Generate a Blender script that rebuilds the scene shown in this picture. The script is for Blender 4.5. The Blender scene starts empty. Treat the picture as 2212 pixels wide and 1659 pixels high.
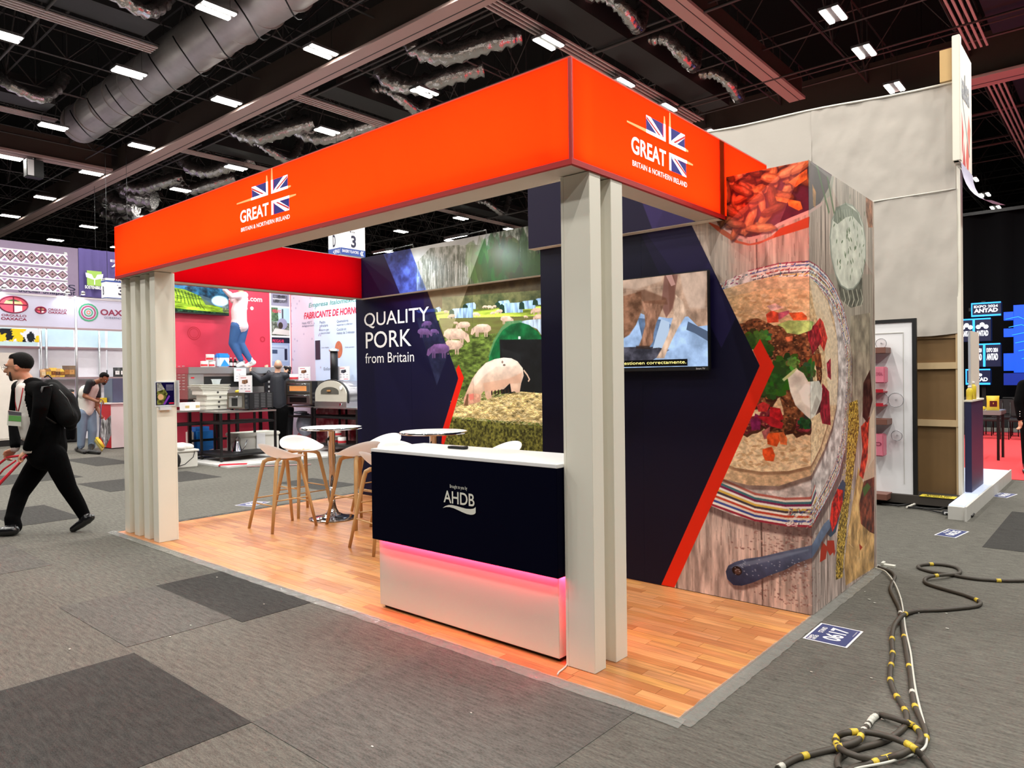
import bpy, bmesh, math, random
import numpy as np
from mathutils import Vector, Matrix
random.seed(7)
C = bpy.context.scene.collection
SC = bpy.context.scene
# ---------------------------------------------------------------- camera
CAMP = Vector((1.59144, -2.99075, 1.6)); FPX = 1546.12
RX = Vector((0.75612242, 0.65429713, -0.01319634))
RY = Vector((0.00385288, 0.0157136, 0.99986911))
RF = Vector((-0.65441885, 0.7560743, -0.00936048))
cam_d = bpy.data.cameras.new('camera'); cam = bpy.data.objects.new('camera', cam_d); C.objects.link(cam)
cam.matrix_world = Matrix(((RX.x, RY.x, -RF.x, CAMP.x), (RX.y, RY.y, -RF.y, CAMP.y), (RX.z, RY.z, -RF.z, CAMP.z), (0, 0, 0, 1)))
cam_d.sensor_width = 36; cam_d.lens = 36 * FPX / 2212; cam_d.clip_start = 0.05; cam_d.clip_end = 200
SC.camera = cam
# ---------------------------------------------------------------- world, exposure
wd = bpy.data.worlds.new('hall'); SC.world = wd; wd.use_nodes = True
wd.node_tree.nodes['Background'].inputs[0].default_value = (1.0, 0.93, 0.9, 1)
wd.node_tree.nodes['Background'].inputs[1].default_value = 0.10
vs = SC.view_settings
vs.view_transform = 'Standard'; vs.look = 'None'; vs.gamma = 1; vs.use_curve_mapping = False
vs.exposure = 0.0
LAMP_W = 98.0
# lamps of the hall: a regular grid of twin LED bars hung 8 m up
GX = [-34.6, -30.6, -26.6, -22.3, -18.65, -14.0, -10.3, -6.8, -2.4, 1.9, 6.0]
GY = [-6.2, -3.6, -1.2, 0.9, 3.1, 5.2, 7.9, 10.5, 12.45, 14.85, 17.4, 20.4, 23.0, 25.2, 27.9, 30.6, 32.9, 35.6]
def lin(c): return tuple((v / 255 / 12.92) if v / 255 <= 0.04045 else ((v / 255 + 0.055) / 1.055) ** 2.4 for v in c)
def area(name, loc, size, power, color=(1, 1, 1), rot=(0, 0, 0), sy=None, spread=math.pi):
    l = bpy.data.lights.new(name, 'AREA'); l.energy = power; l.color = color
    l.shape = 'RECTANGLE'; l.size = size; l.size_y = sy or size; l.spread = spread
    o = bpy.data.objects.new(name, l); o.location = loc; o.rotation_euler = rot; C.objects.link(o); return o
def aim(o, tgt):
    o.rotation_euler = (Vector(tgt) - Vector(o.location)).to_track_quat('-Z', 'Y').to_euler()
for gx in GX:
    for gy in GY:
        if gx < -27 or gy > 21: continue
        area('hall_lamp', (gx + .105, gy, 7.957), 0.085, LAMP_W, (1.0, 0.965, 0.90), sy=.56)   # the lit face of one LED bar
# the two flood lamps over the pig mural and the neighbours' display spots
def spot(name, loc, tgt, power, color=(1, 1, 1), ang=90, rad=0.05, blend=0.6):
    l = bpy.data.lights.new(name, 'SPOT'); l.energy = power; l.color = color; l.spot_size = math.radians(ang); l.spot_blend = blend; l.shadow_soft_size = rad
    o = bpy.data.objects.new(name, l); o.location = loc; C.objects.link(o); aim(o, tgt); return o
for x in (-5.25, -4.0):
    spot('mural_flood', (x, 2.60, 3.12), (x + 0.1, 3.05, 2.7), 48, (0.78, 0.92, 1.0), 120, .06, .9)
    spot('table_flood', (x, 2.52, 3.10), (x + 0.2, 1.7, 0.6), 60, (0.92, 0.97, 1.0), 110, .08, .8)
# ---------------------------------------------------------------- helpers
def px_ray(px, py): return RX * ((px - 1106) / FPX) + RY * (-(py - 829.5) / FPX) + RF
def PL(ax, val, px, py):
    d = px_ray(px, py); i = 'xyz'.index(ax); return CAMP + d * ((val - CAMP[i]) / d[i])
def DP(px, py, D): return CAMP + px_ray(px, py) * D

MATS = {}
def mat(name, col, rough=0.6, metal=0.0, noise=0.06, scale=8.0, bump=0.0, bscale=60.0, emit=None, estr=0.0, spec=0.5, alpha=None, trans=0.0, coat=0.0, stretch=None):
    if name in MATS: return MATS[name]
    m = bpy.data.materials.new(name); m.use_nodes = True; nt = m.node_tree; b = nt.nodes['Principled BSDF']
    c = lin(col) if max(col) > 1.001 else tuple(col)
    tc = nt.nodes.new('ShaderNodeTexCoord'); src = tc.outputs['Object']
    if stretch:
        mp = nt.nodes.new('ShaderNodeMapping'); mp.inputs['Scale'].default_value = stretch; nt.links.new(src, mp.inputs[0]); src = mp.outputs[0]
    n = nt.nodes.new('ShaderNodeTexNoise'); n.inputs['Scale'].default_value = scale; n.inputs['Detail'].default_value = 4
    nt.links.new(src, n.inputs['Vector'])
    mr = nt.nodes.new('ShaderNodeMapRange'); mr.inputs['To Min'].default_value = 1 - noise; mr.inputs['To Max'].default_value = 1 + noise
    nt.links.new(n.outputs['Fac'], mr.inputs['Value'])
    mx = nt.nodes.new('ShaderNodeVectorMath'); mx.operation = 'SCALE'; mx.inputs[0].default_value = c
    nt.links.new(mr.outputs[0], mx.inputs['Scale']); nt.links.new(mx.outputs[0], b.inputs['Base Color'])
    b.inputs['Roughness'].default_value = rough; b.inputs['Metallic'].default_value = metal
    b.inputs['Specular IOR Level'].default_value = spec
    if coat: b.inputs['Coat Weight'].default_value = coat
    if trans: b.inputs['Transmission Weight'].default_value = trans
    if alpha is not None: b.inputs['Alpha'].default_value = alpha
    if emit is not None:
        b.inputs['Emission Color'].default_value = (*(lin(emit) if max(emit) > 1.001 else emit), 1); b.inputs['Emission Strength'].default_value = estr
    if bump:
        n2 = nt.nodes.new('ShaderNodeTexNoise'); n2.inputs['Scale'].default_value = bscale; n2.inputs['Detail'].default_value = 3
        nt.links.new(src, n2.inputs['Vector'])
        bp = nt.nodes.new('ShaderNodeBump'); bp.inputs['Strength'].default_value = bump; bp.inputs['Distance'].default_value = 0.02
        nt.links.new(n2.outputs['Fac'], bp.inputs['Height']); nt.links.new(bp.outputs[0], b.inputs['Normal'])
    MATS[name] = m; return m

def obj(name, me, m=None, parent=None):
    """link ONE mesh object; me is a bmesh or a mesh"""
    if isinstance(me, bmesh.types.BMesh):
        bm = me; me = bpy.data.meshes.new(name); bm.to_mesh(me); bm.free()
    if m is not None:
        for mm in (m if isinstance(m, (list, tuple)) else [m]): me.materials.append(mm)
    o = bpy.data.objects.new(name, me); C.objects.link(o)
    if parent is not None: put(o, parent)
    return o
def put(o, parent):
    o.parent = parent; o.matrix_parent_inverse = parent_world(parent).inverted()
def parent_world(p):
    m = p.matrix_basis.copy()
    if p.parent is not None: m = parent_world(p.parent) @ p.matrix_parent_inverse @ m
    return m
def tag(o, label=None, cat=None, group=None, kind=None):
    if label: o['label'] = label
    if cat: o['category'] = cat
    if group: o['group'] = group
    if kind: o['kind'] = kind
    return o
def thing(name, loc, label, cat, group=None, rz=0.0):
    o = bpy.data.objects.new(name, None); o.empty_display_size = 0.1; C.objects.link(o)
    o.location = loc; o.rotation_euler = (0, 0, rz); return tag(o, label, cat, group)
def struct(name, me, m): return tag(obj(name, me, m), kind='structure')
def kids(o): return [c for c in bpy.data.objects if c.parent == o]
def tree(o): return (o, [tree(c) for c in kids(o)])
def dup(t, loc, rz, label, group=None, sc=None):
    """copy of a thing with copies of its parts (t comes from tree())"""
    r = t[0].copy(); C.objects.link(r); r.location = loc; r.rotation_euler = (0, 0, rz)
    if sc: r.scale = sc
    if label: r['label'] = label
    if group: r['group'] = group
    def rec(src, par):
        for s in src[1]:
            c = s[0].copy(); C.objects.link(c); c.parent = par; rec(s, c)
    rec(t, r); return r

def BM(): return bmesh.new()
def box(bm, x0, x1, y0, y1, z0, z1, mi=0, M=None):
    v = [bm.verts.new((x, y, z)) for z in (z0, z1) for y in (y0, y1) for x in (x0, x1)]
    if M is not None:
        for w in v: w.co = M @ w.co
    fs = []
    for f in ((0, 2, 3, 1), (4, 5, 7, 6), (0, 1, 5, 4), (2, 6, 7, 3), (0, 4, 6, 2), (1, 3, 7, 5)):
        g = bm.faces.new([v[i] for i in f]); g.material_index = mi; fs.append(g)
    return fs
def bx(x0, x1, y0, y1, z0, z1, bev=0.0, M=None):
    bm = BM(); box(bm, min(x0, x1), max(x0, x1), min(y0, y1), max(y0, y1), min(z0, z1), max(z0, z1), M=M)
    if bev: bmesh.ops.bevel(bm, geom=bm.edges[:], offset=bev, segments=2, affect='EDGES', clamp_overlap=True)
    return bm
def frame_of(t):
    t = t.normalized(); a = Vector((0, 0, 1)) if abs(t.z) < 0.9 else Vector((1, 0, 0))
    n = t.cross(a).normalized(); return n, t.cross(n).normalized()
def tube(bm, pts, r, n=8, cap=True, mi=0, flat=1.0, smooth=True):
    pts = [Vector(p) for p in pts]; rs = r if isinstance(r, (list, tuple)) else [r] * len(pts); rings = []
    pn = None
    for i, p in enumerate(pts):
        t = (pts[min(i + 1, len(pts) - 1)] - pts[max(i - 1, 0)])
        if t.length < 1e-9: t = Vector((0, 0, 1))
        t.normalize()
        if pn is None: pn, b = frame_of(t)
        else:
            pn = (pn - t * pn.dot(t))
            if pn.length < 1e-6: pn, b = frame_of(t)
            pn.normalize()
        b = t.cross(pn).normalized()
        rings.append([bm.verts.new(p + (pn * math.cos(2 * math.pi * k / n) + b * math.sin(2 * math.pi * k / n) * flat) * rs[i]) for k in range(n)])
    for a, c in zip(rings, rings[1:]):
        for k in range(n):
            f = bm.faces.new((a[k], a[(k + 1) % n], c[(k + 1) % n], c[k])); f.smooth = smooth; f.material_index = mi
    if cap:
        for ring, rev in ((rings[0], True), (rings[-1], False)):
            f = bm.faces.new(list(reversed(ring)) if rev else ring); f.material_index = mi
    return bm
def lathe(bm, prof, cx=0, cy=0, cz=0, n=24, mi=0, smooth=True):
    rings = []
    for r, z in prof:
        rings.append([bm.verts.new((cx + r * math.cos(2 * math.pi * k / n), cy + r * math.sin(2 * math.pi * k / n), cz + z)) for k in range(n)] if r > 1e-6 else [bm.verts.new((cx, cy, cz + z))])
    for a, b in zip(rings, rings[1:]):
        for k in range(n):
            if len(a) == 1 and len(b) == 1: continue
            if len(a) == 1: vs_ = (a[0], b[(k + 1) % n], b[k])
            elif len(b) == 1: vs_ = (a[k], a[(k + 1) % n], b[0])
            else: vs_ = (a[k], a[(k + 1) % n], b[(k + 1) % n], b[k])
            f = bm.faces.new(vs_); f.smooth = smooth; f.material_index = mi
    bmesh.ops.recalc_face_normals(bm, faces=bm.faces[:]); return bm
def ball(bm, c, r, mi=0, nu=14, nv=9, M=None):
    rx, ry, rz = r if isinstance(r, (list, tuple)) else (r, r, r)
    rings = []
    for j in range(nv + 1):
        th = math.pi * j / nv
        if j in (0, nv): rings.append([bm.verts.new((0, 0, rz * math.cos(th)))])
        else: rings.append([bm.verts.new((rx * math.sin(th) * math.cos(2 * math.pi * k / nu), ry * math.sin(th) * math.sin(2 * math.pi * k / nu), rz * math.cos(th))) for k in range(nu)])
    for ring in rings:
        for v in ring:
            if M is not None: v.co = M @ v.co
            v.co += Vector(c)
    for a, b in zip(rings, rings[1:]):
        for k in range(nu):
            if len(a) == 1: q = (a[0], b[k], b[(k + 1) % nu])
            elif len(b) == 1: q = (a[k], b[0], a[(k + 1) % nu])
            else: q = (a[k], b[k], b[(k + 1) % nu], a[(k + 1) % nu])
            f = bm.faces.new(q); f.smooth = True; f.material_index = mi
    return bm
class Plane:
    """local drawing plane: o + u*U + v*V, n = towards the viewer"""
    def __init__(s, o, U, V):
        s.o = Vector(o); s.U = Vector(U).normalized(); s.V = Vector(V).normalized(); s.n = s.U.cross(s.V)
        # make n point to the side of the photographer's aisle
        if s.n.dot(CAMP - s.o) < 0: s.n = -s.n
    def p(s, u, v, off=0.0): return s.o + s.U * u + s.V * v + s.n * off
    def px(s, x, y):
        d = px_ray(x, y); t = (s.o - CAMP).dot(s.n) / d.dot(s.n); q = CAMP + d * t - s.o
        return (q.dot(s.U), q.dot(s.V))
def flat(bm, P, pts, off=0.003, mi=0, th=0.0):
    vsx = [bm.verts.new(P.p(u, v, off)) for u, v in pts]
    f = bm.faces.new(vsx); f.normal_update()
    if f.normal.dot(P.n) < 0: f.normal_flip()
    f.material_index = mi
    return f
def text_mesh(name, s, P, u0, u1, v0, v1, m, parent=None, off=0.004, bold=0.0, keep=False, mirror=False, shear=0.0, space=1.0, rot180=False):
    """lettering as flat mesh filling the box u0..u1 x v0..v1 of plane P"""
    cu = bpy.data.curves.new(name, 'FONT'); cu.body = s; cu.size = 1; cu.offset = bold; cu.resolution_u = 4; cu.shear = shear; cu.space_character = space
    o = bpy.data.objects.new(name, cu); C.objects.link(o)
    dg = bpy.context.evaluated_depsgraph_get(); me = bpy.data.meshes.new_from_object(o.evaluated_get(dg))
    bpy.data.objects.remove(o); bpy.data.curves.remove(cu)
    n = len(me.vertices); co = np.empty(n * 3); me.vertices.foreach_get('co', co); co = co.reshape(-1, 3)
    mn = co.min(0); mx = co.max(0)
    su = (u1 - u0) / max(mx[0] - mn[0], 1e-6); sv = (v1 - v0) / max(mx[1] - mn[1], 1e-6)
    if keep: su = sv = min(su, sv)
    uu = (co[:, 0] - mn[0]) * su; vv = (co[:, 1] - mn[1]) * sv
    if rot180: uu = (u1 - u0) - uu; vv = (v1 - v0) - vv
    out = np.array([P.p(u0 + a, v0 + b, off)[:] for a, b in zip(uu, vv)])
    me.vertices.foreach_set('co', out.ravel()); me.update()
    if me.polygons and Vector(me.polygons[0].normal).dot(P.n) < 0: me.flip_normals()
    me.materials.clear(); me.materials.append(m)
    oo = bpy.data.objects.new(name, me); C.objects.link(oo)
    if parent is not None: put(oo, parent)
    return oo

# ---------------------------------------------------------------- a small painter for the printed pictures
def upsample(a, h, w):
    ys = np.linspace(0, a.shape[0] - 1.001, h); xs = np.linspace(0, a.shape[1] - 1.001, w)
    y0 = ys.astype(int); x0 = xs.astype(int); fy = ys - y0; fx = xs - x0
    fy = (fy * fy * (3 - 2 * fy))[:, None]; fx = (fx * fx * (3 - 2 * fx))[None]
    A = a[y0][:, x0]; B = a[y0][:, x0 + 1]; D = a[y0 + 1][:, x0]; E = a[y0 + 1][:, x0 + 1]
    return (A * (1 - fx) + B * fx) * (1 - fy) + (D * (1 - fx) + E * fx) * fy
def fbm(h, w, cy, cx, seed, octv=5):
    rs = np.random.RandomState(seed); out = np.zeros((h, w)); amp = 1; tot = 0
    for k in range(octv):
        gy, gx = min(int(cy * 2 ** k) + 2, h), min(int(cx * 2 ** k) + 2, w)
        out += amp * upsample(rs.rand(max(gy, 2), max(gx, 2)), h, w); tot += amp; amp *= 0.55
    return np.clip((out / tot - 0.5) * 1.9 + 0.5, 0, 1)
class Canvas:
    def __init__(s, P, u0, u1, v0, v1, ppm, base):
        s.P = P; s.u0, s.u1, s.v0, s.v1, s.ppm = u0, u1, v0, v1, ppm
        s.w = int((u1 - u0) * ppm); s.h = int((v1 - v0) * ppm)
        s.a = np.ones((s.h, s.w, 3), np.float32) * (np.array(base, np.float32) / 255)
    def X(s, pts):      # plane metres -> pixels (row 0 = bottom)
        return [((u - s.u0) * s.ppm, (v - s.v0) * s.ppm) for u, v in pts]
    def mask(s, pts):
        q = s.X(pts); xs = [a for a, b in q]; ys = [b for a, b in q]
        x0, x1 = max(int(min(xs)) - 1, 0), min(int(max(xs)) + 2, s.w); y0, y1 = max(int(min(ys)) - 1, 0), min(int(max(ys)) + 2, s.h)
        if x1 <= x0 or y1 <= y0: return None
        acc = np.zeros((y1 - y0, x1 - x0), np.float32)
        for ox, oy in ((.25, .25), (.75, .25), (.25, .75), (.75, .75)):
            X_, Y_ = np.meshgrid(np.arange(x0, x1) + ox, np.arange(y0, y1) + oy); ins = np.zeros(X_.shape, bool)
            for (ax, ay), (bx_, by) in zip(q, q[1:] + q[:1]):
                if abs(by - ay) < 1e-9: continue
                ins ^= ((ay > Y_) != (by > Y_)) & (X_ < (bx_ - ax) * (Y_ - ay) / (by - ay) + ax)
            acc += ins
        return x0, x1, y0, y1, acc / 4
    def poly(s, pts, col, al=1.0, tex=None, soft=0, shade=None):
        """tex = (seed, cellsize_m, amount[, col2]); shade = (colour top, colour bottom)"""
        r = s.mask(pts)
        if r is None: return
        x0, x1, y0, y1, m = r
        if soft:
            for _ in range(soft):
                m = (m + np.roll(m, 1, 0) + np.roll(m, -1, 0) + np.roll(m, 1, 1) + np.roll(m, -1, 1)) / 5
        c = np.ones((y1 - y0, x1 - x0, 3), np.float32) * np.array(col, np.float32) / 255
        if shade:
            t = np.linspace(0, 1, y1 - y0)[:, None, None]; c = (np.array(shade[1], np.float32) * (1 - t) + np.array(shade[0], np.float32) * t) / 255 * np.ones_like(c)
        if tex:
            hh, ww = y1 - y0, x1 - x0; cs = tex[1] if isinstance(tex[1], tuple) else (tex[1], tex[1])
            f = fbm(hh, ww, hh / (cs[1] * s.ppm), ww / (cs[0] * s.ppm), tex[0])[..., None]
            if len(tex) > 3: g = np.clip((f - 0.5) * tex[2] + 0.5, 0, 1); c = c * (1 - g) + np.array(tex[3], np.float32) / 255 * g
            else: c = c * (1 + (f - 0.5) * 2 * tex[2])
        m = (m * al)[..., None]; s.a[y0:y1, x0:x1] = s.a[y0:y1, x0:x1] * (1 - m) + c * m
    def ell(s, cu, cv, ru, rv, col, rot=0.0, n=40, jit=0.0, seed=0, **k):
        rs = random.Random(seed); ca, sa = math.cos(rot), math.sin(rot); pts = []
        for i in range(n):
            t = 2 * math.pi * i / n; j = 1 + (rs.random() - .5) * 2 * jit; a, b = ru * j * math.cos(t), rv * j * math.sin(t)
            pts.append((cu + a * ca - b * sa, cv + a * sa + b * ca))
        s.poly(pts, col, **k)
    def line(s, pts, wd, col, al=1.0, **k):
        for (a, b), (c, d) in zip(pts, pts[1:]):
            L = math.hypot(c - a, d - b) + 1e-9; nx, ny = -(d - b) / L * wd / 2, (c - a) / L * wd / 2; ex, ey = (c - a) / L * wd * .2, (d - b) / L * wd * .2
            s.poly([(a - ex + nx, b - ey + ny), (c + ex + nx, d + ey + ny), (c + ex - nx, d + ey - ny), (a - ex - nx, b - ey - ny)], col, al, **k)
    def px(s, pts): return [s.P.px(x, y) for x, y in pts]
    def material(s, name, rough=0.45, emit=0.0, gain=1.0, con=1.14):
        im = bpy.data.images.new(name, s.w, s.h, alpha=False)
        buf = np.ones((s.h, s.w, 4), np.float32); buf[..., :3] = np.clip((s.a * gain - .46) * con + .44, 0, 1); im.pixels.foreach_set(buf.ravel()); im.update(); im.pack()
        m = bpy.data.materials.new(name); m.use_nodes = True; nt = m.node_tree; b = nt.nodes['Principled BSDF']
        t = nt.nodes.new('ShaderNodeTexImage'); t.image = im; t.extension = 'EXTEND'
        nt.links.new(t.outputs[0], b.inputs['Base Color']); b.inputs['Roughness'].default_value = rough; b.inputs['Specular IOR Level'].default_value = .25
        if emit:
            nt.links.new(t.outputs[0], b.inputs['Emission Color']); b.inputs['Emission Strength'].default_value = emit
            if emit > .5: b.inputs['Base Color'].default_value = (0, 0, 0, 1); nt.links.remove(b.inputs['Base Color'].links[0])
        s.mat = m; return m
    def uvof(s, u, v): return ((u - s.u0) / (s.u1 - s.u0), (v - s.v0) / (s.v1 - s.v0))
def print_panel(name, cv, P, u0, u1, v0, v1, parent=None, off=0.002, th=0.002, edge=None, du=0.0):
    """thin printed sheet on plane P showing the part u0..u1 x v0..v1 of the canvas"""
    bm = BM(); uvl = bm.loops.layers.uv.new('UVMap')
    a = [bm.verts.new(P.p(u, v, off)) for u, v in ((u0, v0), (u1, v0), (u1, v1), (u0, v1))]
    f = bm.faces.new(a); f.normal_update(); flip = f.normal.dot(P.n) < 0
    uvs = dict(zip(a, [cv.uvof(u + du, v) for u, v in ((u0, v0), (u1, v0), (u1, v1), (u0, v1))]))
    for l in f.loops: l[uvl].uv = uvs[l.vert]
    if flip: f.normal_flip()
    b = [bm.verts.new(P.p(u, v, off - th)) for u, v in ((u0, v0), (u1, v0), (u1, v1), (u0, v1))]
    for i in range(4):
        g = bm.faces.new((a[i], a[(i + 1) % 4], b[(i + 1) % 4], b[i])); g.material_index = 1
    return obj(name, bm, [cv.mat, edge or M_WHITE], parent)
# ---------------------------------------------------------------- common materials
M_WHITE = mat('white_paint', (232, 227, 212), .55, noise=.03, scale=3, bump=.05, bscale=200)
M_FIN = mat('column_white', (238, 234, 220), .5, noise=.03, scale=2)
M_NAVY = mat('navy_print', (20, 18, 50), .5, spec=.25, noise=.08, scale=5)
M_NAVYC = mat('counter_navy', (2, 3, 22), .7, spec=.04, noise=.05, scale=4)
M_BLACK = mat('black_metal', (22, 22, 24), .4, metal=.3)
M_RUB = mat('black_plastic', (14, 14, 15), .5)
M_CHROME = mat('chrome', (188, 190, 196), .09, metal=1, noise=.02)
M_STEEL = mat('brushed_steel', (190, 190, 188), .3, metal=.9, noise=.07, scale=14, stretch=(1, 1, 12))
M_ALU = mat('aluminium', (175, 176, 180), .35, metal=.8)
M_LED = mat('led_tube', (255, 255, 255), emit=(1.0, .97, .86), estr=14)
M_OAK = mat('oak_veneer', (198, 158, 106), .45, noise=.13, scale=6, stretch=(6, 6, .8))
M_SHELL = None
M_TRUSS = mat('truss_dark', (84, 80, 80), .5, metal=.2, noise=.2)
M_PAPER = mat('white_paper', (236, 236, 238), .6, noise=.02)
M_TXTW = mat('white_lettering', (240, 240, 240), .5, noise=.01)
M_INK = mat('dark_ink', (24, 28, 60), .6, noise=.02)
M_SOFFIT = mat('grey_soffit', (196, 188, 174), .6, noise=.04)

# ---------------------------------------------------------------- hall shell
def carpet(name, col, dk=0.0):
    m = bpy.data.materials.new(name); m.use_nodes = True; nt = m.node_tree; b = nt.nodes['Principled BSDF']; L = nt.links
    tc = nt.nodes.new('ShaderNodeTexCoord')
    mp = nt.nodes.new('ShaderNodeMapping'); mp.inputs['Scale'].default_value = (60, 240, 1); L.new(tc.outputs['Object'], mp.inputs[0])
    n1 = nt.nodes.new('ShaderNodeTexNoise'); n1.inputs['Scale'].default_value = 1; n1.inputs['Detail'].default_value = 2; L.new(mp.outputs[0], n1.inputs['Vector'])
    mp2 = nt.nodes.new('ShaderNodeMapping'); mp2.inputs['Scale'].default_value = (9, 60, 1); L.new(tc.outputs['Object'], mp2.inputs[0])
    n2 = nt.nodes.new('ShaderNodeTexNoise'); n2.inputs['Scale'].default_value = 1; n2.inputs['Detail'].default_value = 5; L.new(mp2.outputs[0], n2.inputs['Vector'])
    ad = nt.nodes.new('ShaderNodeMath'); ad.operation = 'ADD'; L.new(n1.outputs[0], ad.inputs[0]); L.new(n2.outputs[0], ad.inputs[1])
    r = nt.nodes.new('ShaderNodeMapRange'); r.inputs['From Min'].default_value = .6; r.inputs['From Max'].default_value = 1.4; r.inputs['To Min'].default_value = .45; r.inputs['To Max'].default_value = 1.55; L.new(ad.outputs[0], r.inputs[0])
    s = nt.nodes.new('ShaderNodeVectorMath'); s.operation = 'SCALE'; s.inputs[0].default_value = lin(col); L.new(r.outputs[0], s.inputs['Scale']); L.new(s.outputs[0], b.inputs['Base Color'])
    b.inputs['Roughness'].default_value = .95; b.inputs['Specular IOR Level'].default_value = .15
    bp = nt.nodes.new('ShaderNodeBump'); bp.inputs['Strength'].default_value = .5; bp.inputs['Distance'].default_value = .004; L.new(n1.outputs[0], bp.inputs['Height']); L.new(bp.outputs[0], b.inputs['Normal'])
    return m
M_CARP = carpet('grey_carpet', (98, 96, 90)); M_CARPD = carpet('dark_carpet', (62, 61, 59)); M_CARPM = carpet('mid_carpet', (92, 90, 86))
floor = struct('floor', bx(-45, 22, -14, 48, -.1, 0), M_CARP)
T = 1.335
def tile(x0, x1, y0, y1, m=M_CARPD):
    o = obj('carpet_tile_or_shade', bx(x0, x1, y0, y1, 0.0, .0025), m, floor); return o
for t in ((-2.87, -1.53, -2.6, -1.28), (-4.2, -2.87, -.6, .04), (-9.25, -7.85, -.58, .08), (-15.3, -13.4, 2.15, 2.85), (-11.05, -9.7, 1.05, 1.78), (-11.2, -9.9, 2.15, 2.85),
          (-13.3, -11.9, .2, 1.42), (.56, 1.9, 4.7, 6.85), (-8.5, -7.3, 3.02, 3.68), (-6.72, -6.6, .3, 3.4)): tile(*t)  # last strip is no tile: carpet shade and dark tape edge put into colour
for t in ((-4.2, -3.0, -1.27, -.6), (-6.9, -5.6, -1.9, -.9), (-1.53, -.2, -1.28, 0.0), (-10.6, -9.3, -2.0, -1.3)): tile(*t, m=M_CARPM)
M_DARKW = mat('hall_wall_dark', (16, 16, 18), .9)
struct('wall_back', bx(-45, 22, 47.8, 48, 0, 12), M_DARKW); struct('wall_left', bx(-45, -44.8, -14, 48, 0, 12), M_DARKW)
struct('wall_right', bx(21.8, 22, -14, 48, 0, 12), M_DARKW); struct('wall_front', bx(-45, 22, -14, -13.8, 0, 12), M_DARKW)
struct('ceiling', bx(-45, 22, -14, 48, 12, 12.2), mat('ceiling_black', (7, 7, 8), .95))

# ---------------------------------------------------------------- British stand: flooring
W0 = -6.60; D0 = 3.42
def wood(i, col):
    m = bpy.data.materials.new(f'laminate_{i}'); m.use_nodes = True; nt = m.node_tree; b = nt.nodes['Principled BSDF']; L = nt.links
    tc = nt.nodes.new('ShaderNodeTexCoord'); mp = nt.nodes.new('ShaderNodeMapping'); mp.inputs['Scale'].default_value = (1.6, 22, 1); mp.inputs['Location'].default_value = (i * 3.1, i * 7.7, 0)
    L.new(tc.outputs['Object'], mp.inputs[0]); n = nt.nodes.new('ShaderNodeTexNoise'); n.inputs['Scale'].default_value = 2; n.inputs['Detail'].default_value = 6; n.inputs['Distortion'].default_value = .6; L.new(mp.outputs[0], n.inputs['Vector'])
    r = nt.nodes.new('ShaderNodeMapRange'); r.inputs['From Min'].default_value = .3; r.inputs['From Max'].default_value = .7; r.inputs['To Min'].default_value = .72; r.inputs['To Max'].default_value = 1.22; L.new(n.outputs[0], r.inputs[0])
    s = nt.nodes.new('ShaderNodeVectorMath'); s.operation = 'SCALE'; s.inputs[0].default_value = lin(col); L.new(r.outputs[0], s.inputs['Scale']); L.new(s.outputs[0], b.inputs['Base Color'])
    b.inputs['Roughness'].default_value = .3; b.inputs['Specular IOR Level'].default_value = .5; return m
WOODS = [wood(i, c) for i, c in enumerate([(202, 140, 88), (190, 126, 76), (208, 148, 96), (182, 116, 70), (198, 136, 90), (204, 144, 84)])]
plat = thing('stand_flooring', (W0 / 2, D0 / 2, 0), 'honey coloured wood strip flooring of the orange and white stand, edged with clear tape', 'flooring')
obj('underlay', bx(W0, 0, 0, D0, .001, .004), mat('underlay', (120, 74, 40), .7), plat)
rs = random.Random(3); strips = []
y = .004; pw = .0785
while y < D0 - .01:
    x = -.004 - rs.random() * .45
    xs = [-.004] + ([x] if x < -.08 else [])
    while xs[-1] > W0 + .1:
        nx = xs[-1] - (.32 + rs.random() * .42)
        if nx < W0 + .15: nx = W0 + .004
        xs.append(nx)
    for a, b in zip(xs, xs[1:]): strips.append((b + .001, a - .001, y + .0009, min(y + pw, D0) - .0009))
    y += pw
cxy = np.array(CAMP[:2])
strips.sort(key=lambda s: (s[0] + s[1]) ** 2 * 0 + (max((s[0] + s[1]) / 2 - cxy[0], -99) ** 2 + ((s[2] + s[3]) / 2 - cxy[1]) ** 2) / (s[1] - s[0]))
rest = BM()
for i, s in enumerate(strips):
    if s[0] < -1.4 and s[2] > 1.9 and False: continue
    mi = rs.randrange(6)
    if i < 300: obj('floor_strip', bx(s[0], s[1], s[2], s[3], .004, .0075), WOODS[mi], plat)
    else: box(rest, s[0], s[1], s[2], s[3], .004, .0075, mi)
o = obj('floor_strips', rest, WOODS, plat); o['kind'] = 'stuff'
# clear tape round the edge: crumpled film
def tapemesh(p0, p1, wd, seed, n=90):
    bm = BM(); r = random.Random(seed); p0 = Vector(p0); p1 = Vector(p1); d = (p1 - p0).normalized(); nn = Vector((-d.y, d.x, 0)); rows = []
    for i in range(n + 1):
        p = p0.lerp(p1, i / n); rows.append([bm.verts.new(p + nn * (wd * (k / 4 - .5) + r.uniform(-.004, .004)) + Vector((0, 0, .0085 if k > 2 else (.006 if k == 2 else .003))) + Vector((0, 0, r.uniform(0, .005)))) for k in range(5)])
    for a, b in zip(rows, rows[1:]):
        for k in range(4): f = bm.faces.new((a[k], a[k + 1], b[k + 1], b[k])); f.smooth = True
    bmesh.ops.recalc_face_normals(bm, faces=bm.faces[:]); return bm
M_TAPE = mat('clear_tape', (176, 178, 172), .14, alpha=.42, noise=.15, scale=20, spec=.9, bump=.8, bscale=14)
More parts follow.
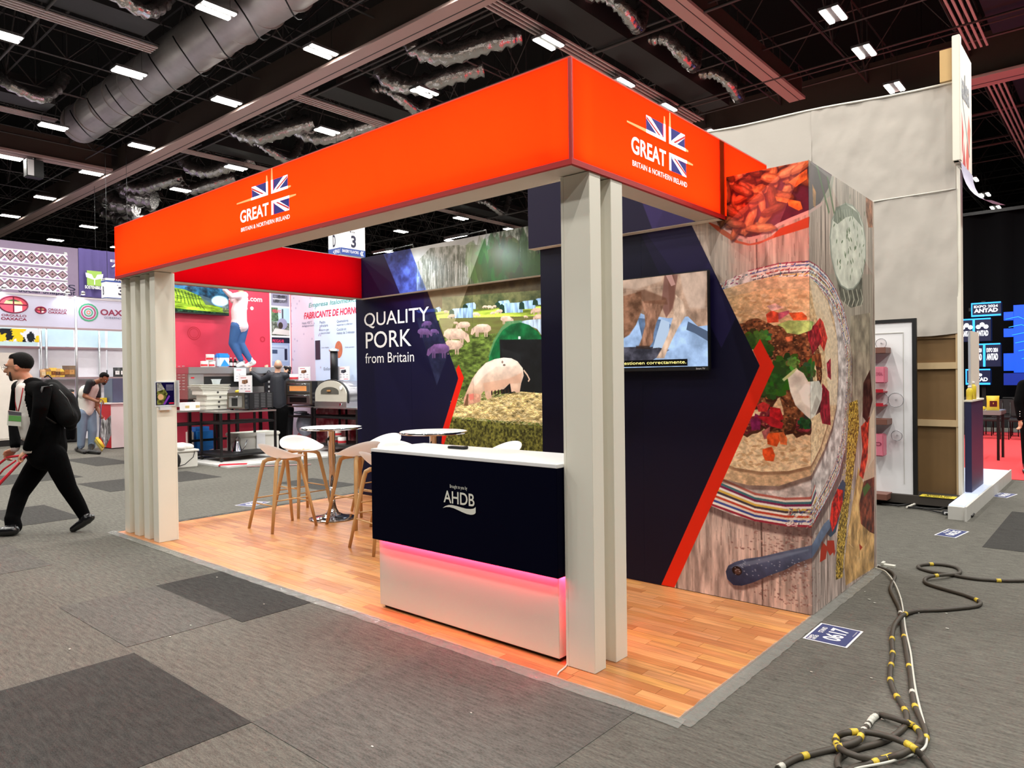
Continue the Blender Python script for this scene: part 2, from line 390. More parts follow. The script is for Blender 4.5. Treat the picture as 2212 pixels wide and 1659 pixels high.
for a, b, w_, lb in (((-6.68, -.035, 0), (.035, -.035, 0), .085, 'strip of crumpled clear tape along the front edge of the wood flooring'),
                     ((.035, -.035, 0), (.035, 3.45, 0), .085, 'strip of crumpled clear tape along the mural side of the wood flooring'),
                     ((-6.64, 3.3, 0), (-6.64, -.05, 0), .05, 'strip of clear tape along the far left edge of the wood flooring')):
    tag(obj('edge_tape', tapemesh(a, b, w_, len(lb)), M_TAPE), lb, 'tape', 'tape round the stand flooring')

# ---------------------------------------------------------------- columns of fins
ZS = 2.69
def column(label, fins, x_back=None):
    t = thing('fin_column', ((fins[0][0] + fins[-1][1]) / 2, (fins[0][2] + fins[0][3]) / 2, 0), label, 'column')
    for f in fins: obj('fin', bx(f[0], f[1], f[2], f[3], .008, ZS, .002), M_FIN, t)
    return t
colL = column('cream column of four tall fins at the far left end of the orange canopy', [(-6.53, -6.41, .06, .235), (-6.29, -6.17, .06, .235), (-6.045, -5.925, .06, .235), (-5.81, -5.69, .055, .235)])
obj('back_panel', bx(-6.53, -5.69, .235, .25, .008, ZS), M_FIN, colL)
colR = column('cream column of two deep fins at the near corner beside the navy counter', [(-.753, -.58, .165, .271), (-.753, -.577, .367, .486)])
obj('back_panel', bx(-.77, -.753, .165, .486, .008, ZS), M_FIN, colR)
# leaflet holder on the left column
lh = thing('leaflet_holder', (-5.67, .13, 1.4), 'clear acrylic leaflet holder with a navy and field leaflet on the far left column', 'holder')
PLF = Plane((-5.688, 0, 0), (0, 1, 0), (0, 0, 1))
a = PLF.px(333, 824); b = PLF.px(378, 877); lu0, lu1, lv0, lv1 = a[0], b[0], b[1], a[1]
obj('backing', bx(-5.69, -5.682, lu0, lu1, lv0, lv1), mat('acrylic', (225, 228, 232), .1, spec=.8), lh)
obj('lip', bx(-5.69, -5.655, lu0 + .04, lu1 - .05, lv0 - .035, lv0 - .005), mat('acrylic', (0, 0, 0)), lh)
cv = Canvas(PLF, lu0, lu1, lv0, lv1, 1000, (30, 26, 70)); w_, h_ = lu1 - lu0, lv1 - lv0
def q(fx, fy): return (lu0 + w_ * fx, lv0 + h_ * fy)
cv.poly([q(.1, .08), q(.1, .93), q(.3, .93), q(.62, .5), q(.4, .08)], (120, 126, 70), tex=(3, .03, .5))
cv.poly([q(.1, .6), q(.1, .93), q(.3, .93), q(.48, .68)], (170, 172, 165), tex=(9, .03, .3))
cv.ell(*q(.28, .38), w_ * .14, h_ * .12, (214, 178, 138)); cv.poly([q(.38, .08), q(.68, .45), q(.74, .4), q(.5, .08)], (122, 70, 170))
cv.poly([q(.68, .1), q(.68, .15), q(.92, .15), q(.92, .1)], (210, 60, 80))
for k in range(5): cv.line([q(.55, .85 - k * .05), q(.9, .85 - k * .05)], .003, (200, 200, 220))
cv.material('leaflet_print', .25); print_panel('leaflet', cv, PLF, lu0 + .01, lu1 - .01, lv0 + .015, lv1 - .01, lh, off=.010, th=.003)
obj('side_guard', bx(-5.69, -5.63, lu1 + .012, lu1 + .022, lv0 - .01, lv1 + .01, .002), MATS['acrylic'], lh)

# ---------------------------------------------------------------- illuminated canopy (orange light box)
def backlit(name, col, tr=.8, rough=.7):
    m = bpy.data.materials.new(name); m.use_nodes = True; nt = m.node_tree; nt.nodes.clear()
    out = nt.nodes.new('ShaderNodeOutputMaterial'); mx = nt.nodes.new('ShaderNodeMixShader'); mx.inputs[0].default_value = tr
    tc = nt.nodes.new('ShaderNodeTexCoord'); n = nt.nodes.new('ShaderNodeTexNoise'); n.inputs['Scale'].default_value = 1.2; nt.links.new(tc.outputs['Object'], n.inputs['Vector'])
    r = nt.nodes.new('ShaderNodeMapRange'); r.inputs['To Min'].default_value = .9; r.inputs['To Max'].default_value = 1.1; nt.links.new(n.outputs[0], r.inputs[0])
    s = nt.nodes.new('ShaderNodeVectorMath'); s.operation = 'SCALE'; s.inputs[0].default_value = lin(col); nt.links.new(r.outputs[0], s.inputs['Scale'])
    d = nt.nodes.new('ShaderNodeBsdfDiffuse'); t = nt.nodes.new('ShaderNodeBsdfTranslucent')
    nt.links.new(s.outputs[0], d.inputs[0]); nt.links.new(s.outputs[0], t.inputs[0]); nt.links.new(d.outputs[0], mx.inputs[1]); nt.links.new(t.outputs[0], mx.inputs[2]); nt.links.new(mx.outputs[0], out.inputs[0])
    return m
M_ORANGE = backlit('orange_fabric', (255, 84, 38)); M_LIP = mat('red_lip', (178, 16, 14), .5, noise=.03); M_REDF = backlit('red_fabric', (200, 18, 40))
M_INNER = mat('lightbox_inside', (235, 235, 235), .8)
ZT = 3.235; FX1 = -.571; FXL = -6.517; FD = .235; FYR = 2.6
can = thing('canopy', (-3.5, .1, ZS), 'glowing orange rectangular canopy with Great Britain lettering over the corner stand', 'canopy')
obj('front_fabric', bx(FXL, FX1 - .012, 0, .004, ZS + .03, ZT), M_ORANGE, can)
obj('side_fabric', bx(FX1 - .004, FX1, .012, FYR, ZS + .03, ZT), M_ORANGE, can)
lipb = BM(); box(lipb, FXL - .002, FX1 + .002, -.003, .02, ZS, ZS + .03); box(lipb, FX1 - .02, FX1 + .002, .02, FYR, ZS, ZS + .03); box(lipb, FXL - .002, FXL + .02, .02, 3.03, ZS, ZS + .03)
obj('bottom_lip', lipb, M_LIP, can)
obj('corner_trim', bx(FX1 - .02, FX1 + .001, -.001, .014, ZS + .03, ZT), M_LIP, can)
tb = BM(); box(tb, FXL, FX1, .0, .012, ZT, ZT + .008); box(tb, FX1 - .012, FX1, .012, FYR, ZT, ZT + .008); obj('top_trim', tb, mat('orange_trim', (214, 60, 20), .5), can)
sb = BM(); box(sb, FXL + .02, FX1 - .02, .02, FD, ZS + .004, ZS + .012); box(sb, FX1 - .18, FX1 - .02, FD, 1.75, ZS + .004, ZS + .012); box(sb, FXL + .02, -6.29, FD, 3.03, ZS + .004, ZS + .012)
obj('soffit', sb, M_SOFFIT, can)
bb = BM(); box(bb, FXL + .01, FX1 - .2, FD - .01, FD, ZS + .012, ZT); box(bb, FX1 - .19, FX1 - .18, FD, FYR, ZS + .012, ZT); box(bb, FXL + .004, FX1 - .004, .02, FD, ZT, ZT + .006); box(bb, FX1 - .18, FX1 - .004, FD, FYR, ZT, ZT + .006)
box(bb, FXL + .001, FXL + .006, .02, 3.03, ZS + .03, ZT); box(bb, FXL, -6.30, .02, 3.03, ZT, ZT + .006)
obj('light_box_body', bb, M_INNER, can)
obj('left_inner_fabric', bx(-6.293, -6.289, FD - .02, 3.045, ZS + .004, ZT + .0), M_REDF, can)
# lamps inside the light box
def inside(x0, x1, y0, y1):
    pass
L_ = FX1 - FXL
area('canopy_back_light', ((FXL + FX1) / 2, FD - .03, (ZS + ZT) / 2), L_ - .1, 78, (1, .98, .94), (math.radians(-90), 0, 0), sy=.46)
area('canopy_edge_light', ((FXL + FX1) / 2, .11, ZS + .045), L_ - .1, 115, (1, .98, .94), (math.radians(180 - 25), 0, 0), sy=.05)
area('canopy_back_light', (FX1 - .16, (FYR + .05) / 2, (ZS + ZT) / 2), .46, 30, (1, .98, .94), (0, math.radians(-90), 0), sy=FYR - .1)
area('canopy_edge_light', (FX1 - .10, (FYR + .05) / 2, ZS + .045), .05, 38, (1, .98, .94), (0, math.radians(180 + 25), 0), sy=FYR - .1)
area('canopy_back_light', (FXL + .03, 1.6, (ZS + ZT) / 2), .46, 13, (1, .98, .94), (0, math.radians(-90), 0), sy=2.7)

M_LOGOW = mat('backlit_white', (245, 245, 248), .6, emit=(.9, .93, 1), estr=.95, noise=.01)
M_LOGOB = mat('backlit_blue', (6, 10, 110), .6, emit=(.005, .008, .2), estr=.5, noise=.02)
M_LOGOR = mat('backlit_red', (190, 20, 26), .6, emit=(.55, .01, .015), estr=.5, noise=.02)
M_FADE = mat('backlit_peach', (255, 170, 100), .6, emit=(1, .45, .15), estr=.6, noise=.02)
def great(P, U0, V0, ku, par):
    """union-flag emblem and lettering; U0,V0 = inner corner of the upper left quarter, ku = metres per unit across"""
    kv = .0034; lg = obj('logo', BM(), [M_LOGOW], par)
    def T_(x, y): return (U0 + x * ku, V0 + y * kv)
    def poly(nm, m, pts, off): b = BM(); flat(b, P, [T_(*p) for p in pts], off); obj(nm, b, m, lg)
    for sx, sy, X0, Y0, fw, fh, ex, ey in ((-1, 1, 0, 0, 43, 31, 41, 14), (1, 1, 10, 0, 40, 31, 7, 26), (1, -1, 10, -16, 43, 32, 16, 0)):
        def Z(x, y): return (X0 + sx * x, Y0 + sy * y)
        poly('blue_field', M_LOGOB, [Z(4, 5), Z(fw, 5), Z(fw, fh), Z(4, fh)], .003)
        poly('white_diagonal', M_LOGOW, [Z(1, 4), Z(6, 4), Z(6, 8), Z(fw - 10, fh), Z(fw, fh), Z(fw, fh - 6), Z(17, 4)], .004)
        poly('red_diagonal', M_LOGOR, [Z(10, 6.5), Z(15, 6.5), Z(fw - .5, fh - 6), Z(fw - .5, fh - 2)], .005)
        poly('white_bar', M_LOGOW, [Z(-1, 0), Z(fw + 1, 0), Z(fw + 1, 6), Z(-1, 6)], .006)
        poly('white_bar', M_LOGOW, [Z(-1, 6), Z(4, 6), Z(4, fh), Z(-1, fh)], .006)
        poly('fading_ray', M_FADE, [Z(fw + 1, .2), Z(fw + 1 + ex, 1.5), Z(fw + 1 + ex, 4.5), Z(fw + 1, 5.8)], .006)
        if ey: poly('fading_ray', M_FADE, [Z(-.8, fh), Z(3.8, fh), Z(2.8, fh + ey), Z(.6, fh + ey)], .006)
    a = T_(-76, -46); b = T_(1.5, -16.5)
    text_mesh('lettering', 'GREAT', P, a[0], b[0], a[1], b[1], M_LOGOW, lg, off=.005, bold=.022)
    a = T_(-74, -67); b = T_(54, -57.5)
    text_mesh('small_lettering', 'BRITAIN & NORTHERN IRELAND', P, a[0], b[0], a[1], b[1], M_LOGOW, lg, off=.005, bold=.004)
PF = Plane((0, -.001, 0), (1, 0, 0), (0, 0, 1)); PR = Plane((FX1 + .001, 0, 0), (0, 1, 0), (0, 0, 1))
great(PF, -3.475, 3.04, .0056, can); great(PR, .966, 3.032, .0052, can)

# ---------------------------------------------------------------- counter
ct = thing('reception_counter', (-1.6, .33, 0), 'white and navy reception counter with red under-glow beside the near column', 'counter')
obj('base_box', bx(-2.385, -.818, .165, .56, .03, .50, .003), M_WHITE, ct)
obj('plinth', bx(-2.36, -.83, .19, .54, .008, .03), M_RUB, ct)
fp = obj('front_panel', bx(-2.385, -.775, .105, .16, .497, 1.10, .002), M_NAVYC, ct)
obj('side_panel', bx(-.80, -.775, .16, .60, .497, 1.10), M_NAVYC, ct); obj('side_panel', bx(-2.385, -2.36, .16, .60, .497, 1.10), M_NAVYC, ct)
obj('inner_box', bx(-2.35, -.82, .165, .56, .515, 1.09), M_WHITE, ct)
obj('worktop', bx(-2.387, -.773, .103, .60, 1.10, 1.121, .002), mat('worktop_white', (240, 240, 240), .25, noise=.01), ct)
M_GLOW = mat('red_led', (255, 30, 50), emit=(1, .02, .05), estr=22)
gl = BM(); box(gl, -2.37, -.80, .146, .158, .499, .507); box(gl, -.812, -.80, .16, .56, .499, .507); obj('led_strip', gl, M_GLOW, ct)
area('counter_red_glow', (-1.585, .145, .495), 1.56, 7.0, (1, .02, .07), (0, 0, 0), sy=.02)
area('counter_red_glow', (-.806, .37, .495), .02, 3.5, (1, .02, .07), (0, 0, 0), sy=.38)
PC = Plane((0, .105, 0), (1, 0, 0), (0, 0, 1)); M_AHDB = mat('ivory_lettering', (232, 232, 220), .5, noise=.01)
def cz(X, Y): return PC.px(880 + X / 10.05, 1000 + Y / 10.05)
a = cz(795, 855); b = cz(1460, 670); c2 = cz(1465, 945); 
text_mesh('lettering', 'AHDB', PC, a[0], c2[0], (a[1] + c2[1]) / 2, cz(880, 600)[1], M_AHDB, ct, bold=.012, off=.003)
a = cz(930, 520); b = cz(1305, 545); text_mesh('small_lettering', 'Brought to you by', PC, a[0], b[0], a[1] - .012, cz(940, 465)[1], M_AHDB, ct, off=.003)
sw = BM(); top = [(775, 975), (830, 935), (900, 912), (980, 912), (1080, 935), (1180, 965), (1280, 992), (1380, 1000), (1440, 992), (1470, 975), (1490, 955)]
bot = [(1490, 1080), (1470, 1105), (1430, 1122), (1380, 1124), (1300, 1108), (1200, 1068), (1100, 1020), (1010, 980), (930, 958), (850, 955), (800, 968)]
flat(sw, PC, [cz(*p) for p in top + bot], .003); obj('swoosh', sw, M_AHDB, ct)
# power lead at its foot
bm = BM(); pts = [PL('z', .012, x, y) for x, y in ((1226, 1432), (1222, 1440), (1214, 1447), (1207, 1452), (1204, 1458))]
tube(bm, pts, .005, 6); tag(obj('power_lead', bm, mat('white_lead', (224, 214, 205), .5)), 'short white power lead lying between the counter foot and the near column', 'cable')
# remote control / phone on the counter
rm = thing('handset', (-1.86, .43, 1.121), 'small black handset lying on the white counter top', 'phone', rz=.0)
obj('body', bx(-1.94, -1.78, .40, .455, 1.122, 1.137, .006), M_RUB, rm); obj('button_pad', bx(-1.92, -1.83, .415, .44, 1.137, 1.139), mat('dark_grey', (60, 60, 62), .5), rm)
obj('grip', bx(-1.80, -1.785, .402, .453, 1.124, 1.142, .003), MATS['dark_grey'], rm)

# ---------------------------------------------------------------- high tables and stools
def bar_table(x, y, label):
    t = thing('bar_table', (x, y, .0075), label, 'table', 'round white bar tables with chrome pedestals')
    bm = BM(); lathe(bm, [(0, 1.052), (.335, 1.052), (.345, 1.046), (.345, 1.03), (0, 1.03)], n=48); o = obj('table_top', bm, mat('table_white', (238, 240, 240), .22, noise=.01)); o.parent = t
    bm = BM(); lathe(bm, [(.3455, 1.026), (.352, 1.029), (.352, 1.049), (.3455, 1.052)], n=48); o = obj('metal_rim', bm, M_CHROME); o.parent = t
    bm = BM(); lathe(bm, [(.0, .38), (.036, .38), (.036, .62), (.042, .63), (.042, 1.0), (.05, 1.005), (.16, 1.022), (.16, 1.03), (0, 1.03)], n=24); o = obj('upper_tube', bm, M_CHROME); o.parent = t
    bm = BM(); lathe(bm, [(0, .05), (.028, .05), (.028, .4), (0, .4)], n=20); o = obj('lower_tube', bm, M_CHROME); o.parent = t
    bm = BM(); lathe(bm, [(0, 0), (.262, 0), (.27, .004), (.262, .012), (.2, .022), (.12, .04), (.07, .07), (.045, .12), (.034, .17), (.03, .22), (0, .22)], n=48); o = obj('trumpet_base', bm, M_CHROME); o.parent = t
    bm = BM(); tube(bm, [(0, -.045, .93), (-.01, -.06, .9), (-.012, -.065, .86)], [.008, .016, .006], 8); o = obj('height_lever', bm, M_RUB); o.parent = t
    return t
bar_table(-5.36, 1.86, 'round white bar table at the left with its chrome trumpet base in full view')
bar_table(-3.83, 2.03, 'round white bar table mostly hidden behind the navy counter')

M_SHELL = backlit('white_shell', (246, 243, 242), tr=.32)
def seat_mesh():
    bm = BM(); nr, nt_ = 12, 48
    def P_(r, th, dz=0):
        ex, ey = .262, .225
        c, s_ = math.cos(th), math.sin(th)
        # back = -y
        bk = max(0, -s_); fr = max(0, s_); sd = abs(c)
        rim = .02 + .15 * (bk ** 1.3) + .035 * sd * sd - .012 * fr
        z = .742 + .012 + rim * r ** 2.6
        yy = ey * r * s_ * (1.0 if s_ > 0 else .95); xx = ex * r * c * (1 + .03 * bk)
        return Vector((xx, yy - (0.02 * r ** 3 * bk), z + dz))
    for side in (0, 1):
        rings = [[bm.verts.new(P_(0, 0, -.006 * side))]]
        for i in range(1, nr + 1): rings.append([bm.verts.new(P_(i / nr, 2 * math.pi * k / nt_, -.007 * side)) for k in range(nt_)])
        if side == 0: A = rings
        else: B = rings
    for R_, rev in ((A, False), (B, True)):
        for a, b in zip(R_, R_[1:]):
            for k in range(nt_):
                q_ = (a[0], b[k], b[(k + 1) % nt_]) if len(a) == 1 else (a[k], b[k], b[(k + 1) % nt_], a[(k + 1) % nt_])
                f = bm.faces.new(q_[::-1] if rev else q_); f.smooth = True
    for k in range(nt_): bm.faces.new((A[-1][k], B[-1][k], B[-1][(k + 1) % nt_], A[-1][(k + 1) % nt_]))
    bmesh.ops.recalc_face_normals(bm, faces=bm.faces[:]); return bm
def leg_mesh(sx, sy):
    bm = BM(); top = Vector((sx * .135, sy * .145, .70)); foot = Vector((sx * .235, sy * .265, 0))
    pts = [foot, foot.lerp(top, .45), foot.lerp(top, .86)]
    k0 = foot.lerp(top, .94); pts += [k0, Vector((sx * .128, sy * .138, .716)), Vector((sx * .10, sy * .11, .737)), Vector((sx * .05, sy * .055, .744)), Vector((0, 0, .744))]
    rr = [.014, .0165, .0185, .0195, .0195, .019, .017, .013]
    tube(bm, pts, rr, 8, flat=1.35); return bm
def stool():
    t = thing('bar_stool', (0, 0, .0075), 'x', 'stool', 'white shell bar stools with oak legs')
    for nm, m_, me in (('seat_shell', M_SHELL, seat_mesh()),):
        o = obj(nm, me, m_); o.parent = t
    for sx in (-1, 1):
        for sy in (-1, 1):
            o = obj('leg', leg_mesh(sx, sy), M_OAK); o.parent = t
            bm = BM(); tube(bm, [(sx * .235, sy * .265, -.0005), (sx * .233, sy * .263, .008)], .014, 8); f = obj('foot_glide', bm, M_RUB); f.parent = o
    f_ = .36
    def at(sx, sy, z): k = 1 - z / .70; return (sx * (.135 + .10 * k), sy * (.145 + .12 * k), z)
    for a, b, z in (((-1, -1), (1, -1), .275), ((-1, 1), (1, 1), .275), ((-1, -1), (-1, 1), .325), ((1, -1), (1, 1), .325)):
        bm = BM(); tube(bm, [at(*a, z), at(*b, z)], .0075, 8); o = obj('footrest_bar', bm, M_OAK); o.parent = t
    bm = BM(); box(bm, -.05, .05, -.05, .05, .738, .756); o = obj('seat_bracket', bm, M_ALU); o.parent = t
    return t
st0 = stool(); st_t = tree(st0)
st_spots = [(-5.385, 1.235, 0.0, 'white shell bar stool with oak legs at the left end, back towards the aisle'),
            (-5.93, 1.84, -math.pi / 2, 'white shell bar stool behind the left table, seen past its chrome pole'),
            (-4.86, 1.85, math.pi / 2, 'white shell bar stool right of the left table, its back turned to the counter'),
            (-5.30, 2.52, math.pi, 'white shell bar stool beyond the left table, by the pig mural wall'),
            (-3.745, 1.33, -.17, 'white shell bar stool half hidden by the left end of the navy counter'),
            (-4.33, 2.03, -math.pi / 2 - .1, 'white shell bar stool with only its seat rim showing above the left of the counter'),
            (-3.36, 2.50, math.pi - .3, 'white shell bar stool with its raised rim showing above the counter behind the handset')]
for i, (x, y_, rz, lb) in enumerate(st_spots):
    if i == 0: st0.location = (x, y_, .0075); st0.rotation_euler.z = rz; st0['label'] = lb
    else: dup(st_t, (x, y_, .0075), rz, lb)
# ---------------------------------------------------------------- pig mural wall
PW = Plane((0, 3.12, 0), (1, 0, 0), (0, 0, 1)); PH = Plane((0, 3.03, 0), (1, 0, 0), (0, 0, 1))
def c1(X, Y): return (760 + X / 3.073, 460 + Y / 3.073)
def field(P, u0, u1, v0, v1, header):
    cv = Canvas(P, u0, u1, v0, v1, 260, (24, 21, 56))
    def c(pts): return [P.px(*c1(*p)) for p in pts]
    # photograph area
    rs = random.Random(5)
    if header:
        F = [(375, 200), (508, 560), (1400, 440), (1400, 60)]
        cv.poly(c(F), (132, 132, 130), tex=(11, .5, .18))
        cv.poly(c([(430, 330), (520, 235), (700, 215), (860, 215), (940, 120), (1400, 40), (1400, 470), (500, 560)]), (48, 52, 40), tex=(12, (.04, .08), 1.3, (128, 128, 120)))
        for k in range(260):     # bare trunks and conifers
            X = 430 + 870 * rs.random(); hb = 515 - (X - 430) * .11; ht = hb - (120 + rs.random() * 150) * (.7 + .5 * (X - 430) / 870)
            cv.line(c([(X, hb), (X + rs.uniform(-12, 12), ht)]), .006 + rs.random() * .008, rs.choice([(170, 168, 160), (40, 44, 34), (34, 40, 30), (90, 88, 76)]), .75)
        for k in range(60):
            X = 800 + 480 * rs.random(); Y = 260 + 220 * rs.random(); u, v = P.px(*c1(X, Y)); cv.ell(u, v, .06 + rs.random() * .09, .10 + rs.random() * .14, (40 + rs.randrange(30), 56 + rs.randrange(30), 40), n=14, jit=.4, seed=k, al=.6)
        cv.poly(c([(375, 200), (508, 560), (760, 500), (900, 120)]), (205, 196, 188), .30)
        cv.poly(c([(200, 250), (330, 560), (508, 540), (385, 230)]), (92, 116, 190), .5, tex=(13, .1, .4))
    else:
        F = [(495, 520), (707, 1095), (600, 1560), (1430, 1700), (1430, 400)]
        cv.poly(c(F), (92, 108, 54), tex=(21, (.07, .03), .42))
        cv.poly(c([(480, 400), (480, 640), (1430, 600), (1430, 380)]), (66, 56, 38), tex=(22, .09, .7, (96, 84, 60)))
        cv.poly(c([(600, 560), (600, 650), (1430, 615), (1430, 500)]), (120, 118, 80), tex=(23, .07, .9, (60, 70, 44)))
        cv.poly(c([(560, 655), (560, 715), (1430, 690), (1430, 610)]), (158, 176, 74), tex=(24, (.3, .04), .4))
        cv.poly(c([(580, 700), (590, 830), (1430, 760), (1430, 680)]), (104, 96, 62), tex=(25, (.25, .04), .7, (120, 130, 70)))
        # metal arks
        for (x0, x1, yt, yb, rt) in ((535, 592, 628, 660, 1), (735, 823, 600, 642, 1), (950, 1050, 585, 625, 1), (645, 806, 635, 700, 1), (978, 1135, 600, 665, 1), (1110, 1220, 585, 640, 1), (1200, 1290, 568, 612, 1)):
            cv.poly(c([(x0, yb), (x0 + 4, yt + 14), (x0 + 30, yt), (x1 - 10, yt - 6), (x1, yt + 8), (x1, yb - 4)]), (150, 178, 212), tex=(26, (.03, .3), .25))
            cv.poly(c([(x0, yb), (x0 + 3, yt + 15), (x0 + 18, yt + 4), (x0 + 34, yt + 16), (x0 + 38, yb)]), (34, 64, 50))
        def pig(x, y, s, d, col=(228, 196, 176)):
            # x,y centre in crop pixels, s length, d = facing (-1 left, 1 right)
            def g(a, b): return (x + a * s * d, y + b * s)
            for lx in (-.30, -.18, .22, .32): cv.poly(c([g(lx, .1), g(lx + .09, .1), g(lx + .07, .46), g(lx + .01, .46)]), tuple(int(v * .84) for v in col))
            cv.poly(c([g(-.5, .05), g(-.46, -.14), g(-.3, -.26), g(0, -.28), g(.3, -.25), g(.44, -.1), g(.46, .08), g(.3, .22), g(-.3, .2)]), col, tex=(int(x), .06, .12), shade=(tuple(min(255, int(v * 1.06)) for v in col), tuple(int(v * .8) for v in col)))
            cv.poly(c([g(.38, -.18), g(.62, 0), g(.68, .3), g(.58, .36), g(.4, .16)]), tuple(int(v * .92) for v in col)); cv.poly(c([g(.46, -.12), g(.58, -.02), g(.5, .14)]), tuple(int(v * .78) for v in col))
        for a in ((885, 622, 28, -1), (915, 624, 36, 1), (948, 620, 26, -1), (980, 652, 44, -1), (665, 684, 44, -1), (825, 672, 44, 1), (938, 664, 30, -1), (1228, 648, 62, -1), (1244, 690, 62, -1), (1025, 705, 76, 1), (1153, 688, 26, 1), (690, 730, 30, 1), (745, 745, 84, -1), (868, 770, 116, -1), (683, 808, 150, 1), (625, 655, 30, 1)): pig(*a)
        pig(672, 880, 130, -1)
        # green fronted ark
        A_ = [(900, 1010), (925, 920), (960, 840), (1005, 775), (1055, 740), (1115, 725), (1180, 745), (1235, 790), (1275, 850), (1300, 1010)]
        cv.poly(c([(1110, 722), (1160, 712), (1430, 690), (1430, 900), (1285, 850), (1230, 770)]), (176, 192, 214), tex=(27, (.03, .2), .2))
        cv.poly(c(A_), (26, 104, 62), tex=(28, .12, .25)); cv.poly(c([(1030, 720), (1125, 712), (1135, 725), (1060, 740), (1000, 780), (950, 860), (915, 960), (905, 960), (940, 850), (990, 765)]), (90, 140, 100), .8)
        cv.poly(c([(982, 842), (1430, 838), (1430, 1200), (990, 1200)]), (30, 32, 34), tex=(29, .1, .2))
        for k in range(14): cv.line(c([(1000 + k * 9, 900 + k * 3), (1010 + k * 9, 1060)]), .01, (52, 54, 56), .6)
        cv.poly(c([(1105, 820), (1120, 820), (1120, 838), (1105, 838)]), (240, 240, 240))
        # straw
        cv.poly(c([(655, 1300), (760, 1260), (900, 1240), (1000, 1215), (1110, 1185), (1240, 1195), (1430, 1190), (1430, 1410), (1200, 1390), (1000, 1380), (800, 1360), (650, 1350)]), (198, 178, 126), tex=(30, (.07, .03), .5))
        for k in range(2000):
            X = 650 + 700 * rs.random(); Y = 1200 + 210 * rs.random() + max(0, (900 - X)) * .16
            a = rs.uniform(-.9, .9); l = 10 + rs.random() * 22; cv.line(c([(X, Y), (X + l * math.cos(a), Y + l * math.sin(a))]), .0045, rs.choice([(226, 210, 160), (150, 124, 74), (238, 226, 186), (180, 156, 104)]), .8)
        cv.poly(c([(630, 1360), (800, 1375), (1000, 1395), (1200, 1410), (1430, 1425), (1430, 1700), (590, 1600)]), (100, 100, 52), tex=(31, (.025, .025), .5))
        # big sow
        B_ = [(745, 1275), (742, 1235), (765, 1180), (800, 1100), (840, 1045), (890, 995), (950, 970), (1010, 960), (1060, 965), (1100, 985), (1135, 1030), (1142, 1080), (1125, 1130), (1115, 1190), (1095, 1195), (1080, 1185), (1060, 1190), (1050, 1130), (1010, 1170), (940, 1185), (925, 1230), (900, 1240), (890, 1225), (880, 1180), (862, 1200), (855, 1250), (800, 1270)]
        cv.poly(c(B_), (226, 202, 182), tex=(32, .12, .10), shade=((244, 226, 212), (190, 150, 124)))
        cv.poly(c([(800, 1110), (880, 1010), (960, 975), (1060, 975), (1110, 1010), (1060, 1020), (960, 1020), (880, 1080), (820, 1150)]), (250, 238, 226), .5, soft=6)
        cv.poly(c([(870, 1130), (1040, 1100), (1130, 1060), (1118, 1130), (1050, 1135), (940, 1185), (885, 1180)]), (208, 160, 134), .55, soft=3)
        cv.poly(c([(745, 1275), (750, 1220), (800, 1195), (855, 1205), (850, 1255)]), (204, 150, 128), .7, tex=(33, .05, .2)); cv.poly(c([(775, 1205), (810, 1200), (812, 1235), (785, 1245)]), (216, 130, 116))
        cv.poly(c([(745, 1280), (765, 1205), (775, 1200), (772, 1280)]), (120, 90, 66)); cv.line(c([(1142, 1045), (1165, 1075), (1180, 1105), (1172, 1118)]), .018, (216, 190, 168))
        for k in range(6): cv.ell(*P.px(*c1(930 + k * 22, 1195 - k * 3)), .012, .03, (60, 40, 30), n=10)
        cv.ell(*P.px(*c1(1012, 1010)), .02, .012, (120, 100, 90), n=10); cv.ell(*P.px(*c1(1000, 990)), .014, .016, (150, 120, 110), n=10)
        # pale and blue veils of the design
        cv.poly(c([(495, 500), (632, 860), (775, 480)]), (222, 205, 180), .38)
        V = [(385, 600), (400, 600), (565, 1145), (640, 925), (500, 500), (350, 480)]
        cv.poly(c([(380, 560), (500, 520), (707, 1095), (640, 930), (565, 1145)]), (28, 24, 66), .75)
        cv.poly(c([(430, 700), (565, 1145), (640, 930), (545, 660)]), (60, 70, 80), .45, tex=(36, .1, .4))
        pig(478, 790, 84, 1, (122, 94, 140)); pig(503, 735, 60, -1, (110, 86, 134)); pig(546, 785, 50, 1, (116, 90, 138)); pig(585, 905, 130, -1, (122, 92, 138))
        cv.poly(c([(425, 650), (445, 665), (560, 655), (548, 635)]), (60, 80, 140), .7)
        # red edge
        cv.poly(c([(710, 1008), (745, 1095), (612, 1540), (595, 1530), (602, 1440), (707, 1100), (692, 1040)]), (216, 42, 20))
    return cv
cvW = field(PW, -6.62, -2.2, 0.0, 2.72, False); cvW.material('pig_field_print', .45)
cvH = field(PH, -6.45, -2.2, 2.66, 3.26, True); cvH.material('forest_print', .5)
xl = PL('y', 3.12, 769.5, 700).x
pw = thing('mural_wall', (-4.4, 3.2, 0), 'back wall with navy and pig field mural reading QUALITY PORK from Britain', 'wall panel')
obj('wall_core', bx(xl, -2.31, 3.122, 3.40, .008, ZS + .03), M_NAVY, pw)
for a, b in ((xl, -5.40), (-5.40, -4.30), (-4.30, -3.25), (-3.25, -2.31)):
    print_panel('print_panel', cvW, PW, a + .001, b - .001, .02, ZS, pw, edge=M_NAVY)
hw = obj('header_box', bx(-6.40, -2.31, 3.032, 3.40, ZS, 3.24), M_WHITE, pw)
print_panel('header_print', cvH, PH, -6.40, -2.31, ZS + .004, 3.24, pw, edge=M_WHITE)
def cp(P, X, Y): return P.px(*c1(X, Y))
def tline(name, s, P, bl, tr, m, par, **k):
    text_mesh(name, s, P, bl[0], tr[0], bl[1], tr[1], m, par, **k)
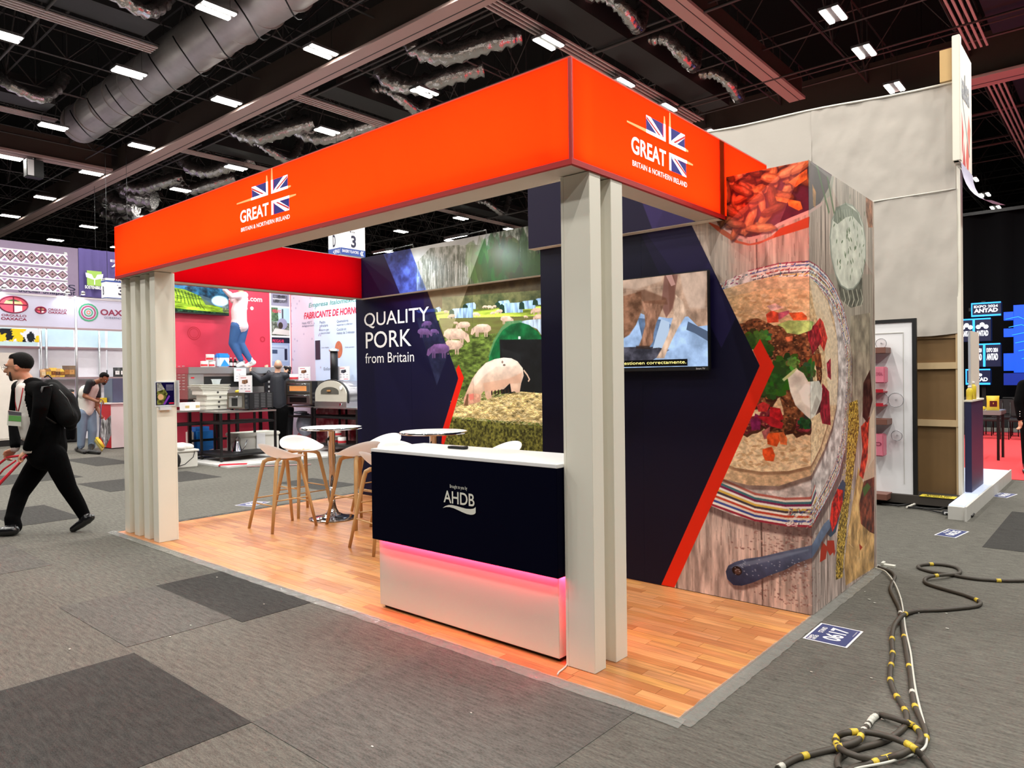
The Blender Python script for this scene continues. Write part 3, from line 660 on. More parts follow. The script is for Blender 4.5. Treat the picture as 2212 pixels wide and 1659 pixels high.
def row(P, xl_, xr_, ytl, ybl, ytr, ybr):
    l = cp(P, xl_, ybl); lt = cp(P, xl_, ytl); r = cp(P, xr_, ybr); rt = cp(P, xr_, ytr)
    return l[0], r[0], (l[1] + r[1]) / 2, (lt[1] + rt[1]) / 2
for s_, r_, bo in (('QUALITY', (85, 515, 660, 770, 628, 735), .004), ('PORK', (95, 398, 790, 897, 770, 888), .004), ('from Britain', (92, 415, 930, 996, 918, 990), .0)):
    u0, u1, v0, v1 = row(PW, *r_); text_mesh('lettering', s_, PW, u0, u1, v0, v1, M_TXTW, pw, off=.005, bold=bo)
# flood lamps on short arms over the header
for i, (x, hx) in enumerate(((-5.30, 0), (-4.03, 0))):
    t = thing('flood_lamp', (x, 3.03, 3.24), ['small flood lamp on an arm over the left, blue part of the pig mural', 'small flood lamp on an arm over the forest part of the pig mural'][i], 'lamp', 'flood lamps over the pig mural')
    bm = BM(); tube(bm, [(x, 3.1, 3.24), (x, 3.08, 3.30), (x, 2.66, 3.17)], .008, 6); obj('arm', bm, M_BLACK, t)
    M_ = Matrix.Translation((x, 2.6, 3.15)) @ Matrix.Rotation(math.radians(14), 4, 'X')
    obj('housing', bx(-.13, .13, -.07, .07, 0, .03, .004, M=M_), M_RUB, t); obj('lens', bx(-.115, .115, -.055, .055, -.004, 0, M=M_), M_LED, t)

# ---------------------------------------------------------------- store room block with the screen and the food mural
tw = thing('store_room', (-1.1, 2.6, 0), 'navy store room block with header and wraparound wrap-and-plate food mural at the right', 'wall panel')
PT = Plane((0, 1.83, 0), (1, 0, 0), (0, 0, 1)); PS = Plane((0, 1.83, 0), (0, 1, 0), (0, 0, 1))
PHD = Plane((0, 1.745, 0), (1, 0, 0), (0, 0, 1))
obj('room_core', bx(-2.24, -.765, 1.832, 3.40, .008, 2.99), M_NAVY, tw); obj('room_core', bx(-.765, -.562, 1.832, 3.40, .008, 2.68), M_NAVY, tw); obj('room_core', bx(-.562, -.002, 1.832, 3.40, .008, 2.99), M_NAVY, tw)
obj('header_box', bx(-2.30, -.575, 1.747, 1.83, ZS, 3.24), M_WHITE, tw); obj('header_body', bx(-2.30, -.765, 1.83, 3.38, 2.991, 3.24), M_NAVY, tw)
PSs = Plane((.0, 1.83, 0), (0, 1, 0), (0, 0, 1))
cf = Canvas(PT, -2.26, 1.62, 0, 3.02, 330, (178, 166, 154))
def mp(px, py):
    if px <= 1743 + 10 * (py - 347) / 983: return PT.px(px, py)
    return PS.px(px, py)
def a2(X, Y): return mp(1320 + X / 2.765, 340 + Y / 2.765)
def a3(X, Y): return mp(1320 + X / 2.765, 900 + Y / 2.765)
A2 = lambda pts: [a2(*p) for p in pts]; A3 = lambda pts: [a3(*p) for p in pts]
rs = random.Random(9)
# weathered boards
cf.poly([(-1.75, 0), (1.62, 0), (1.62, 3.02), (-1.75, 3.02)], (172, 158, 146), tex=(41, (.03, .5), .20)); 
cf.poly([(-1.75, 0), (1.62, 0), (1.62, 1.15), (-1.75, 1.15)], (182, 164, 156), tex=(42, (.03, .25), .24))
for k, x in enumerate((-1.35, -.98, -.33, .31, .62, 1.0, 1.38)): cf.line([(x, 0), (x + rs.uniform(-.03, .03), 3.02)], .012, (84, 66, 60), .8)
for k in range(1700):
    u = rs.uniform(-1.3, 1.6); v = rs.uniform(0, 3.0); l = rs.uniform(.02, .16); cf.line([(u, v), (u + rs.uniform(-.006, .006), v + l)], rs.uniform(.002, .006), rs.choice([(110, 88, 80), (140, 120, 112), (214, 202, 194)]), .5)
for k in range(700):
    u = rs.gauss(-.18, .14); v = rs.uniform(.05, .95); cf.ell(u, v, rs.uniform(.004, .014), rs.uniform(.003, .008), rs.choice([(128, 92, 88), (206, 180, 170), (150, 116, 108)]), n=7, jit=.4, seed=k, al=.7)
cf.poly(A2([(1170, 700), (1560, 700), (1560, 1180), (1420, 1150), (1300, 900), (1170, 820)]), (150, 148, 134), .5, soft=6)
# copper pan with chips
pan = A2([(600, 100), (1170, -20), (1330, 80), (1300, 190), (1250, 280), (1190, 322), (1080, 365), (1000, 400), (940, 440), (880, 470), (820, 484), (760, 470), (700, 430), (640, 395), (560, 370)])
cf.poly(A2([(560, 370), (640, 410), (700, 450), (760, 500), (830, 518), (900, 500), (960, 470), (1010, 425), (1090, 395), (1185, 355), (1180, 420), (1080, 450), (980, 480), (880, 520), (820, 528), (740, 510), (660, 460), (590, 400)]), (176, 80, 52))
cf.poly(pan, (62, 34, 50), tex=(43, .1, .3))
cf.line(A2([(575, 375), (640, 400), (700, 438), (760, 476), (825, 488), (880, 476), (940, 444), (1000, 404), (1080, 368), (1185, 326), (1250, 283), (1300, 190), (1325, 90)]), .022, (196, 168, 160))
for k in range(95):
    X = rs.uniform(630, 1170); Y = rs.uniform(30, 440); lim = 470 - abs(X - 830) * .42
    if Y > lim or (X > 900 and Y > 430 - (X - 830) * .75): continue
    u, v = a2(X, Y); red = X < 820 and Y > 150
    b = rs.choice([(176, 98, 62), (186, 118, 76), (156, 84, 56), (140, 88, 60)]) if red else rs.choice([(176, 116, 70), (140, 86, 52), (188, 132, 84), (106, 64, 46)]); ro = rs.uniform(-1.5, 1.5)
    L_, W_ = rs.uniform(.06, .11), rs.uniform(.022, .036)
    cf.ell(u + .008, v - .012, L_ * 1.05, W_ * 1.15, (54, 26, 30), rot=ro, n=22, jit=.06, seed=k, al=.75, soft=3); cf.ell(u, v, L_, W_, tuple(int(x * .74) for x in b), rot=ro, n=22, jit=.09, seed=k, soft=1)
    cf.ell(u - .004, v + .006, L_ * .82, W_ * .6, b, rot=ro, n=22, jit=.12, seed=k + 500, tex=(k, .03, .22), soft=2); cf.ell(u - .006, v + .010, L_ * .5, W_ * .2, tuple(min(255, int(x * 1.22)) for x in b), rot=ro, n=16, jit=.1, seed=k + 900, soft=2, al=.7)
for p in ([(1050, 250), (1130, 265), (1145, 310), (1120, 320), (1060, 290)], [(980, 235), (1060, 250), (1050, 275), (990, 262)], [(1060, 150), (1170, 70), (1170, 130), (1100, 180)], [(1200, 160), (1222, 210), (1218, 300), (1205, 290)]): cf.poly(A2(p), (206, 116, 54), tex=(44, .04, .3))
cf.poly(A2([(1180, 20), (1330, 120), (1310, 230), (1180, 320)]), (140, 150, 132), .55, soft=2)
for k, p in enumerate([[(1225, 40), (1260, 180), (1300, 330)], [(1290, 120), (1330, 330), (1350, 400)]]): cf.line(A2(p), .03, (96, 120, 84), .8)
# plate: newspaper-edged
def arc(cx_, cy_, rx_, ry_, a0, a1, n=30): return [(cx_ + rx_ * math.cos(a0 + (a1 - a0) * i / n), cy_ + ry_ * math.sin(a0 + (a1 - a0) * i / n)) for i in range(n + 1)]
rim_out = [a2(640, 760), a2(820, 680), a2(1000, 636), a2(1170, 622), a2(1230, 650), a2(1290, 710), a2(1340, 790), a2(1385, 900), a2(1420, 1050), a2(1436, 1200), a2(1436, 1400), a3(1425, 0), a3(1400, 180), a3(1360, 340), a3(1300, 470), a3(1250, 560), a3(1210, 630), a3(1185, 662), a3(1040, 655), a3(860, 625), a3(720, 585), a3(590, 530), a3(480, 470), a3(400, 300), a2(600, 1500), a2(560, 900)]
cf.poly([(u + .03, v - .06) for u, v in rim_out], (70, 50, 50), .55, soft=8)
cf.poly(rim_out, (196, 186, 182), tex=(45, (.05, .05), .25))
cx0 = sum(p[0] for p in rim_out) / len(rim_out); cy0 = sum(p[1] for p in rim_out) / len(rim_out)
cols = [(150, 40, 60), (236, 232, 224), (60, 80, 150), (226, 214, 200), (190, 70, 50), (240, 236, 228), (70, 60, 70), (216, 180, 80), (238, 232, 224), (120, 40, 80), (60, 110, 120), (228, 220, 210), (180, 100, 90)]
for k, c_ in enumerate(cols):
    s_ = 1 - k * .012; P_ = [(cx0 + (u - cx0) * s_, cy0 + (v - cy0) * s_) for u, v in rim_out]; cf.line(P_[1:18], .007, c_, .8)
    L_o = [a3(600 + k * 4, 525 - k * 13), a3(860, 618 - k * 13), a3(1040, 648 - k * 13), a3(1190, 655 - k * 14), a3(1240 - k * 2, 580 - k * 14)]
    cf.line(L_o, .016, c_, .9)
for k in range(1500):
    t_ = rs.randrange(0, 18); s_ = 1 - rs.random() * .15; u, v = rim_out[t_]; u2, v2 = rim_out[t_ + 1 if t_ < 24 else 0]; f_ = rs.random(); u, v = u + (u2 - u) * f_, v + (v2 - v) * f_
    cf.ell(cx0 + (u - cx0) * s_, cy0 + (v - cy0) * s_, rs.uniform(.006, .018), .004, rs.choice(cols + [(236, 232, 226)] * 6 + [(150, 146, 144)] * 3), rot=rs.uniform(-.4, 1.6), n=8, al=.8)
# tortillas
tor = [a2(670, 790), a2(860, 735), a2(1000, 715), a2(1170, 712), a2(1230, 760), a2(1290, 850), a2(1330, 960), a2(1350, 1100), a2(1355, 1300), a2(1345, 1480), a3(1320, 60), a3(1270, 200), a3(1195, 350), a3(1000, 415), a3(820, 410), a3(660, 370), a3(560, 330), a2(560, 1400)]
cf.poly([(u * 1.0 + .006, v - .03) for u, v in tor], (92, 66, 56), .6, soft=5)
cf.poly(tor, (206, 176, 142), tex=(46, (.03, .02), .16))
tor2 = [a2(690, 840), a2(860, 800), a2(1000, 785), a2(1130, 790), a2(1180, 800), a2(1240, 880), a2(1290, 1000), a2(1315, 1150), a2(1320, 1350), a3(1300, 20), a3(1250, 180), a3(1192, 295), a3(1060, 325), a3(900, 330), a3(740, 305), a3(680, 280), a2(600, 1400)]
cf.poly([(u, v - .022) for u, v in tor2], (120, 86, 66), .6, soft=4)
cf.poly(tor2, (220, 192, 156), tex=(47, (.025, .018), .15), shade=((206, 172, 132), (226, 200, 164)))
for k in range(260):
    u, v = a2(rs.uniform(700, 1300), rs.uniform(820, 1000)) if k % 2 else a3(rs.uniform(720, 1250), rs.uniform(80, 300)); cf.ell(u, v, rs.uniform(.01, .03), rs.uniform(.004, .012), rs.choice([(190, 152, 112), (234, 212, 180), (176, 132, 92)]), rot=rs.uniform(-.6, .6), n=9, jit=.3, seed=k, al=.5)
cf.poly(A2([(1180, 700), (1290, 860), (1350, 1100), (1350, 1480), (1300, 1480), (1270, 1100), (1210, 900)]), (236, 226, 208), .45, soft=5)
# pork pieces
def chunk(X, Y, rx_, ry_, rot, seed, f=a2, base=(124, 80, 54)):
    u, v = f(X, Y); cf.ell(u + .006, v - .012, rx_ * 1.1, ry_ * 1.12, (70, 38, 26), rot, 18, .16, seed, al=.9)
    cf.ell(u, v, rx_, ry_, base, rot, 18, .14, seed, tex=(seed, .025, .4))
    for j in range(18):
        r2 = random.Random(seed * 31 + j); t_ = r2.uniform(0, 6.28); q_ = r2.random() ** .5 * .85; cf.ell(u + rx_ * q_ * math.cos(t_), v + ry_ * q_ * math.sin(t_), .008, .005, r2.choice([(196, 150, 108), (88, 54, 38), (168, 118, 80), (58, 38, 30)]), n=7, al=.85)
for k, a in enumerate(((800, 1030, .09, .05, .1), (880, 1010, .10, .05, -.3), (970, 1060, .11, .06, .3), (900, 1090, .10, .055, -.1), (1010, 1110, .11, .055, .5), (1120, 1080, .10, .06, .6), (960, 1150, .08, .04, .1), (1060, 1190, .14, .05, .5), (1140, 1210, .12, .05, .2), (1010, 1280, .06, .10, .1), (990, 1230, .06, .05, 0), (1070, 1420, .075, .21, .15), (1040, 1350, .06, .12, .2), (900, 1430, .08, .08, .6), (960, 1400, .06, .05, .6), (1180, 1180, .06, .09, 0), (1100, 1540, .08, .12, -.1), (1010, 1600, .1, .06, .4), (1240, 1280, .05, .10, 0), (1230, 1190, .05, .07, 0))): chunk(*a, k + 60)
for k, a in enumerate(((830, 1600, .10, .05, .5), (940, 1560, .07, .06, .3), (1150, 1600, .05, .05, 0))): chunk(*a, k + 90, base=(122, 50, 58))
# onion, tomato and pepper
for k, (p, c_) in enumerate((([(925, 940), (960, 915), (1000, 930), (1000, 985), (935, 990)], (206, 84, 60)), ([(930, 890), (980, 872), (1030, 900), (960, 920)], (226, 186, 178)), ([(1000, 930), (1060, 915), (1068, 930), (1010, 970), (1000, 968)], (176, 92, 110)), ([(1060, 930), (1140, 925), (1180, 950), (1180, 970), (1090, 975)], (212, 96, 56)),
                         ([(1040, 1075), (1085, 1065), (1085, 1095), (1050, 1105)], (214, 120, 84)), ([(870, 1480), (910, 1460), (950, 1480), (930, 1520), (880, 1520)], (196, 60, 60)), ([(950, 1490), (1010, 1500), (1030, 1560), (990, 1590), (945, 1580)], (176, 36, 44)), ([(860, 1530), (900, 1550), (880, 1600), (850, 1590)], (120, 34, 74)))): cf.poly(A2(p), c_, tex=(k + 80, .04, .25))
for k, (p, c_) in enumerate((([(830, 10), (895, 30), (890, 80), (840, 80)], (120, 40, 84)), ([(900, 90), (950, 60), (945, 130), (915, 135)], (186, 110, 110)), ([(870, 0), (960, 0), (1030, 40), (1020, 75), (960, 60)], (170, 40, 50)), ([(940, 100), (1000, 95), (1010, 140), (990, 180), (935, 165), (930, 120)], (214, 92, 46)), ([(1000, 95), (1030, 92), (1052, 130), (1050, 170), (1010, 165)], (226, 120, 72)), ([(905, 195), (960, 180), (980, 230), (970, 268), (920, 262), (905, 225)], (204, 84, 42)))): cf.poly(A3(p), c_, tex=(k + 88, .05, .22))
for k, (p, c_) in enumerate((([(1245, 960), (1265, 985), (1290, 1080), (1270, 1160), (1215, 1060), (1205, 1010)], (196, 60, 52)), ([(1180, 1010), (1230, 1000), (1260, 1100), (1200, 1180), (1180, 1100)], (150, 40, 50)), ([(1260, 1350), (1300, 1400), (1310, 1600), (1260, 1590), (1240, 1500)], (130, 24, 44)), ([(1180, 1350), (1250, 1330), (1250, 1520), (1190, 1560)], (60, 46, 44)), ([(1160, 1190), (1250, 1170), (1260, 1260), (1180, 1230)], (146, 82, 50)), ([(1285, 1230), (1310, 1200), (1312, 1330), (1292, 1310)], (150, 40, 60)))): cf.poly(A2(p), c_, .9, tex=(k + 95, .03, .35))
def leaf(cx_, cy_, r_, seed, c_=(62, 92, 42)):
    r2 = random.Random(seed); u, v = a2(cx_, cy_)
    for j in range(9):
        t_ = j * .75 + r2.uniform(-.2, .2); q_ = r_ * r2.uniform(.4, .75); d_ = tuple(int(x * r2.uniform(.7, 1.2)) for x in c_)
        cf.ell(u + q_ * math.cos(t_), v + q_ * math.sin(t_), r_ * .42, r_ * .3, d_, t_, 12, .22, seed + j)
    cf.ell(u, v, r_ * .6, r_ * .5, c_, 0, 14, .2, seed, tex=(seed, .03, .2))
leaf(850, 1090, .085, 1); leaf(900, 1075, .06, 2, (90, 130, 60)); leaf(925, 1140, .06, 3, (60, 100, 40)); leaf(1050, 1240, .085, 4); leaf(1080, 1225, .05, 5, (104, 140, 70)); leaf(970, 1340, .13, 6, (52, 92, 40)); leaf(950, 1390, .07, 7, (60, 104, 44)); leaf(1190, 1280, .09, 8, (70, 104, 56)); leaf(1150, 1290, .05, 9); leaf(1160, 1585, .05, 10, (50, 86, 50))
cf.poly(A2([(990, 1000), (1060, 975), (1180, 975), (1210, 985), (1195, 1030), (1120, 1060), (1050, 1050), (1030, 1020)]), (172, 190, 116), tex=(99, .04, .2)); cf.line(A2([(1030, 1330), (1090, 1280), (1110, 1265)]), .02, (190, 206, 150))
# soured cream
cf.poly(A2([(1055, 1320), (1090, 1290), (1110, 1265), (1150, 1290), (1185, 1340), (1240, 1335), (1260, 1380), (1255, 1450), (1220, 1540), (1190, 1565), (1160, 1540), (1100, 1480), (1070, 1400)]), (216, 212, 200), tex=(100, .07, .12)); cf.poly(A2([(1160, 1350), (1200, 1370), (1180, 1420), (1190, 1500), (1150, 1470), (1120, 1400)]), (240, 238, 230), .9, soft=2); cf.poly(A2([(1225, 1420), (1245, 1460), (1210, 1540), (1190, 1530)]), (120, 112, 104), .4, soft=4)
# yoghurt dip bowl on the side
def s2(X, Y): return PS.px(1320 + X / 2.765, 340 + Y / 2.765)
S2 = lambda pts: [s2(*p) for p in pts]
cf.poly(S2([(1340, 700), (1500, 720), (1500, 880), (1430, 900), (1370, 850)]), (96, 98, 88), .8, tex=(101, .05, .3))
for k in range(5): cf.line(S2([(1385 + k * 26, 790), (1398 + k * 26, 850), (1385 + k * 26, 890)]), .014, (190, 188, 170))
bowl = S2([(1400, 272), (1440, 285), (1480, 330), (1505, 400), (1520, 500), (1520, 600), (1505, 690), (1480, 750), (1445, 790), (1410, 795), (1370, 770), (1335, 700), (1312, 600), (1302, 480), (1315, 370), (1350, 300)])
cf.poly([(u, v) for u, v in bowl], (150, 156, 144)); bc = (sum(p[0] for p in bowl) / 16, sum(p[1] for p in bowl) / 16)
cf.poly([(bc[0] + (u - bc[0]) * .95, bc[1] + (v - bc[1]) * .965) for u, v in bowl], (206, 208, 194), tex=(102, .08, .10))
cf.poly(S2([(1340, 300), (1400, 278), (1470, 330), (1500, 420), (1440, 350), (1400, 360), (1350, 400), (1325, 380)]), (110, 118, 104), .8)
for k in range(7): cf.line(S2([(1345 + k * 15, 320 - k * 2), (1352 + k * 15, 390 - k * 4)]), .012, (184, 190, 170), .7)
for k in range(46): 
    u, v = s2(rs.gauss(1430, 45), rs.gauss(500, 110)); cf.ell(u, v, .008, .022, (84, 104, 74), rs.uniform(-1, 1), 10, .3, k, al=.85)
# burlap, spoon of salsa, paper, second wrap
def b3(X, Y): return PS.px(1320 + X / 2.765, 900 + Y / 2.765)
B3 = lambda pts: [b3(*p) for p in pts]
cf.poly(B3([(1430, -600), (1545, -620), (1545, -200), (1470, 60), (1400, 380), (1400, 0)]), (150, 140, 120), .6, tex=(103, .1, .3))
cf.poly(B3([(1420, -80), (1470, -100), (1480, 60), (1450, 300), (1420, 520), (1390, 820), (1380, 960), (1340, 975), (1350, 700), (1400, 350)]), (158, 130, 62), tex=(104, (.012, .012), .7))
for k in range(220): 
    Y = rs.uniform(-60, 950); X = 1455 - max(0, Y) * .08 + rs.uniform(-45, 12); u, v = b3(X, Y); cf.line([(u, v), (u + rs.uniform(-.05, .05), v + rs.uniform(-.02, .02))], .006, rs.choice([(196, 168, 90), (120, 92, 40), (214, 190, 120)]), .9)
cf.poly(B3([(1475, 300), (1500, 380), (1570, 560), (1570, 900), (1400, 1010), (1390, 880), (1420, 640)]), (196, 158, 108), tex=(105, (.08, .12), .3))
for k in range(26):
    X, Y = rs.uniform(1410, 1560), rs.uniform(500, 960); cf.line(B3([(X, Y), (X + rs.uniform(-30, 30), Y + rs.uniform(20, 90))]), .008, rs.choice([(226, 192, 146), (150, 112, 70)]), .7)
cf.poly(B3([(1490, 60), (1545, 0), (1550, 250), (1510, 380), (1480, 350), (1500, 200)]), (176, 60, 40), tex=(106, .05, .5)); cf.poly(B3([(1520, 330), (1570, 250), (1570, 700), (1545, 690), (1490, 640), (1480, 520)]), (110, 60, 44), tex=(107, .06, .5)); cf.poly(B3([(1500, 430), (1530, 395), (1550, 420), (1510, 480)]), (70, 104, 50)); cf.poly(B3([(1540, 20), (1572, -60), (1572, 360), (1500, 390), (1530, 250)]), (222, 204, 180), .8)
cf.poly(B3([(1505, -200), (1545, -280), (1560, -100), (1530, 40), (1500, 0)]), (60, 40, 34), tex=(108, .05, .6))
cf.poly(S2([(1520, 220), (1560, 240), (1560, 420), (1535, 420), (1520, 330)]), (150, 96, 70), tex=(110, .05, .4))
# enamel spoon
cf.poly(B3([(1380, 375), (1400, 400), (1390, 480), (1370, 560), (1340, 690), (1310, 720), (1285, 700), (1310, 610), (1330, 470)]), (64, 82, 104)); cf.poly(B3([(1350, 430), (1385, 440), (1380, 520), (1345, 640), (1320, 690), (1305, 620), (1315, 520)]), (190, 44, 34), tex=(109, .03, .5))
for p in ([(1290, 740), (1330, 740), (1335, 800), (1305, 830), (1285, 790)], [(1255, 740), (1290, 780), (1280, 850), (1245, 870)], [(1480, 760), (1500, 780), (1485, 800)], [(1320, 790), (1338, 800), (1330, 835)]): cf.poly(B3(p), (178, 58, 34))
H = [(685, 925), (700, 890), (740, 868), (800, 850), (900, 836), (1000, 812), (1100, 790), (1180, 772), (1235, 700), (1270, 640), (1300, 612), (1310, 660), (1270, 720), (1235, 790), (1195, 850), (1100, 880), (1040, 915), (940, 950), (850, 990), (780, 1010), (730, 1005), (695, 970)]
cf.poly([(u + .01, v - .03) for u, v in A3(H)], (84, 60, 58), .6, soft=5); cf.poly(A3(H), (78, 90, 116), tex=(111, .1, .15), shade=((120, 134, 158), (50, 58, 84)))
cf.poly(A3([(700, 905), (800, 868), (1000, 826), (1180, 790), (1180, 800), (1000, 850), (800, 895)]), (140, 154, 176), .5, soft=2)
cf.ell(*a3(752, 920), .036, .032, (40, 28, 28)); cf.ell(*a3(756, 924), .024, .02, (92, 70, 62))
for k in range(60): u, v = a3(rs.uniform(720, 1180), rs.uniform(850, 960)); cf.ell(u, v, .006, .004, (180, 192, 206), n=7, al=.6) if (v < a3(900, 836)[1] - (u - a3(900, 836)[0]) * -.15 and v > a3(850, 990)[1] + (u - a3(850, 990)[0]) * .35) else None
# pale veils of the design
cf.poly(A2([(480, 405), (640, 440), (1180, -60), (1170, 20), (905, 640), (700, 760), (640, 700)]), (236, 220, 214), .20); cf.poly([a2(1170, 15), a2(1290, 120), a2(1480, 560), a2(1560, 700), a2(1560, 200)], (206, 214, 202), .25)
# navy field with veils and the red chevron
cf.poly([(-2.6, -1), a2(480, 405), a2(480, 405), a2(888, 1245), a3(298, 1010), a3(298, 1040), (-2.6, -.01)], (25, 23, 48)); cf.poly([(-2.6, 3.1), a2(250, -200), a2(480, 405), a3(298, 1010), (-2.6, 0)], (25, 23, 48))
cf.poly([a2(480, 405), a2(888, 1245), a3(298, 1010), (-2.6, -.02), (-2.6, 3.1), a2(380, 200)], (25, 23, 48))
cf.poly(A2([(70, 250), (70, 200), (200, 200), (480, 405), (745, 960), (660, 1140), (590, 1000)]), (52, 44, 88), .55); cf.poly(A2([(180, 465), (480, 405), (600, 660), (290, 700)]), (58, 46, 86), .4)
cf.poly([a2(890, 1085), a2(975, 1250), a3(378, 1022), a3(298, 1008), a2(888, 1245), a2(848, 1155)], (214, 52, 28))
cf.material('food_print', .42)
print_panel('print_panel', cf, PT, -2.24, -1.251, .012, ZS, tw, edge=M_NAVY); print_panel('print_panel', cf, PT, -1.25, -.56, .012, ZS - .0, tw, edge=M_NAVY); print_panel('print_panel', cf, PT, -.56, .002, .012, 2.99, tw, edge=M_NAVY)
print_panel('side_print_panel', cf, PSs, .002, .79, .012, 2.995, tw, edge=M_NAVY); print_panel('side_print_panel', cf, PSs, .79, 1.57, .012, 2.995, tw, edge=M_NAVY)
for a, b in (): obj('navy_panel', bx(a, b, 1.828, 1.831, .012, ZS), mat('navy_wall', (25, 23, 48), .45), tw)
ch = Canvas(PHD, -2.31, -.56, 2.68, 3.25, 200, (36, 28, 56)); ch.poly([PHD.px(*p) for p in ((1350, 380), (1388, 440), (1410, 497), (1500, 480), (1450, 420))], (62, 50, 92)); ch.material('header_navy_print', .5)
print_panel('header_print', ch, PHD, -2.30, -.575, ZS + .003, 3.24, tw)
obj('corner_bead', bx(-.004, .003, 3.398, 3.404, .012, 2.995), M_WHITE, tw)

# wall screen with the farm film
tv = thing('television', (-1.35, 1.80, 2.0), 'wall-mounted television showing pigs legs and a subtitle, on the navy wall', 'television')
PV = Plane((0, 1.765, 0), (1, 0, 0), (0, 0, 1)); b_ = PV.px(1532, 800); t_ = PV.px(1531, 582)
V1, V0 = t_[1], b_[1]; U1 = b_[0]; U0 = U1 - (V1 - V0) * 1.72
obj('casing', bx(U0, U1, 1.767, 1.80, V0, V1, .004), M_RUB, tv); obj('bracket', bx((U0 + U1) / 2 - .2, (U0 + U1) / 2 + .2, 1.80, 1.827, V0 + .2, V1 - .2), M_BLACK, tv)
ct_ = Canvas(PV, U0 + .008, U1 - .008, V0 + .03, V1 - .008, 420, (150, 160, 180))
Z2 = lambda pts: [PV.px(1320 + X / 2.765, 340 + Y / 2.765) for X, Y in pts]
ct_.poly(Z2([(-700, 900), (600, 900), (600, 1270), (-700, 1300)]), (166, 190, 224), tex=(120, .1, .16))
ct_.poly(Z2([(-700, 1150), (260, 1130), (350, 1150), (250, 1210), (-700, 1260)]), (92, 90, 100), tex=(121, .08, .3))
ct_.poly(Z2([(160, 960), (300, 970), (360, 1000), (300, 1120), (200, 1140)]), (110, 130, 160), tex=(122, .1, .2)); ct_.poly(Z2([(300, 965), (350, 985), (340, 1130), (250, 1140)]), (186, 204, 226))
ct_.poly(Z2([(460, 980), (600, 1050), (600, 1110), (500, 1050), (450, 1030)]), (96, 108, 130))
ct_.poly(Z2([(-700, 640), (600, 600), (600, 1000), (520, 1010), (460, 950), (340, 960), (200, 940), (100, 900), (-700, 960)]), (176, 146, 126), tex=(123, (.06, .09), .22))
ct_.poly(Z2([(320, 700), (400, 700), (380, 820), (370, 900), (330, 960), (300, 880)]), (130, 92, 84), .8, soft=3)
ct_.poly(Z2([(-40, 860), (180, 800), (190, 900), (150, 1000), (110, 1060), (60, 1090), (-300, 1110), (-300, 900)]), (140, 104, 84), tex=(124, .05, .25), soft=3)
ct_.poly(Z2([(180, 860), (330, 850), (300, 920), (270, 990), (255, 1050), (252, 1100), (232, 1130), (205, 1135), (165, 1130), (185, 1080), (205, 1000), (200, 930)]), (156, 118, 98), tex=(125, (.03, .06), .22), soft=2)
ct_.poly(Z2([(385, 820), (430, 860), (450, 940), (400, 1020), (360, 1100), (330, 1170), (318, 1200), (270, 1200), (300, 1150), (340, 1060), (372, 950), (378, 880)]), (212, 182, 160), tex=(126, (.03, .06), .16), soft=2)
ct_.poly(Z2([(-200, 640), (320, 680), (300, 740), (150, 790), (-100, 760)]), (214, 190, 172), .55, soft=12); ct_.poly(Z2([(400, 640), (580, 640), (560, 900), (470, 900), (430, 800)]), (216, 194, 178), .5, soft=12); ct_.poly(Z2([(150, 800), (200, 790), (330, 840), (340, 880), (200, 870)]), (112, 78, 62), .6, soft=6); ct_.poly(Z2([(340, 700), (375, 700), (385, 840), (350, 930)]), (120, 84, 72), .6, soft=5); ct_.poly(Z2([(150, 1125), (230, 1125), (236, 1145), (150, 1142)]), (70, 56, 50), .8, soft=2)
ct_.poly(Z2([(320, 690), (360, 690), (385, 760), (360, 770)]), (216, 170, 160), .7)
ct_.material('screen_picture', .2, emit=.95)
print_panel('screen', ct_, PV, U0 + .008, U1 - .008, V0 + .03, V1 - .008, tv, edge=M_RUB, off=.003)
z_ = Z2([(-60, 1243), (458, 1203)]); zb_ = Z2([(-60, 1243), (458, 1240)])
obj('subtitle_bar', bx(z_[1][0] - 1.02, z_[1][0], 1.7605, 1.7615, zb_[1][1] - .005, z_[1][1]), mat('subtitle_black', (8, 8, 10), .3), tv)
text_mesh('subtitle', 'Que los recursos se gestionen correctamente.', PV, z_[1][0] - 1.0, z_[1][0] - .01, zb_[1][1] + .004, z_[1][1] - .008, mat('lit_subtitle', (250, 235, 60), emit=(1, .92, .45), estr=.9), tv, off=.006)
text_mesh('maker_mark', 'Smart TV', PV, U1 - .10, U1 - .03, V0 + .008, V0 + .02, M_TXTW, tv, off=.002)
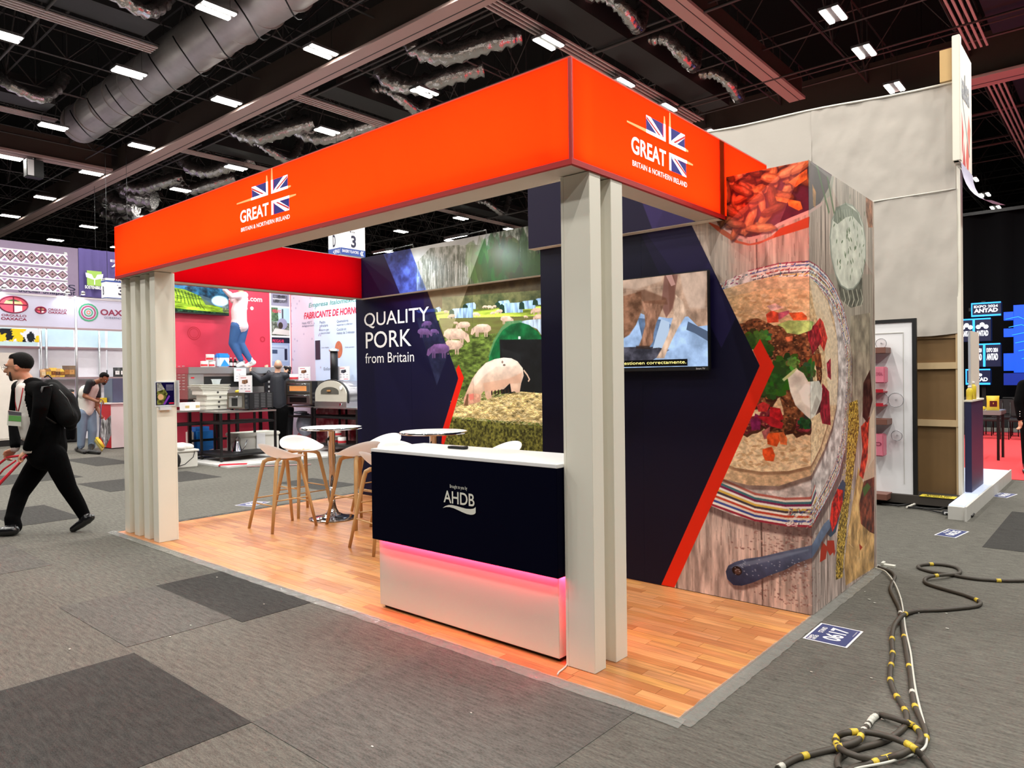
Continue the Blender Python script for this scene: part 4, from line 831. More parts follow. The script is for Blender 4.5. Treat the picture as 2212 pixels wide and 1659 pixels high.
# ---------------------------------------------------------------- people
SKIN = {}
class Body:
    def __init__(s): s.pr = []; s.bm = BM()
    def cone(s, a, b, ra, rb, reg, n=16):
        a, b = Vector(a), Vector(b); pts, rr = [], []
        for t in (-1, -.92, -.7, -.38): d = (b - a).normalized(); pts.append(a + d * ra * t); rr.append(ra * math.sqrt(max(1 - t * t, .0009)))
        pts += [a, b]; rr += [ra, rb]
        for t in (.38, .7, .92, 1): d = (b - a).normalized(); pts.append(b + d * rb * t); rr.append(rb * math.sqrt(max(1 - t * t, .0009)))
        tube(s.bm, pts, rr, n); s.pr.append(('c', np.array(a), np.array(b), ra, rb, reg))
    def chain(s, pts, rs_, reg):
        for (a, b), (p, q_) in zip(zip(pts, pts[1:]), zip(rs_, rs_[1:])): s.cone(a, b, p, q_, reg)
    def ell(s, c, r, reg, M=None, prio=0.0):
        M = M or Matrix.Identity(3); ball(s.bm, c, r, nu=20, nv=14, M=M); s.pr.append(('e', np.array(c), np.array(r), np.array(M.inverted()), prio, reg))
    def build(s, name, mats, parent, voxel=.010):
        me = bpy.data.meshes.new(name); s.bm.to_mesh(me); s.bm.free()
        o = bpy.data.objects.new(name, me); C.objects.link(o)
        rm = o.modifiers.new('r', 'REMESH'); rm.mode = 'VOXEL'; rm.voxel_size = voxel; sm = o.modifiers.new('s', 'SMOOTH'); sm.factor = .5; sm.iterations = 3
        dg = bpy.context.evaluated_depsgraph_get(); m2 = bpy.data.meshes.new_from_object(o.evaluated_get(dg)); bpy.data.objects.remove(o); bpy.data.meshes.remove(me)
        n = len(m2.polygons); cen = np.empty(n * 3); m2.polygons.foreach_get('center', cen); cen = cen.reshape(-1, 3)
        best = np.full(n, 1e9); reg = np.zeros(n, int)
        for p in s.pr:
            if p[0] == 'c':
                ab = p[2] - p[1]; t = np.clip(((cen - p[1]) @ ab) / max(ab @ ab, 1e-9), 0, 1); d = np.linalg.norm(cen - (p[1] + t[:, None] * ab), axis=1) - (p[3] + (p[4] - p[3]) * t)
            else:
                l = (cen - p[1]) @ p[3].T; k = np.linalg.norm(l / p[2], axis=1); d = (k - 1) * p[2].min() - p[4]
            w = d < best; best[w] = d[w]; reg[w] = p[5]
        for m_ in mats: m2.materials.append(m_)
        m2.polygons.foreach_set('material_index', reg.astype(np.int32)); m2.polygons.foreach_set('use_smooth', np.ones(n, bool)); m2.update()
        m2.name = name; oo = bpy.data.objects.new(name, m2); C.objects.link(oo)
        if parent is not None: put(oo, parent)
        return oo
def basis(fwd, up):
    f = Vector(fwd).normalized(); u = Vector(up); u = (u - f * u.dot(f)).normalized(); r = f.cross(u)   # r = right of the figure
    return r, f, u, Matrix((r, f, u)).transposed()
def hand(B, wrist, d, side, reg, s=1.0, curl=.6, pn=None):
    """palm, four fingers of unequal length, thumb from the side of the palm; d = direction of the hand, side = towards the thumb, pn = curl direction"""
    d = Vector(d).normalized(); sd = Vector(side); sd = (sd - d * sd.dot(d)).normalized(); pn = Vector(pn) if pn is not None else d.cross(sd); pn = (pn - d * pn.dot(d)).normalized()
    w = Vector(wrist); M = Matrix((sd, d, pn)).transposed()
    B.ell(w + d * .048 * s, (.042 * s, .055 * s, .017 * s), reg, M)
    for k, (o, L) in enumerate(((.030, .072), (.010, .080), (-.011, .074), (-.031, .058))):
        a = w + d * .088 * s + sd * o * s; L *= s; p = [a]; ang = .25 + curl * .5
        for seg, f_ in enumerate((.45, .32, .23)):
            p.append(p[-1] + (d * math.cos(ang) + pn * math.sin(ang)) * L * f_); ang += curl
        B.chain(p, [.0098 * s, .0092 * s, .0085 * s, .0075 * s], reg)
    a = w + d * .03 * s + sd * .034 * s; b = a + (d * .55 + sd * .7 + pn * .3).normalized() * .035 * s; c = b + (d * .8 + sd * .15 + pn * .5).normalized() * .03 * s
    B.chain([a, b, c], [.013 * s, .011 * s, .009 * s], reg)
def head(B, c, fwd, up, skin, s=1.0):
    r, f, u, M = basis(fwd, up); c = Vector(c)
    def q_(x, y, z): return c + r * x * s + f * y * s + u * z * s
    B.ell(q_(0, -.012, .025), (.073 * s, .093 * s, .090 * s), skin, M); B.ell(q_(0, .018, -.030), (.060 * s, .072 * s, .075 * s), skin, M)
    B.ell(q_(0, .050, -.082), (.030 * s, .030 * s, .025 * s), skin, M)
    B.cone(q_(0, .084, .012), q_(0, .104, -.022), .009 * s, .014 * s, skin); B.ell(q_(0, .080, -.052), (.024 * s, .012 * s, .012 * s), skin, M)
    B.ell(q_(0, .078, .030), (.05 * s, .018 * s, .011 * s), skin, M)
    for sx in (-1, 1): B.ell(q_(sx * .074, -.004, -.004), (.010 * s, .020 * s, .031 * s), skin, M)
    return q_, M
def face(q_, M, t, s=1.0, brow=(30, 22, 18)):
    for sx in (-1, 1):
        b = BM(); ball(b, q_(sx * .031, .080, .008), (.013 * s, .008 * s, .008 * s), M=M, nu=10, nv=6); e = obj('eye', b, mat('eye_white', (225, 220, 215), .3), t)
        b = BM(); ball(b, q_(sx * .031, .0875, .008), (.006 * s, .003 * s, .006 * s), M=M, nu=8, nv=6); obj('iris', b, mat('iris', (40, 26, 18), .3), e)
        b = BM(); tube(b, [q_(sx * .016, .092, .028), q_(sx * .032, .092, .034), q_(sx * .050, .082, .028)], [.004 * s, .005 * s, .003 * s], 6); obj('eyebrow', b, mat('hair_' + str(brow[0]), brow, .7), t)
    b = BM(); tube(b, [q_(-.022, .086, -.050), q_(0, .093, -.051), q_(.022, .086, -.050)], [.003 * s, .006 * s, .003 * s], 6); obj('mouth', b, mat('lips', (150, 84, 74), .5), t)
def hair(q_, M, t, col, s=1.0, kind='short'):
    b = BM()
    ball(b, q_(0, -.022, .044), (.082 * s, .098 * s, .088 * s), M=M, nu=20, nv=12)
    if kind == 'short':
        # cut away the face side
        r = [v for v in b.verts]
        for v in r:
            l = M.inverted() @ (v.co - q_(0, 0, 0))
            if l.y > .03 * s and l.z < .075 * s: v.co -= M @ Vector((0, (l.y - .03 * s) + .035 * s, 0))
            elif l.z < -.01 * s and l.y > -.03 * s: v.co -= M @ Vector((l.x * .35, 0, 0))
        ball(b, q_(0, -.004, .100), (.058 * s, .062 * s, .028 * s), M=M, nu=14, nv=8)
    else:
        for k in range(3): ball(b, q_((k - 1) * .03, -.075, -.03), (.05 * s, .05 * s, .09 * s), M=M, nu=12, nv=8)
    return obj('hair', b, mat('hair_' + str(col[0]), tuple(int(c_ * .6) for c_ in col), .75, spec=.15, noise=.3, scale=90, bump=.4, bscale=200), t)

M_SKA = mat('skin_warm', (196, 142, 112), .5, noise=.04); M_SKB = mat('skin_brown', (136, 88, 62), .5, noise=.05); M_SKC = mat('skin_light', (214, 166, 138), .5, noise=.04)
M_SUIT = mat('black_suit', (4, 4, 5), .9, spec=.08, noise=.15, scale=20, bump=.25, bscale=14); M_SHIRT = mat('white_shirt', (220, 214, 208), .7, bump=.2, bscale=25); M_SHOE = mat('black_leather', (20, 20, 22), .22, spec=.7)

def PP(D): return lambda x, y, dd=0.0: DP(x, y, D + dd)

# --- man in the dark suit, walking to the left
J = PP(7.72); sm_ = 1.06
t = thing('person', J(95, 1150), 'bearded man in black suit and glasses striding past the left column, pulling a red handle', 'person')
t.location.z = 0
B = Body()
LD = (RX * -1)   # towards the left of the picture
pel = J(108, 968); ch = J(88, 862); nk = J(57, 818)
shN, shF = J(92, 842, -.22), J(44, 838, .20)
hpN, hpF = J(118, 985, -.10), J(98, 982, .10)
# trunk
B.cone(pel, J(101, 915), .165, .155, 0); B.cone(J(103, 925), ch, .145, .165, 0); B.cone(ch, J(72, 838), .160, .115, 0)
B.cone(shN, shF, .088, .088, 0); B.cone(J(102, 930, -.06), J(96, 985, -.08), .135, .150, 0); B.cone(J(88, 930, .08), J(84, 978, .1), .12, .13, 0)
B.cone(hpN, hpF, .115, .115, 1)
# rear leg (his left, nearer) and front leg
kR = J(146, 1052, -.05); aR = J(181, 1112, .02); B.chain([hpN, J(130, 1015, -.08), kR], [.118, .108, .088], 1); B.chain([kR, J(168, 1088, 0), aR], [.086, .074, .062], 1)
kF = J(45, 1062, .02); aF = J(26, 1124, -.10); B.chain([hpF, J(72, 1020, .06), kF], [.122, .112, .092], 1); B.chain([kF, J(34, 1095, -.04), aF], [.088, .078, .070], 1)
B.cone(J(26, 1120, -.1), J(30, 1138, -.1), .072, .078, 1)
# shoes
fz = .045
heel = J(196, 1118, .0); toe = PL('z', .03, 158, 1143)
B.chain([heel, heel.lerp(toe, .55), toe], [.042, .048, .036], 2); B.cone(aR, heel.lerp(toe, .2), .05, .05, 2)
hf = PL('z', .055, 30, 1146); tf = PL('z', .045, -8, 1150)
B.chain([hf, hf.lerp(tf, .5), tf], [.052, .052, .040], 2)
# arms (both hands on the handle in front)
eN = J(80, 918, -.30); wN = J(61, 966, -.24); B.chain([shN, J(88, 880, -.30), eN], [.086, .075, .062], 0); B.chain([eN, wN], [.064, .050], 0); B.cone(wN, wN + (wN - eN).normalized() * .03, .043, .043, 3)
eF = J(31, 905, .20); wF = J(33, 962, .0); B.chain([shF, eF], [.082, .062], 0); B.chain([eF, wF], [.062, .050], 0); B.cone(wF, wF + Vector((0, 0, -.03)), .043, .043, 3)
hN = wN + (wN - eN).normalized() * .045; hF = wF + Vector((0, 0, -.045)) + LD * .01
B.cone(wN, hN, .03, .028, 4); B.cone(wF, hF, .03, .028, 4)
hand(B, hN, LD * .75 + Vector((0, 0, -.6)), RF * .6 + Vector((0, 0, .5)), 4, 1.1, 1.0, pn=Vector((0, 0, -1)) + RX * .3)
hand(B, hF, LD * .75 + Vector((0, 0, -.6)), RF * -.6 + Vector((0, 0, .5)), 4, 1.1, 1.0, pn=Vector((0, 0, -1)) + RX * .3)
# shirt front and collar (he is half turned to the aisle)
B.cone(J(48, 840, -.10), J(51, 900, -.12), .062, .070, 3); B.cone(J(51, 900, -.12), J(58, 942, -.12), .072, .058, 3); B.cone(J(50, 832, -.03), J(60, 822, .02), .066, .062, 3)
hc = J(40, 794, -.02)
B.cone(nk, hc + Vector((0, 0, -.03)), .062, .056, 4)
q_, HM = head(B, hc, LD * .92 - RF * .30 + Vector((0, 0, -.12)), Vector((0, 0, 1)) + LD * .12, 4, 1.24)
B.build('body', [M_SUIT, mat('black_trousers', (3, 3, 4), .9, spec=.08, bump=.35, bscale=9), M_SHOE, M_SHIRT, M_SKA], t, .010)
face(q_, HM, t, 1.24); hair(q_, HM, t, (18, 15, 14), 1.26)
b = BM()
for sx in (-1, 1): tube(b, [q_(sx * .062, .050, -.035), q_(sx * .042, .058, -.080), q_(0, .064, -.100)], [.006, .013, .016], 8)
ball(b, q_(0, .084, -.036), (.028, .008, .006), M=HM); obj('beard', b, mat('beard_dark', (38, 28, 24), .8, noise=.4, scale=120), t)
g = BM()
for sx in (-1, 1):
    pts = [q_(sx * .034 + .026 * math.cos(a_) * 1.0, .106, .006 + .021 * math.sin(a_)) for a_ in [2 * math.pi * k / 16 for k in range(17)]]; tube(g, pts, .0014, 5, cap=False)
    tube(g, [q_(sx * .060, .104, .010), q_(sx * .082, .03, .012), q_(sx * .082, -.03, .004)], .0016, 5)
tube(g, [q_(-.009, .107, .012), q_(.009, .107, .012)], .0014, 5); obj('glasses', g, mat('spectacle_wire', (90, 84, 78), .3, metal=.8), t)
b = BM(); tube(b, [J(50, 838, -.17), J(44, 870, -.19), J(38, 895, -.20)], .006, 6, flat=.4); tube(b, [J(34, 838, -.05), J(34, 870, -.16), J(37, 895, -.20)], .006, 6, flat=.4); obj('lanyard', b, mat('lanyard_red', (150, 20, 30), .6), t)
def plate(name, pts, D, th, m, par, dd=0.0):
    """flat plate seen face-on: list of pixel corners at depth D"""
    b = BM(); fr = [b.verts.new(DP(x, y, D)) for x, y in pts]; bk = [b.verts.new(DP(x, y, D) + RF * th) for x, y in pts]
    b.faces.new(fr); b.faces.new(bk[::-1])
    for i in range(len(pts)): b.faces.new((fr[i], bk[i], bk[(i + 1) % len(pts)], fr[(i + 1) % len(pts)]))
    bmesh.ops.recalc_face_normals(b, faces=b.faces[:]); return obj(name, b, m, par)
DB = 7.72 - .235
o = plate('badge', [(17, 886), (46, 890), (46, 921), (15, 919)], DB, .006, mat('badge_white', (214, 216, 206), .4), t)
plate('badge_band', [(19, 897), (45.5, 899), (45.5, 911), (18, 909)], DB - .002, .001, mat('badge_green', (96, 158, 84), .5), o); plate('badge_header', [(17.5, 887), (46, 891), (46, 898), (19, 896)], DB - .002, .001, mat('badge_grey', (86, 84, 92), .5), o)
# backpack (hangs from his shoulders: a thing of its own)
bp = thing('backpack', J(135, 880), 'bulging black backpack on the back of the suited man', 'backpack'); bp.location.z = 1.2
B = Body(); B.chain([J(112, 838, -.02), J(136, 866, -.02), J(148, 898, -.02)], [.10, .125, .12], 0); B.cone(J(112, 842, -.1), J(146, 902, -.1), .08, .10, 0); B.cone(J(112, 842, .1), J(146, 902, .1), .08, .10, 0); B.cone(J(130, 880, -.06), J(152, 918, -.04), .10, .06, 0)
B.build('bag', [mat('black_nylon', (5, 5, 6), .8, spec=.15, bump=.4, bscale=12)], bp, .014)
b = BM(); tube(b, [J(96, 815, -.02), J(104, 810, -.02), J(112, 818, -.02)], .008, 6); obj('carry_loop', b, M_RUB, bp)
b = BM(); tube(b, [J(112, 832, -.17), J(92, 836, -.30), J(84, 860, -.31), J(96, 900, -.29), J(120, 915, -.2)], .017, 8, flat=.4); obj('shoulder_strap', b, M_RUB, bp)
b = BM(); tube(b, [J(128, 842, -.2), J(146, 862, -.22), J(158, 890, -.18), J(160, 905, -.1)], .004, 6); obj('zip', b, MATS['dark_grey'], bp)
# hand truck with red tubular handle
tr = thing('hand_truck', (-7.9, -1.6, 0), 'hand truck with red tubular handle pulled by the suited man at the left edge', 'trolley'); tr.location = (J(-60, 1090).x, J(-60, 1090).y, 0)
M_RED = mat('red_tube', (206, 40, 56), .35); hd = 7.60
b = BM(); P1 = DP(57, 983, hd); P2 = DP(-2, 1046, hd - .05); P1b = DP(16, 988, hd + .1); P2b = DP(-14, 1012, hd + .1); e1 = P2 + (P2 - P1) * 1.7; e2 = P2b + (P2 - P1) * 2.1
tube(b, [P1, P2, e1], .016, 8); tube(b, [P1 + (P1b - P1) * .02, DP(45, 984, hd), DP(30, 986, hd + .06), P1b, P2b, e2], .013, 8); tube(b, [DP(34, 995, hd + .03), DP(8, 1014, hd + .05), DP(-6, 1030, hd + .05)], .010, 8); obj('frame', b, M_RED, tr)
gz = PL('z', .08, -70, 1120)
b = BM(); tube(b, [gz + RF * -.2, gz + RF * .2], .07, 16); obj('wheel', b, M_RUB, tr)
b = BM(); tube(b, [e1, gz + RF * -.12], .014, 8); tube(b, [e2, gz + RF * .12], .014, 8); tube(b, [gz + RF * -.14, gz + RF * .14], .014, 8); obj('lower_frame', b, M_RED, tr)

# --- man sweeping
J = PP(16.6); JD = 16.6 / 7.72
t = thing('person', PL('z', 0, 198, 972), 'man in white T-shirt with black sleeves and blue jeans, bent over sweeping the aisle', 'person')
B = Body()
hp1, hp2 = J(178, 893, -.08), J(196, 893, .08)
B.cone(hp1, hp2, .125, .12, 1); B.chain([J(187, 888), J(186, 862), J(198, 838)], [.150, .165, .15], 0); B.cone(J(194, 828, -.15), J(208, 828, .15), .085, .085, 3); B.ell(J(185, 850, .0), (.13, .20, .2), 0, Matrix((RX, RF, RY)).transposed())
B.cone(J(180, 846, .06), J(172, 868, .05), .11, .10, 3)
B.chain([hp1, J(177, 930, -.08), J(175, 962, -.08)], [.12, .095, .078], 1); B.chain([hp2, J(200, 930, .05), J(198, 964, .05)], [.12, .095, .078], 1)
B.chain([PL('z', .05, 166, 970), PL('z', .04, 183, 977)], [.05, .045], 2); B.chain([PL('z', .05, 192, 975), PL('z', .04, 214, 978)], [.05, .045], 2); B.cone(J(174, 960, -.08), PL('z', .06, 170, 971), .06, .05, 2); B.cone(J(198, 962, .05), PL('z', .06, 194, 974), .06, .05, 2)
sN = J(194, 826, -.2); eN = J(183, 856, -.22); hN = J(212, 868, -.25); B.chain([sN, eN.lerp(sN, .35)], [.078, .072], 3); B.chain([eN.lerp(sN, .35), eN], [.056, .05], 4); B.chain([eN, hN], [.05, .034], 4); hand(B, hN, RX, Vector((0, 0, 1)), 4, 1.1, .7, pn=Vector((0, 0, -1)))
sF = J(210, 832, .16); eF = J(210, 880, .12); hF = J(216, 894, .05); B.chain([sF, J(211, 855, .14)], [.075, .07], 3); B.chain([J(211, 855, .14), eF], [.052, .046], 4); B.chain([eF, hF], [.046, .034], 4); hand(B, hF, RX * .5 + Vector((0, 0, -.8)), RF * -1, 4, 1.1, 1.1, pn=RX * -1)
B.cone(J(204, 826), J(216, 822), .06, .058, 4); q_, HM = head(B, J(224, 818), RX * .75 + Vector((0, 0, -.6)) - RF * .1, Vector((0, 0, 1)) + RX * .7, 4, 1.1)
B.build('body', [mat('white_tee', (216, 212, 206), .7, bump=.2, bscale=15), mat('light_jeans', (112, 132, 154), .8, noise=.2, scale=6, bump=.3, bscale=14), M_RUB, mat('black_sleeve', (24, 25, 30), .7), M_SKB], t, .014)
face(q_, HM, t, 1.1); hair(q_, HM, t, (18, 15, 14), 1.1)
b = BM(); ball(b, q_(0, .07, -.07), (.05, .035, .045), M=HM); obj('beard', b, MATS['beard_dark'], t)
br = thing('broom', PL('z', 0, 219, 960), 'long-handled broom with yellow head held by the sweeping man', 'broom')
b = BM(); tube(b, [J(219, 868, -.02), J(217, 900, 0), J(215, 947, .02)], .013, 8); obj('handle', b, mat('blue_grey_tube', (86, 88, 120), .4), br)
b = BM(); g1, g2 = J(209, 945, .0), J(224, 966, .0); tube(b, [g1, g1.lerp(g2, .5), g2], [.05, .06, .045], 8, flat=.5); obj('head', b, mat('yellow_plastic', (226, 196, 50), .5), br)
b = BM()
for k in range(14): p = g1.lerp(g2, k / 13); tube(b, [p, p + RX * -.05 + Vector((0, 0, -.09))], [.012, .016], 5)
o = obj('bristles', b, mat('bristle_cream', (232, 214, 130), .8), br); o['kind'] = 'stuff'

# --- man in pink shirt standing on the oven
J = PP(16.2)
t = thing('person', J(530, 790), 'man in pink shirt, jeans and white trainers standing on the big oven', 'person')
B = Body(); rd = 14.9 / FPX
B.cone(J(511, 702, -.05), J(524, 702, .05), .125, .12, 1); B.chain([J(517, 694), J(516, 672), J(521, 648)], [.165, .17, .15], 0); B.cone(J(516, 640, -.14), J(528, 638, .14), .085, .085, 0); B.cone(J(516, 696), J(520, 704), .17, .165, 0)
B.chain([J(511, 706, -.07), J(503, 742, -.1), J(520, 776, -.06)], [.135, .095, .062], 1); B.chain([J(524, 706, .06), J(519, 742, .02), J(541, 778, .04)], [.135, .095, .062], 1)
B.chain([J(523, 786, -.06), J(514, 790, -.1)], [.05, .045], 2); B.chain([J(548, 783, .04), J(533, 790, .0)], [.055, .05], 2); B.cone(J(541, 776, .04), J(546, 784, .04), .055, .052, 2)
B.chain([J(517, 638, -.16), J(500, 640, -.3), J(485, 626, -.42)], [.075, .062, .045], 0); hand(B, J(484, 622, -.44), RX * -.4 + Vector((0, 0, 1)), RX * -1, 3, 1.1, .5, pn=RX * -1)
B.chain([J(524, 636, .16), J(503, 650, .1), J(497, 634, .0)], [.075, .06, .045], 0); hand(B, J(496, 630, -.02), RX * -.4 + Vector((0, 0, 1)), RX * -1, 3, 1.1, .5, pn=RX * -1)
B.cone(J(521, 634), J(519, 622), .06, .058, 3); q_, HM = head(B, J(517, 610), RX * -1 + Vector((0, 0, .1)), (0, 0, 1), 3, 1.08)
B.build('body', [mat('pink_shirt', (232, 206, 212), .7, bump=.3, bscale=10), mat('blue_jeans', (46, 84, 136), .8, noise=.25, scale=7, bump=.3, bscale=14), mat('white_trainer', (232, 232, 232), .4), M_SKA], t, .014)
face(q_, HM, t, 1.08); hair(q_, HM, t, (18, 15, 14), 1.08)
b = BM()
for k in range(3): tube(b, [J(538 + k * 2.2, 782.5 - k * .6, -.07), J(541 + k * 2.2, 786 - k * .6, -.07)], .006, 5)
obj('shoe_stripes', b, M_RUB, t)

# --- bald man in black seen from behind
J = PP(15.9)
t = thing('person', PL('z', 0, 600, 975), 'bald man in a black jacket and trousers seen from behind, arms raised by the ovens', 'person')
t.location = J(600, 975); t.location.z = 0.03
B = Body(); z0 = .03
def fl(x, y, dd=0):
    p = J(x, y, dd); return Vector((p.x, p.y, z0 + .05))
B.cone(J(592, 884, -.02), J(610, 884, .02), .14, .135, 1); B.chain([J(602, 872), J(600, 846), J(600, 820)], [.165, .175, .165], 0); B.cone(J(584, 812), J(616, 812), .085, .085, 0)
B.chain([J(592, 890), J(592, 932), J(591, 966)], [.135, .1, .07], 1); B.chain([J(610, 890), J(609, 932), J(609, 966)], [.135, .1, .07], 1)
for x in (591, 609): a_ = fl(x, 970); B.cone(a_ - RF * .0, a_ + RF * .18, .05, .045, 2); B.cone(J(x, 966), a_, .06, .05, 2)
B.chain([J(584, 812), J(566, 822, .05), J(545, 806, .1)], [.085, .068, .052], 0); hand(B, J(541, 803, .1), RX * -.6 + Vector((0, 0, .8)), RX, 3, 1.15, .9, pn=RF)
B.chain([J(587, 812, .1), J(588, 818, .35), J(580, 804, .45)], [.085, .066, .05], 0); hand(B, J(578, 800, .45), RX * -.3 + Vector((0, 0, .9)), RX * -1, 3, 1.15, 1.2, pn=RF)
B.cone(J(600, 810), J(600, 800), .068, .064, 3); q_, HM = head(B, J(601, 790), RF * .93 - RX * .3, (0, 0, 1), 3, 1.12)
B.build('body', [mat('black_jacket', (22, 24, 34), .65, bump=.4, bscale=9), mat('black_trousers', (0, 0, 0)), M_RUB, mat('skin_bald', (206, 158, 132), .42)], t, .014)
face(q_, HM, t, 1.12)
b = BM(); ball(b, q_(0, -.06, -.02), (.066, .045, .045), M=HM); obj('hair', b, mat('stubble', (120, 96, 80), .7), t)
# --- dark-haired person behind him
J = PP(17.0)
t = thing('person', J(624, 970), 'person with dark curly hair half hidden behind the bald man', 'person'); t.location.z = .03
B = Body(); B.chain([J(617, 880), J(616, 850), J(617, 826)], [.15, .15, .14], 0); B.cone(J(605, 822), J(630, 822), .075, .075, 0); B.chain([J(612, 884), J(612, 930), J(612, 964)], [.12, .09, .06], 0); B.chain([J(624, 884), J(624, 930), J(624, 964)], [.12, .09, .06], 0)
B.chain([J(630, 822), J(636, 845, -.05), J(628, 862, -.1)], [.07, .055, .045], 0); hand(B, J(627, 864, -.1), RX * -1, Vector((0, 0, 1)), 1, 1, .6)
B.chain([J(605, 822), J(602, 848), J(606, 866)], [.07, .055, .045], 0); hand(B, J(606, 868), Vector((0, 0, -1)), RX, 1, 1, .5)
B.cone(J(618, 818), J(618, 812), .055, .055, 1); q_, HM = head(B, J(617, 803), RX * -.8 - RF * .6, (0, 0, 1), 1, 1.0); B.build('body', [mat('dark_top', (30, 30, 36), .7), M_SKC], t, .016); face(q_, HM, t)
b = BM(); r2 = random.Random(4)
for k in range(34): a_ = r2.uniform(0, 6.28); ball(b, q_(.075 * math.cos(a_), -.035 + .06 * math.sin(a_), r2.uniform(-.11, .11)), r2.uniform(.028, .042), nu=8, nv=6)
obj('hair', b, mat('hair_24', (24, 20, 20), .5), t)
# --- person at the right edge, and one sitting behind the suited man
J = PP(11.4)
t = thing('person', PL('z', 0, 2236, 1022), 'person in black clothes cut off by the right edge beside the red carpet', 'person')
B = Body(); B.chain([J(2232, 905), J(2230, 870), J(2232, 838)], [.16, .17, .15], 0); B.cone(J(2212, 832), J(2254, 832), .09, .09, 0); B.chain([J(2224, 915), J(2222, 965), J(2220, 1006)], [.13, .10, .07], 0); B.chain([J(2242, 915), J(2246, 965), J(2248, 1006)], [.13, .10, .07], 0)
B.chain([J(2211, 832), J(2200, 868, -.05), J(2204, 902, -.1)], [.085, .066, .052], 0); hand(B, J(2204, 908, -.1), Vector((0, 0, -1)), RF * -1, 1, 1.1, .6); B.chain([J(2256, 832), J(2266, 868), J(2260, 905)], [.085, .066, .052], 0); hand(B, J(2260, 910), Vector((0, 0, -1)), RF * -1, 1, 1.1, .6)
for x in (2220, 2246): p = PL('z', .05, x, 1016); B.cone(p, p + RX * -.12 - RF * .12, .05, .045, 2); B.cone(J(x, 1004), p, .065, .05, 2)
B.cone(J(2232, 826), J(2232, 812), .062, .058, 1); q_, HM = head(B, J(2232, 795), RX * -.5 + RF * .7, (0, 0, 1), 1, 1.1); B.build('body', [M_SUIT, M_SKA, M_SHOE], t, .014); face(q_, HM, t, 1.1); hair(q_, HM, t, (18, 15, 14), 1.1)
b = BM(); 
for k in range(3): ball(b, J(2203, 889 + k * 5, -.165), .006, nu=8, nv=6)
obj('cuff_buttons', b, M_TXTW, t)
J = PP(19.5)
t = thing('person', J(152, 950), 'small seated figure with black cap drinking, between the backpack and the sweeping man', 'person'); t.location.z = 0
B = Body(); B.chain([J(152, 905), J(152, 880), J(152, 866)], [.16, .17, .14], 0); B.cone(J(142, 866), J(163, 866), .07, .07, 0); B.chain([J(163, 867), J(166, 882, -.1), J(158, 872, -.25)], [.065, .05, .042], 0); hand(B, J(157, 870, -.26), Vector((0, 0, 1)), RX, 1, 1, .8)
B.chain([J(148, 905), J(148, 912, -.4), J(148, 945, -.42)], [.11, .08, .06], 0); B.chain([J(157, 905), J(157, 912, -.4), J(157, 945, -.42)], [.11, .08, .06], 0)
B.cone(J(152, 862), J(152, 858), .055, .055, 1); q_, HM = head(B, J(152.5, 850), RF * -1, (0, 0, 1), 1, 1.0); B.build('body', [M_SUIT, M_SKC], t, .016); face(q_, HM, t)
b = BM(); ball(b, q_(0, -.01, .07), (.08, .095, .055), M=HM); ball(b, q_(0, .08, .06), (.06, .06, .012), M=HM); obj('cap', b, M_RUB, t)
st = thing('stool_box', J(152, 950), 'dark block seat under the small seated figure beyond the suited man', 'seat'); p = J(152, 950); obj('block', bx(p.x - .2, p.x + .2, p.y - .2, p.y + .2, .02, .38, .01), M_RUB, st)
# ---------------------------------------------------------------- neighbours: red oven booth
XR = -14.5; YR = 7.055
PRW = Plane((XR, 0, 0), (0, 1, 0), (0, 0, 1)); PRY = Plane((0, YR, 0), (1, 0, 0), (0, 0, 1))
M_BRED = mat('booth_red', (208, 52, 78), .45, noise=.05, scale=1.5); M_BRED2 = mat('booth_red_dark', (186, 22, 44), .5)
rb = thing('red_booth_wall', (XR, 5, 0), 'crimson back wall of the oven booth beyond the left table, with web address and pizza outlines', 'wall panel')
obj('wall_panel', bx(XR - .06, XR, 3.1, YR, .03, 4.15), M_BRED, rb)
def ringm(P, c, r, w, m, par, off=.004, n=28):
    b = BM(); a = [P.p(c[0] + r * math.cos(2 * math.pi * k / n), c[1] + r * math.sin(2 * math.pi * k / n), off) for k in range(n)]; i_ = [P.p(c[0] + (r - w) * math.cos(2 * math.pi * k / n), c[1] + (r - w) * math.sin(2 * math.pi * k / n), off) for k in range(n)]
    va = [b.verts.new(p) for p in a]; vi = [b.verts.new(p) for p in i_]
    for k in range(n): b.faces.new((va[k], va[(k + 1) % n], vi[(k + 1) % n], vi[k]))
    bmesh.ops.recalc_face_normals(b, faces=b.faces[:]); 
    if b.faces[0].normal.dot(P.n) < 0: bmesh.ops.reverse_faces(b, faces=b.faces[:])
    return obj('pizza_outline', b, m, par)
for px_, py_, rr in ((419, 720, .15), (567, 733, .07)):
    c_ = PRW.px(px_, py_); ringm(PRW, c_, rr, .014, M_BRED2, rb)
    ringm(PRW, c_, rr * .72, .01, M_BRED2, rb)
a = PRW.px(534, 652); b_ = PRW.px(566, 644); text_mesh('web_address', 'pizzaitalia.com', PRW, b_[0] - 1.05, b_[0], a[1] - .02, b_[1] + .03, M_TXTW, rb, bold=.02)
for px_ in (531, 544): c_ = PRW.px(px_, 666); bm = BM(); flat(bm, PRW, [(c_[0] + .045 * math.cos(k * .5236), c_[1] + .045 * math.sin(k * .5236)) for k in range(12)]); obj('round_badge', bm, M_TXTW, rb)
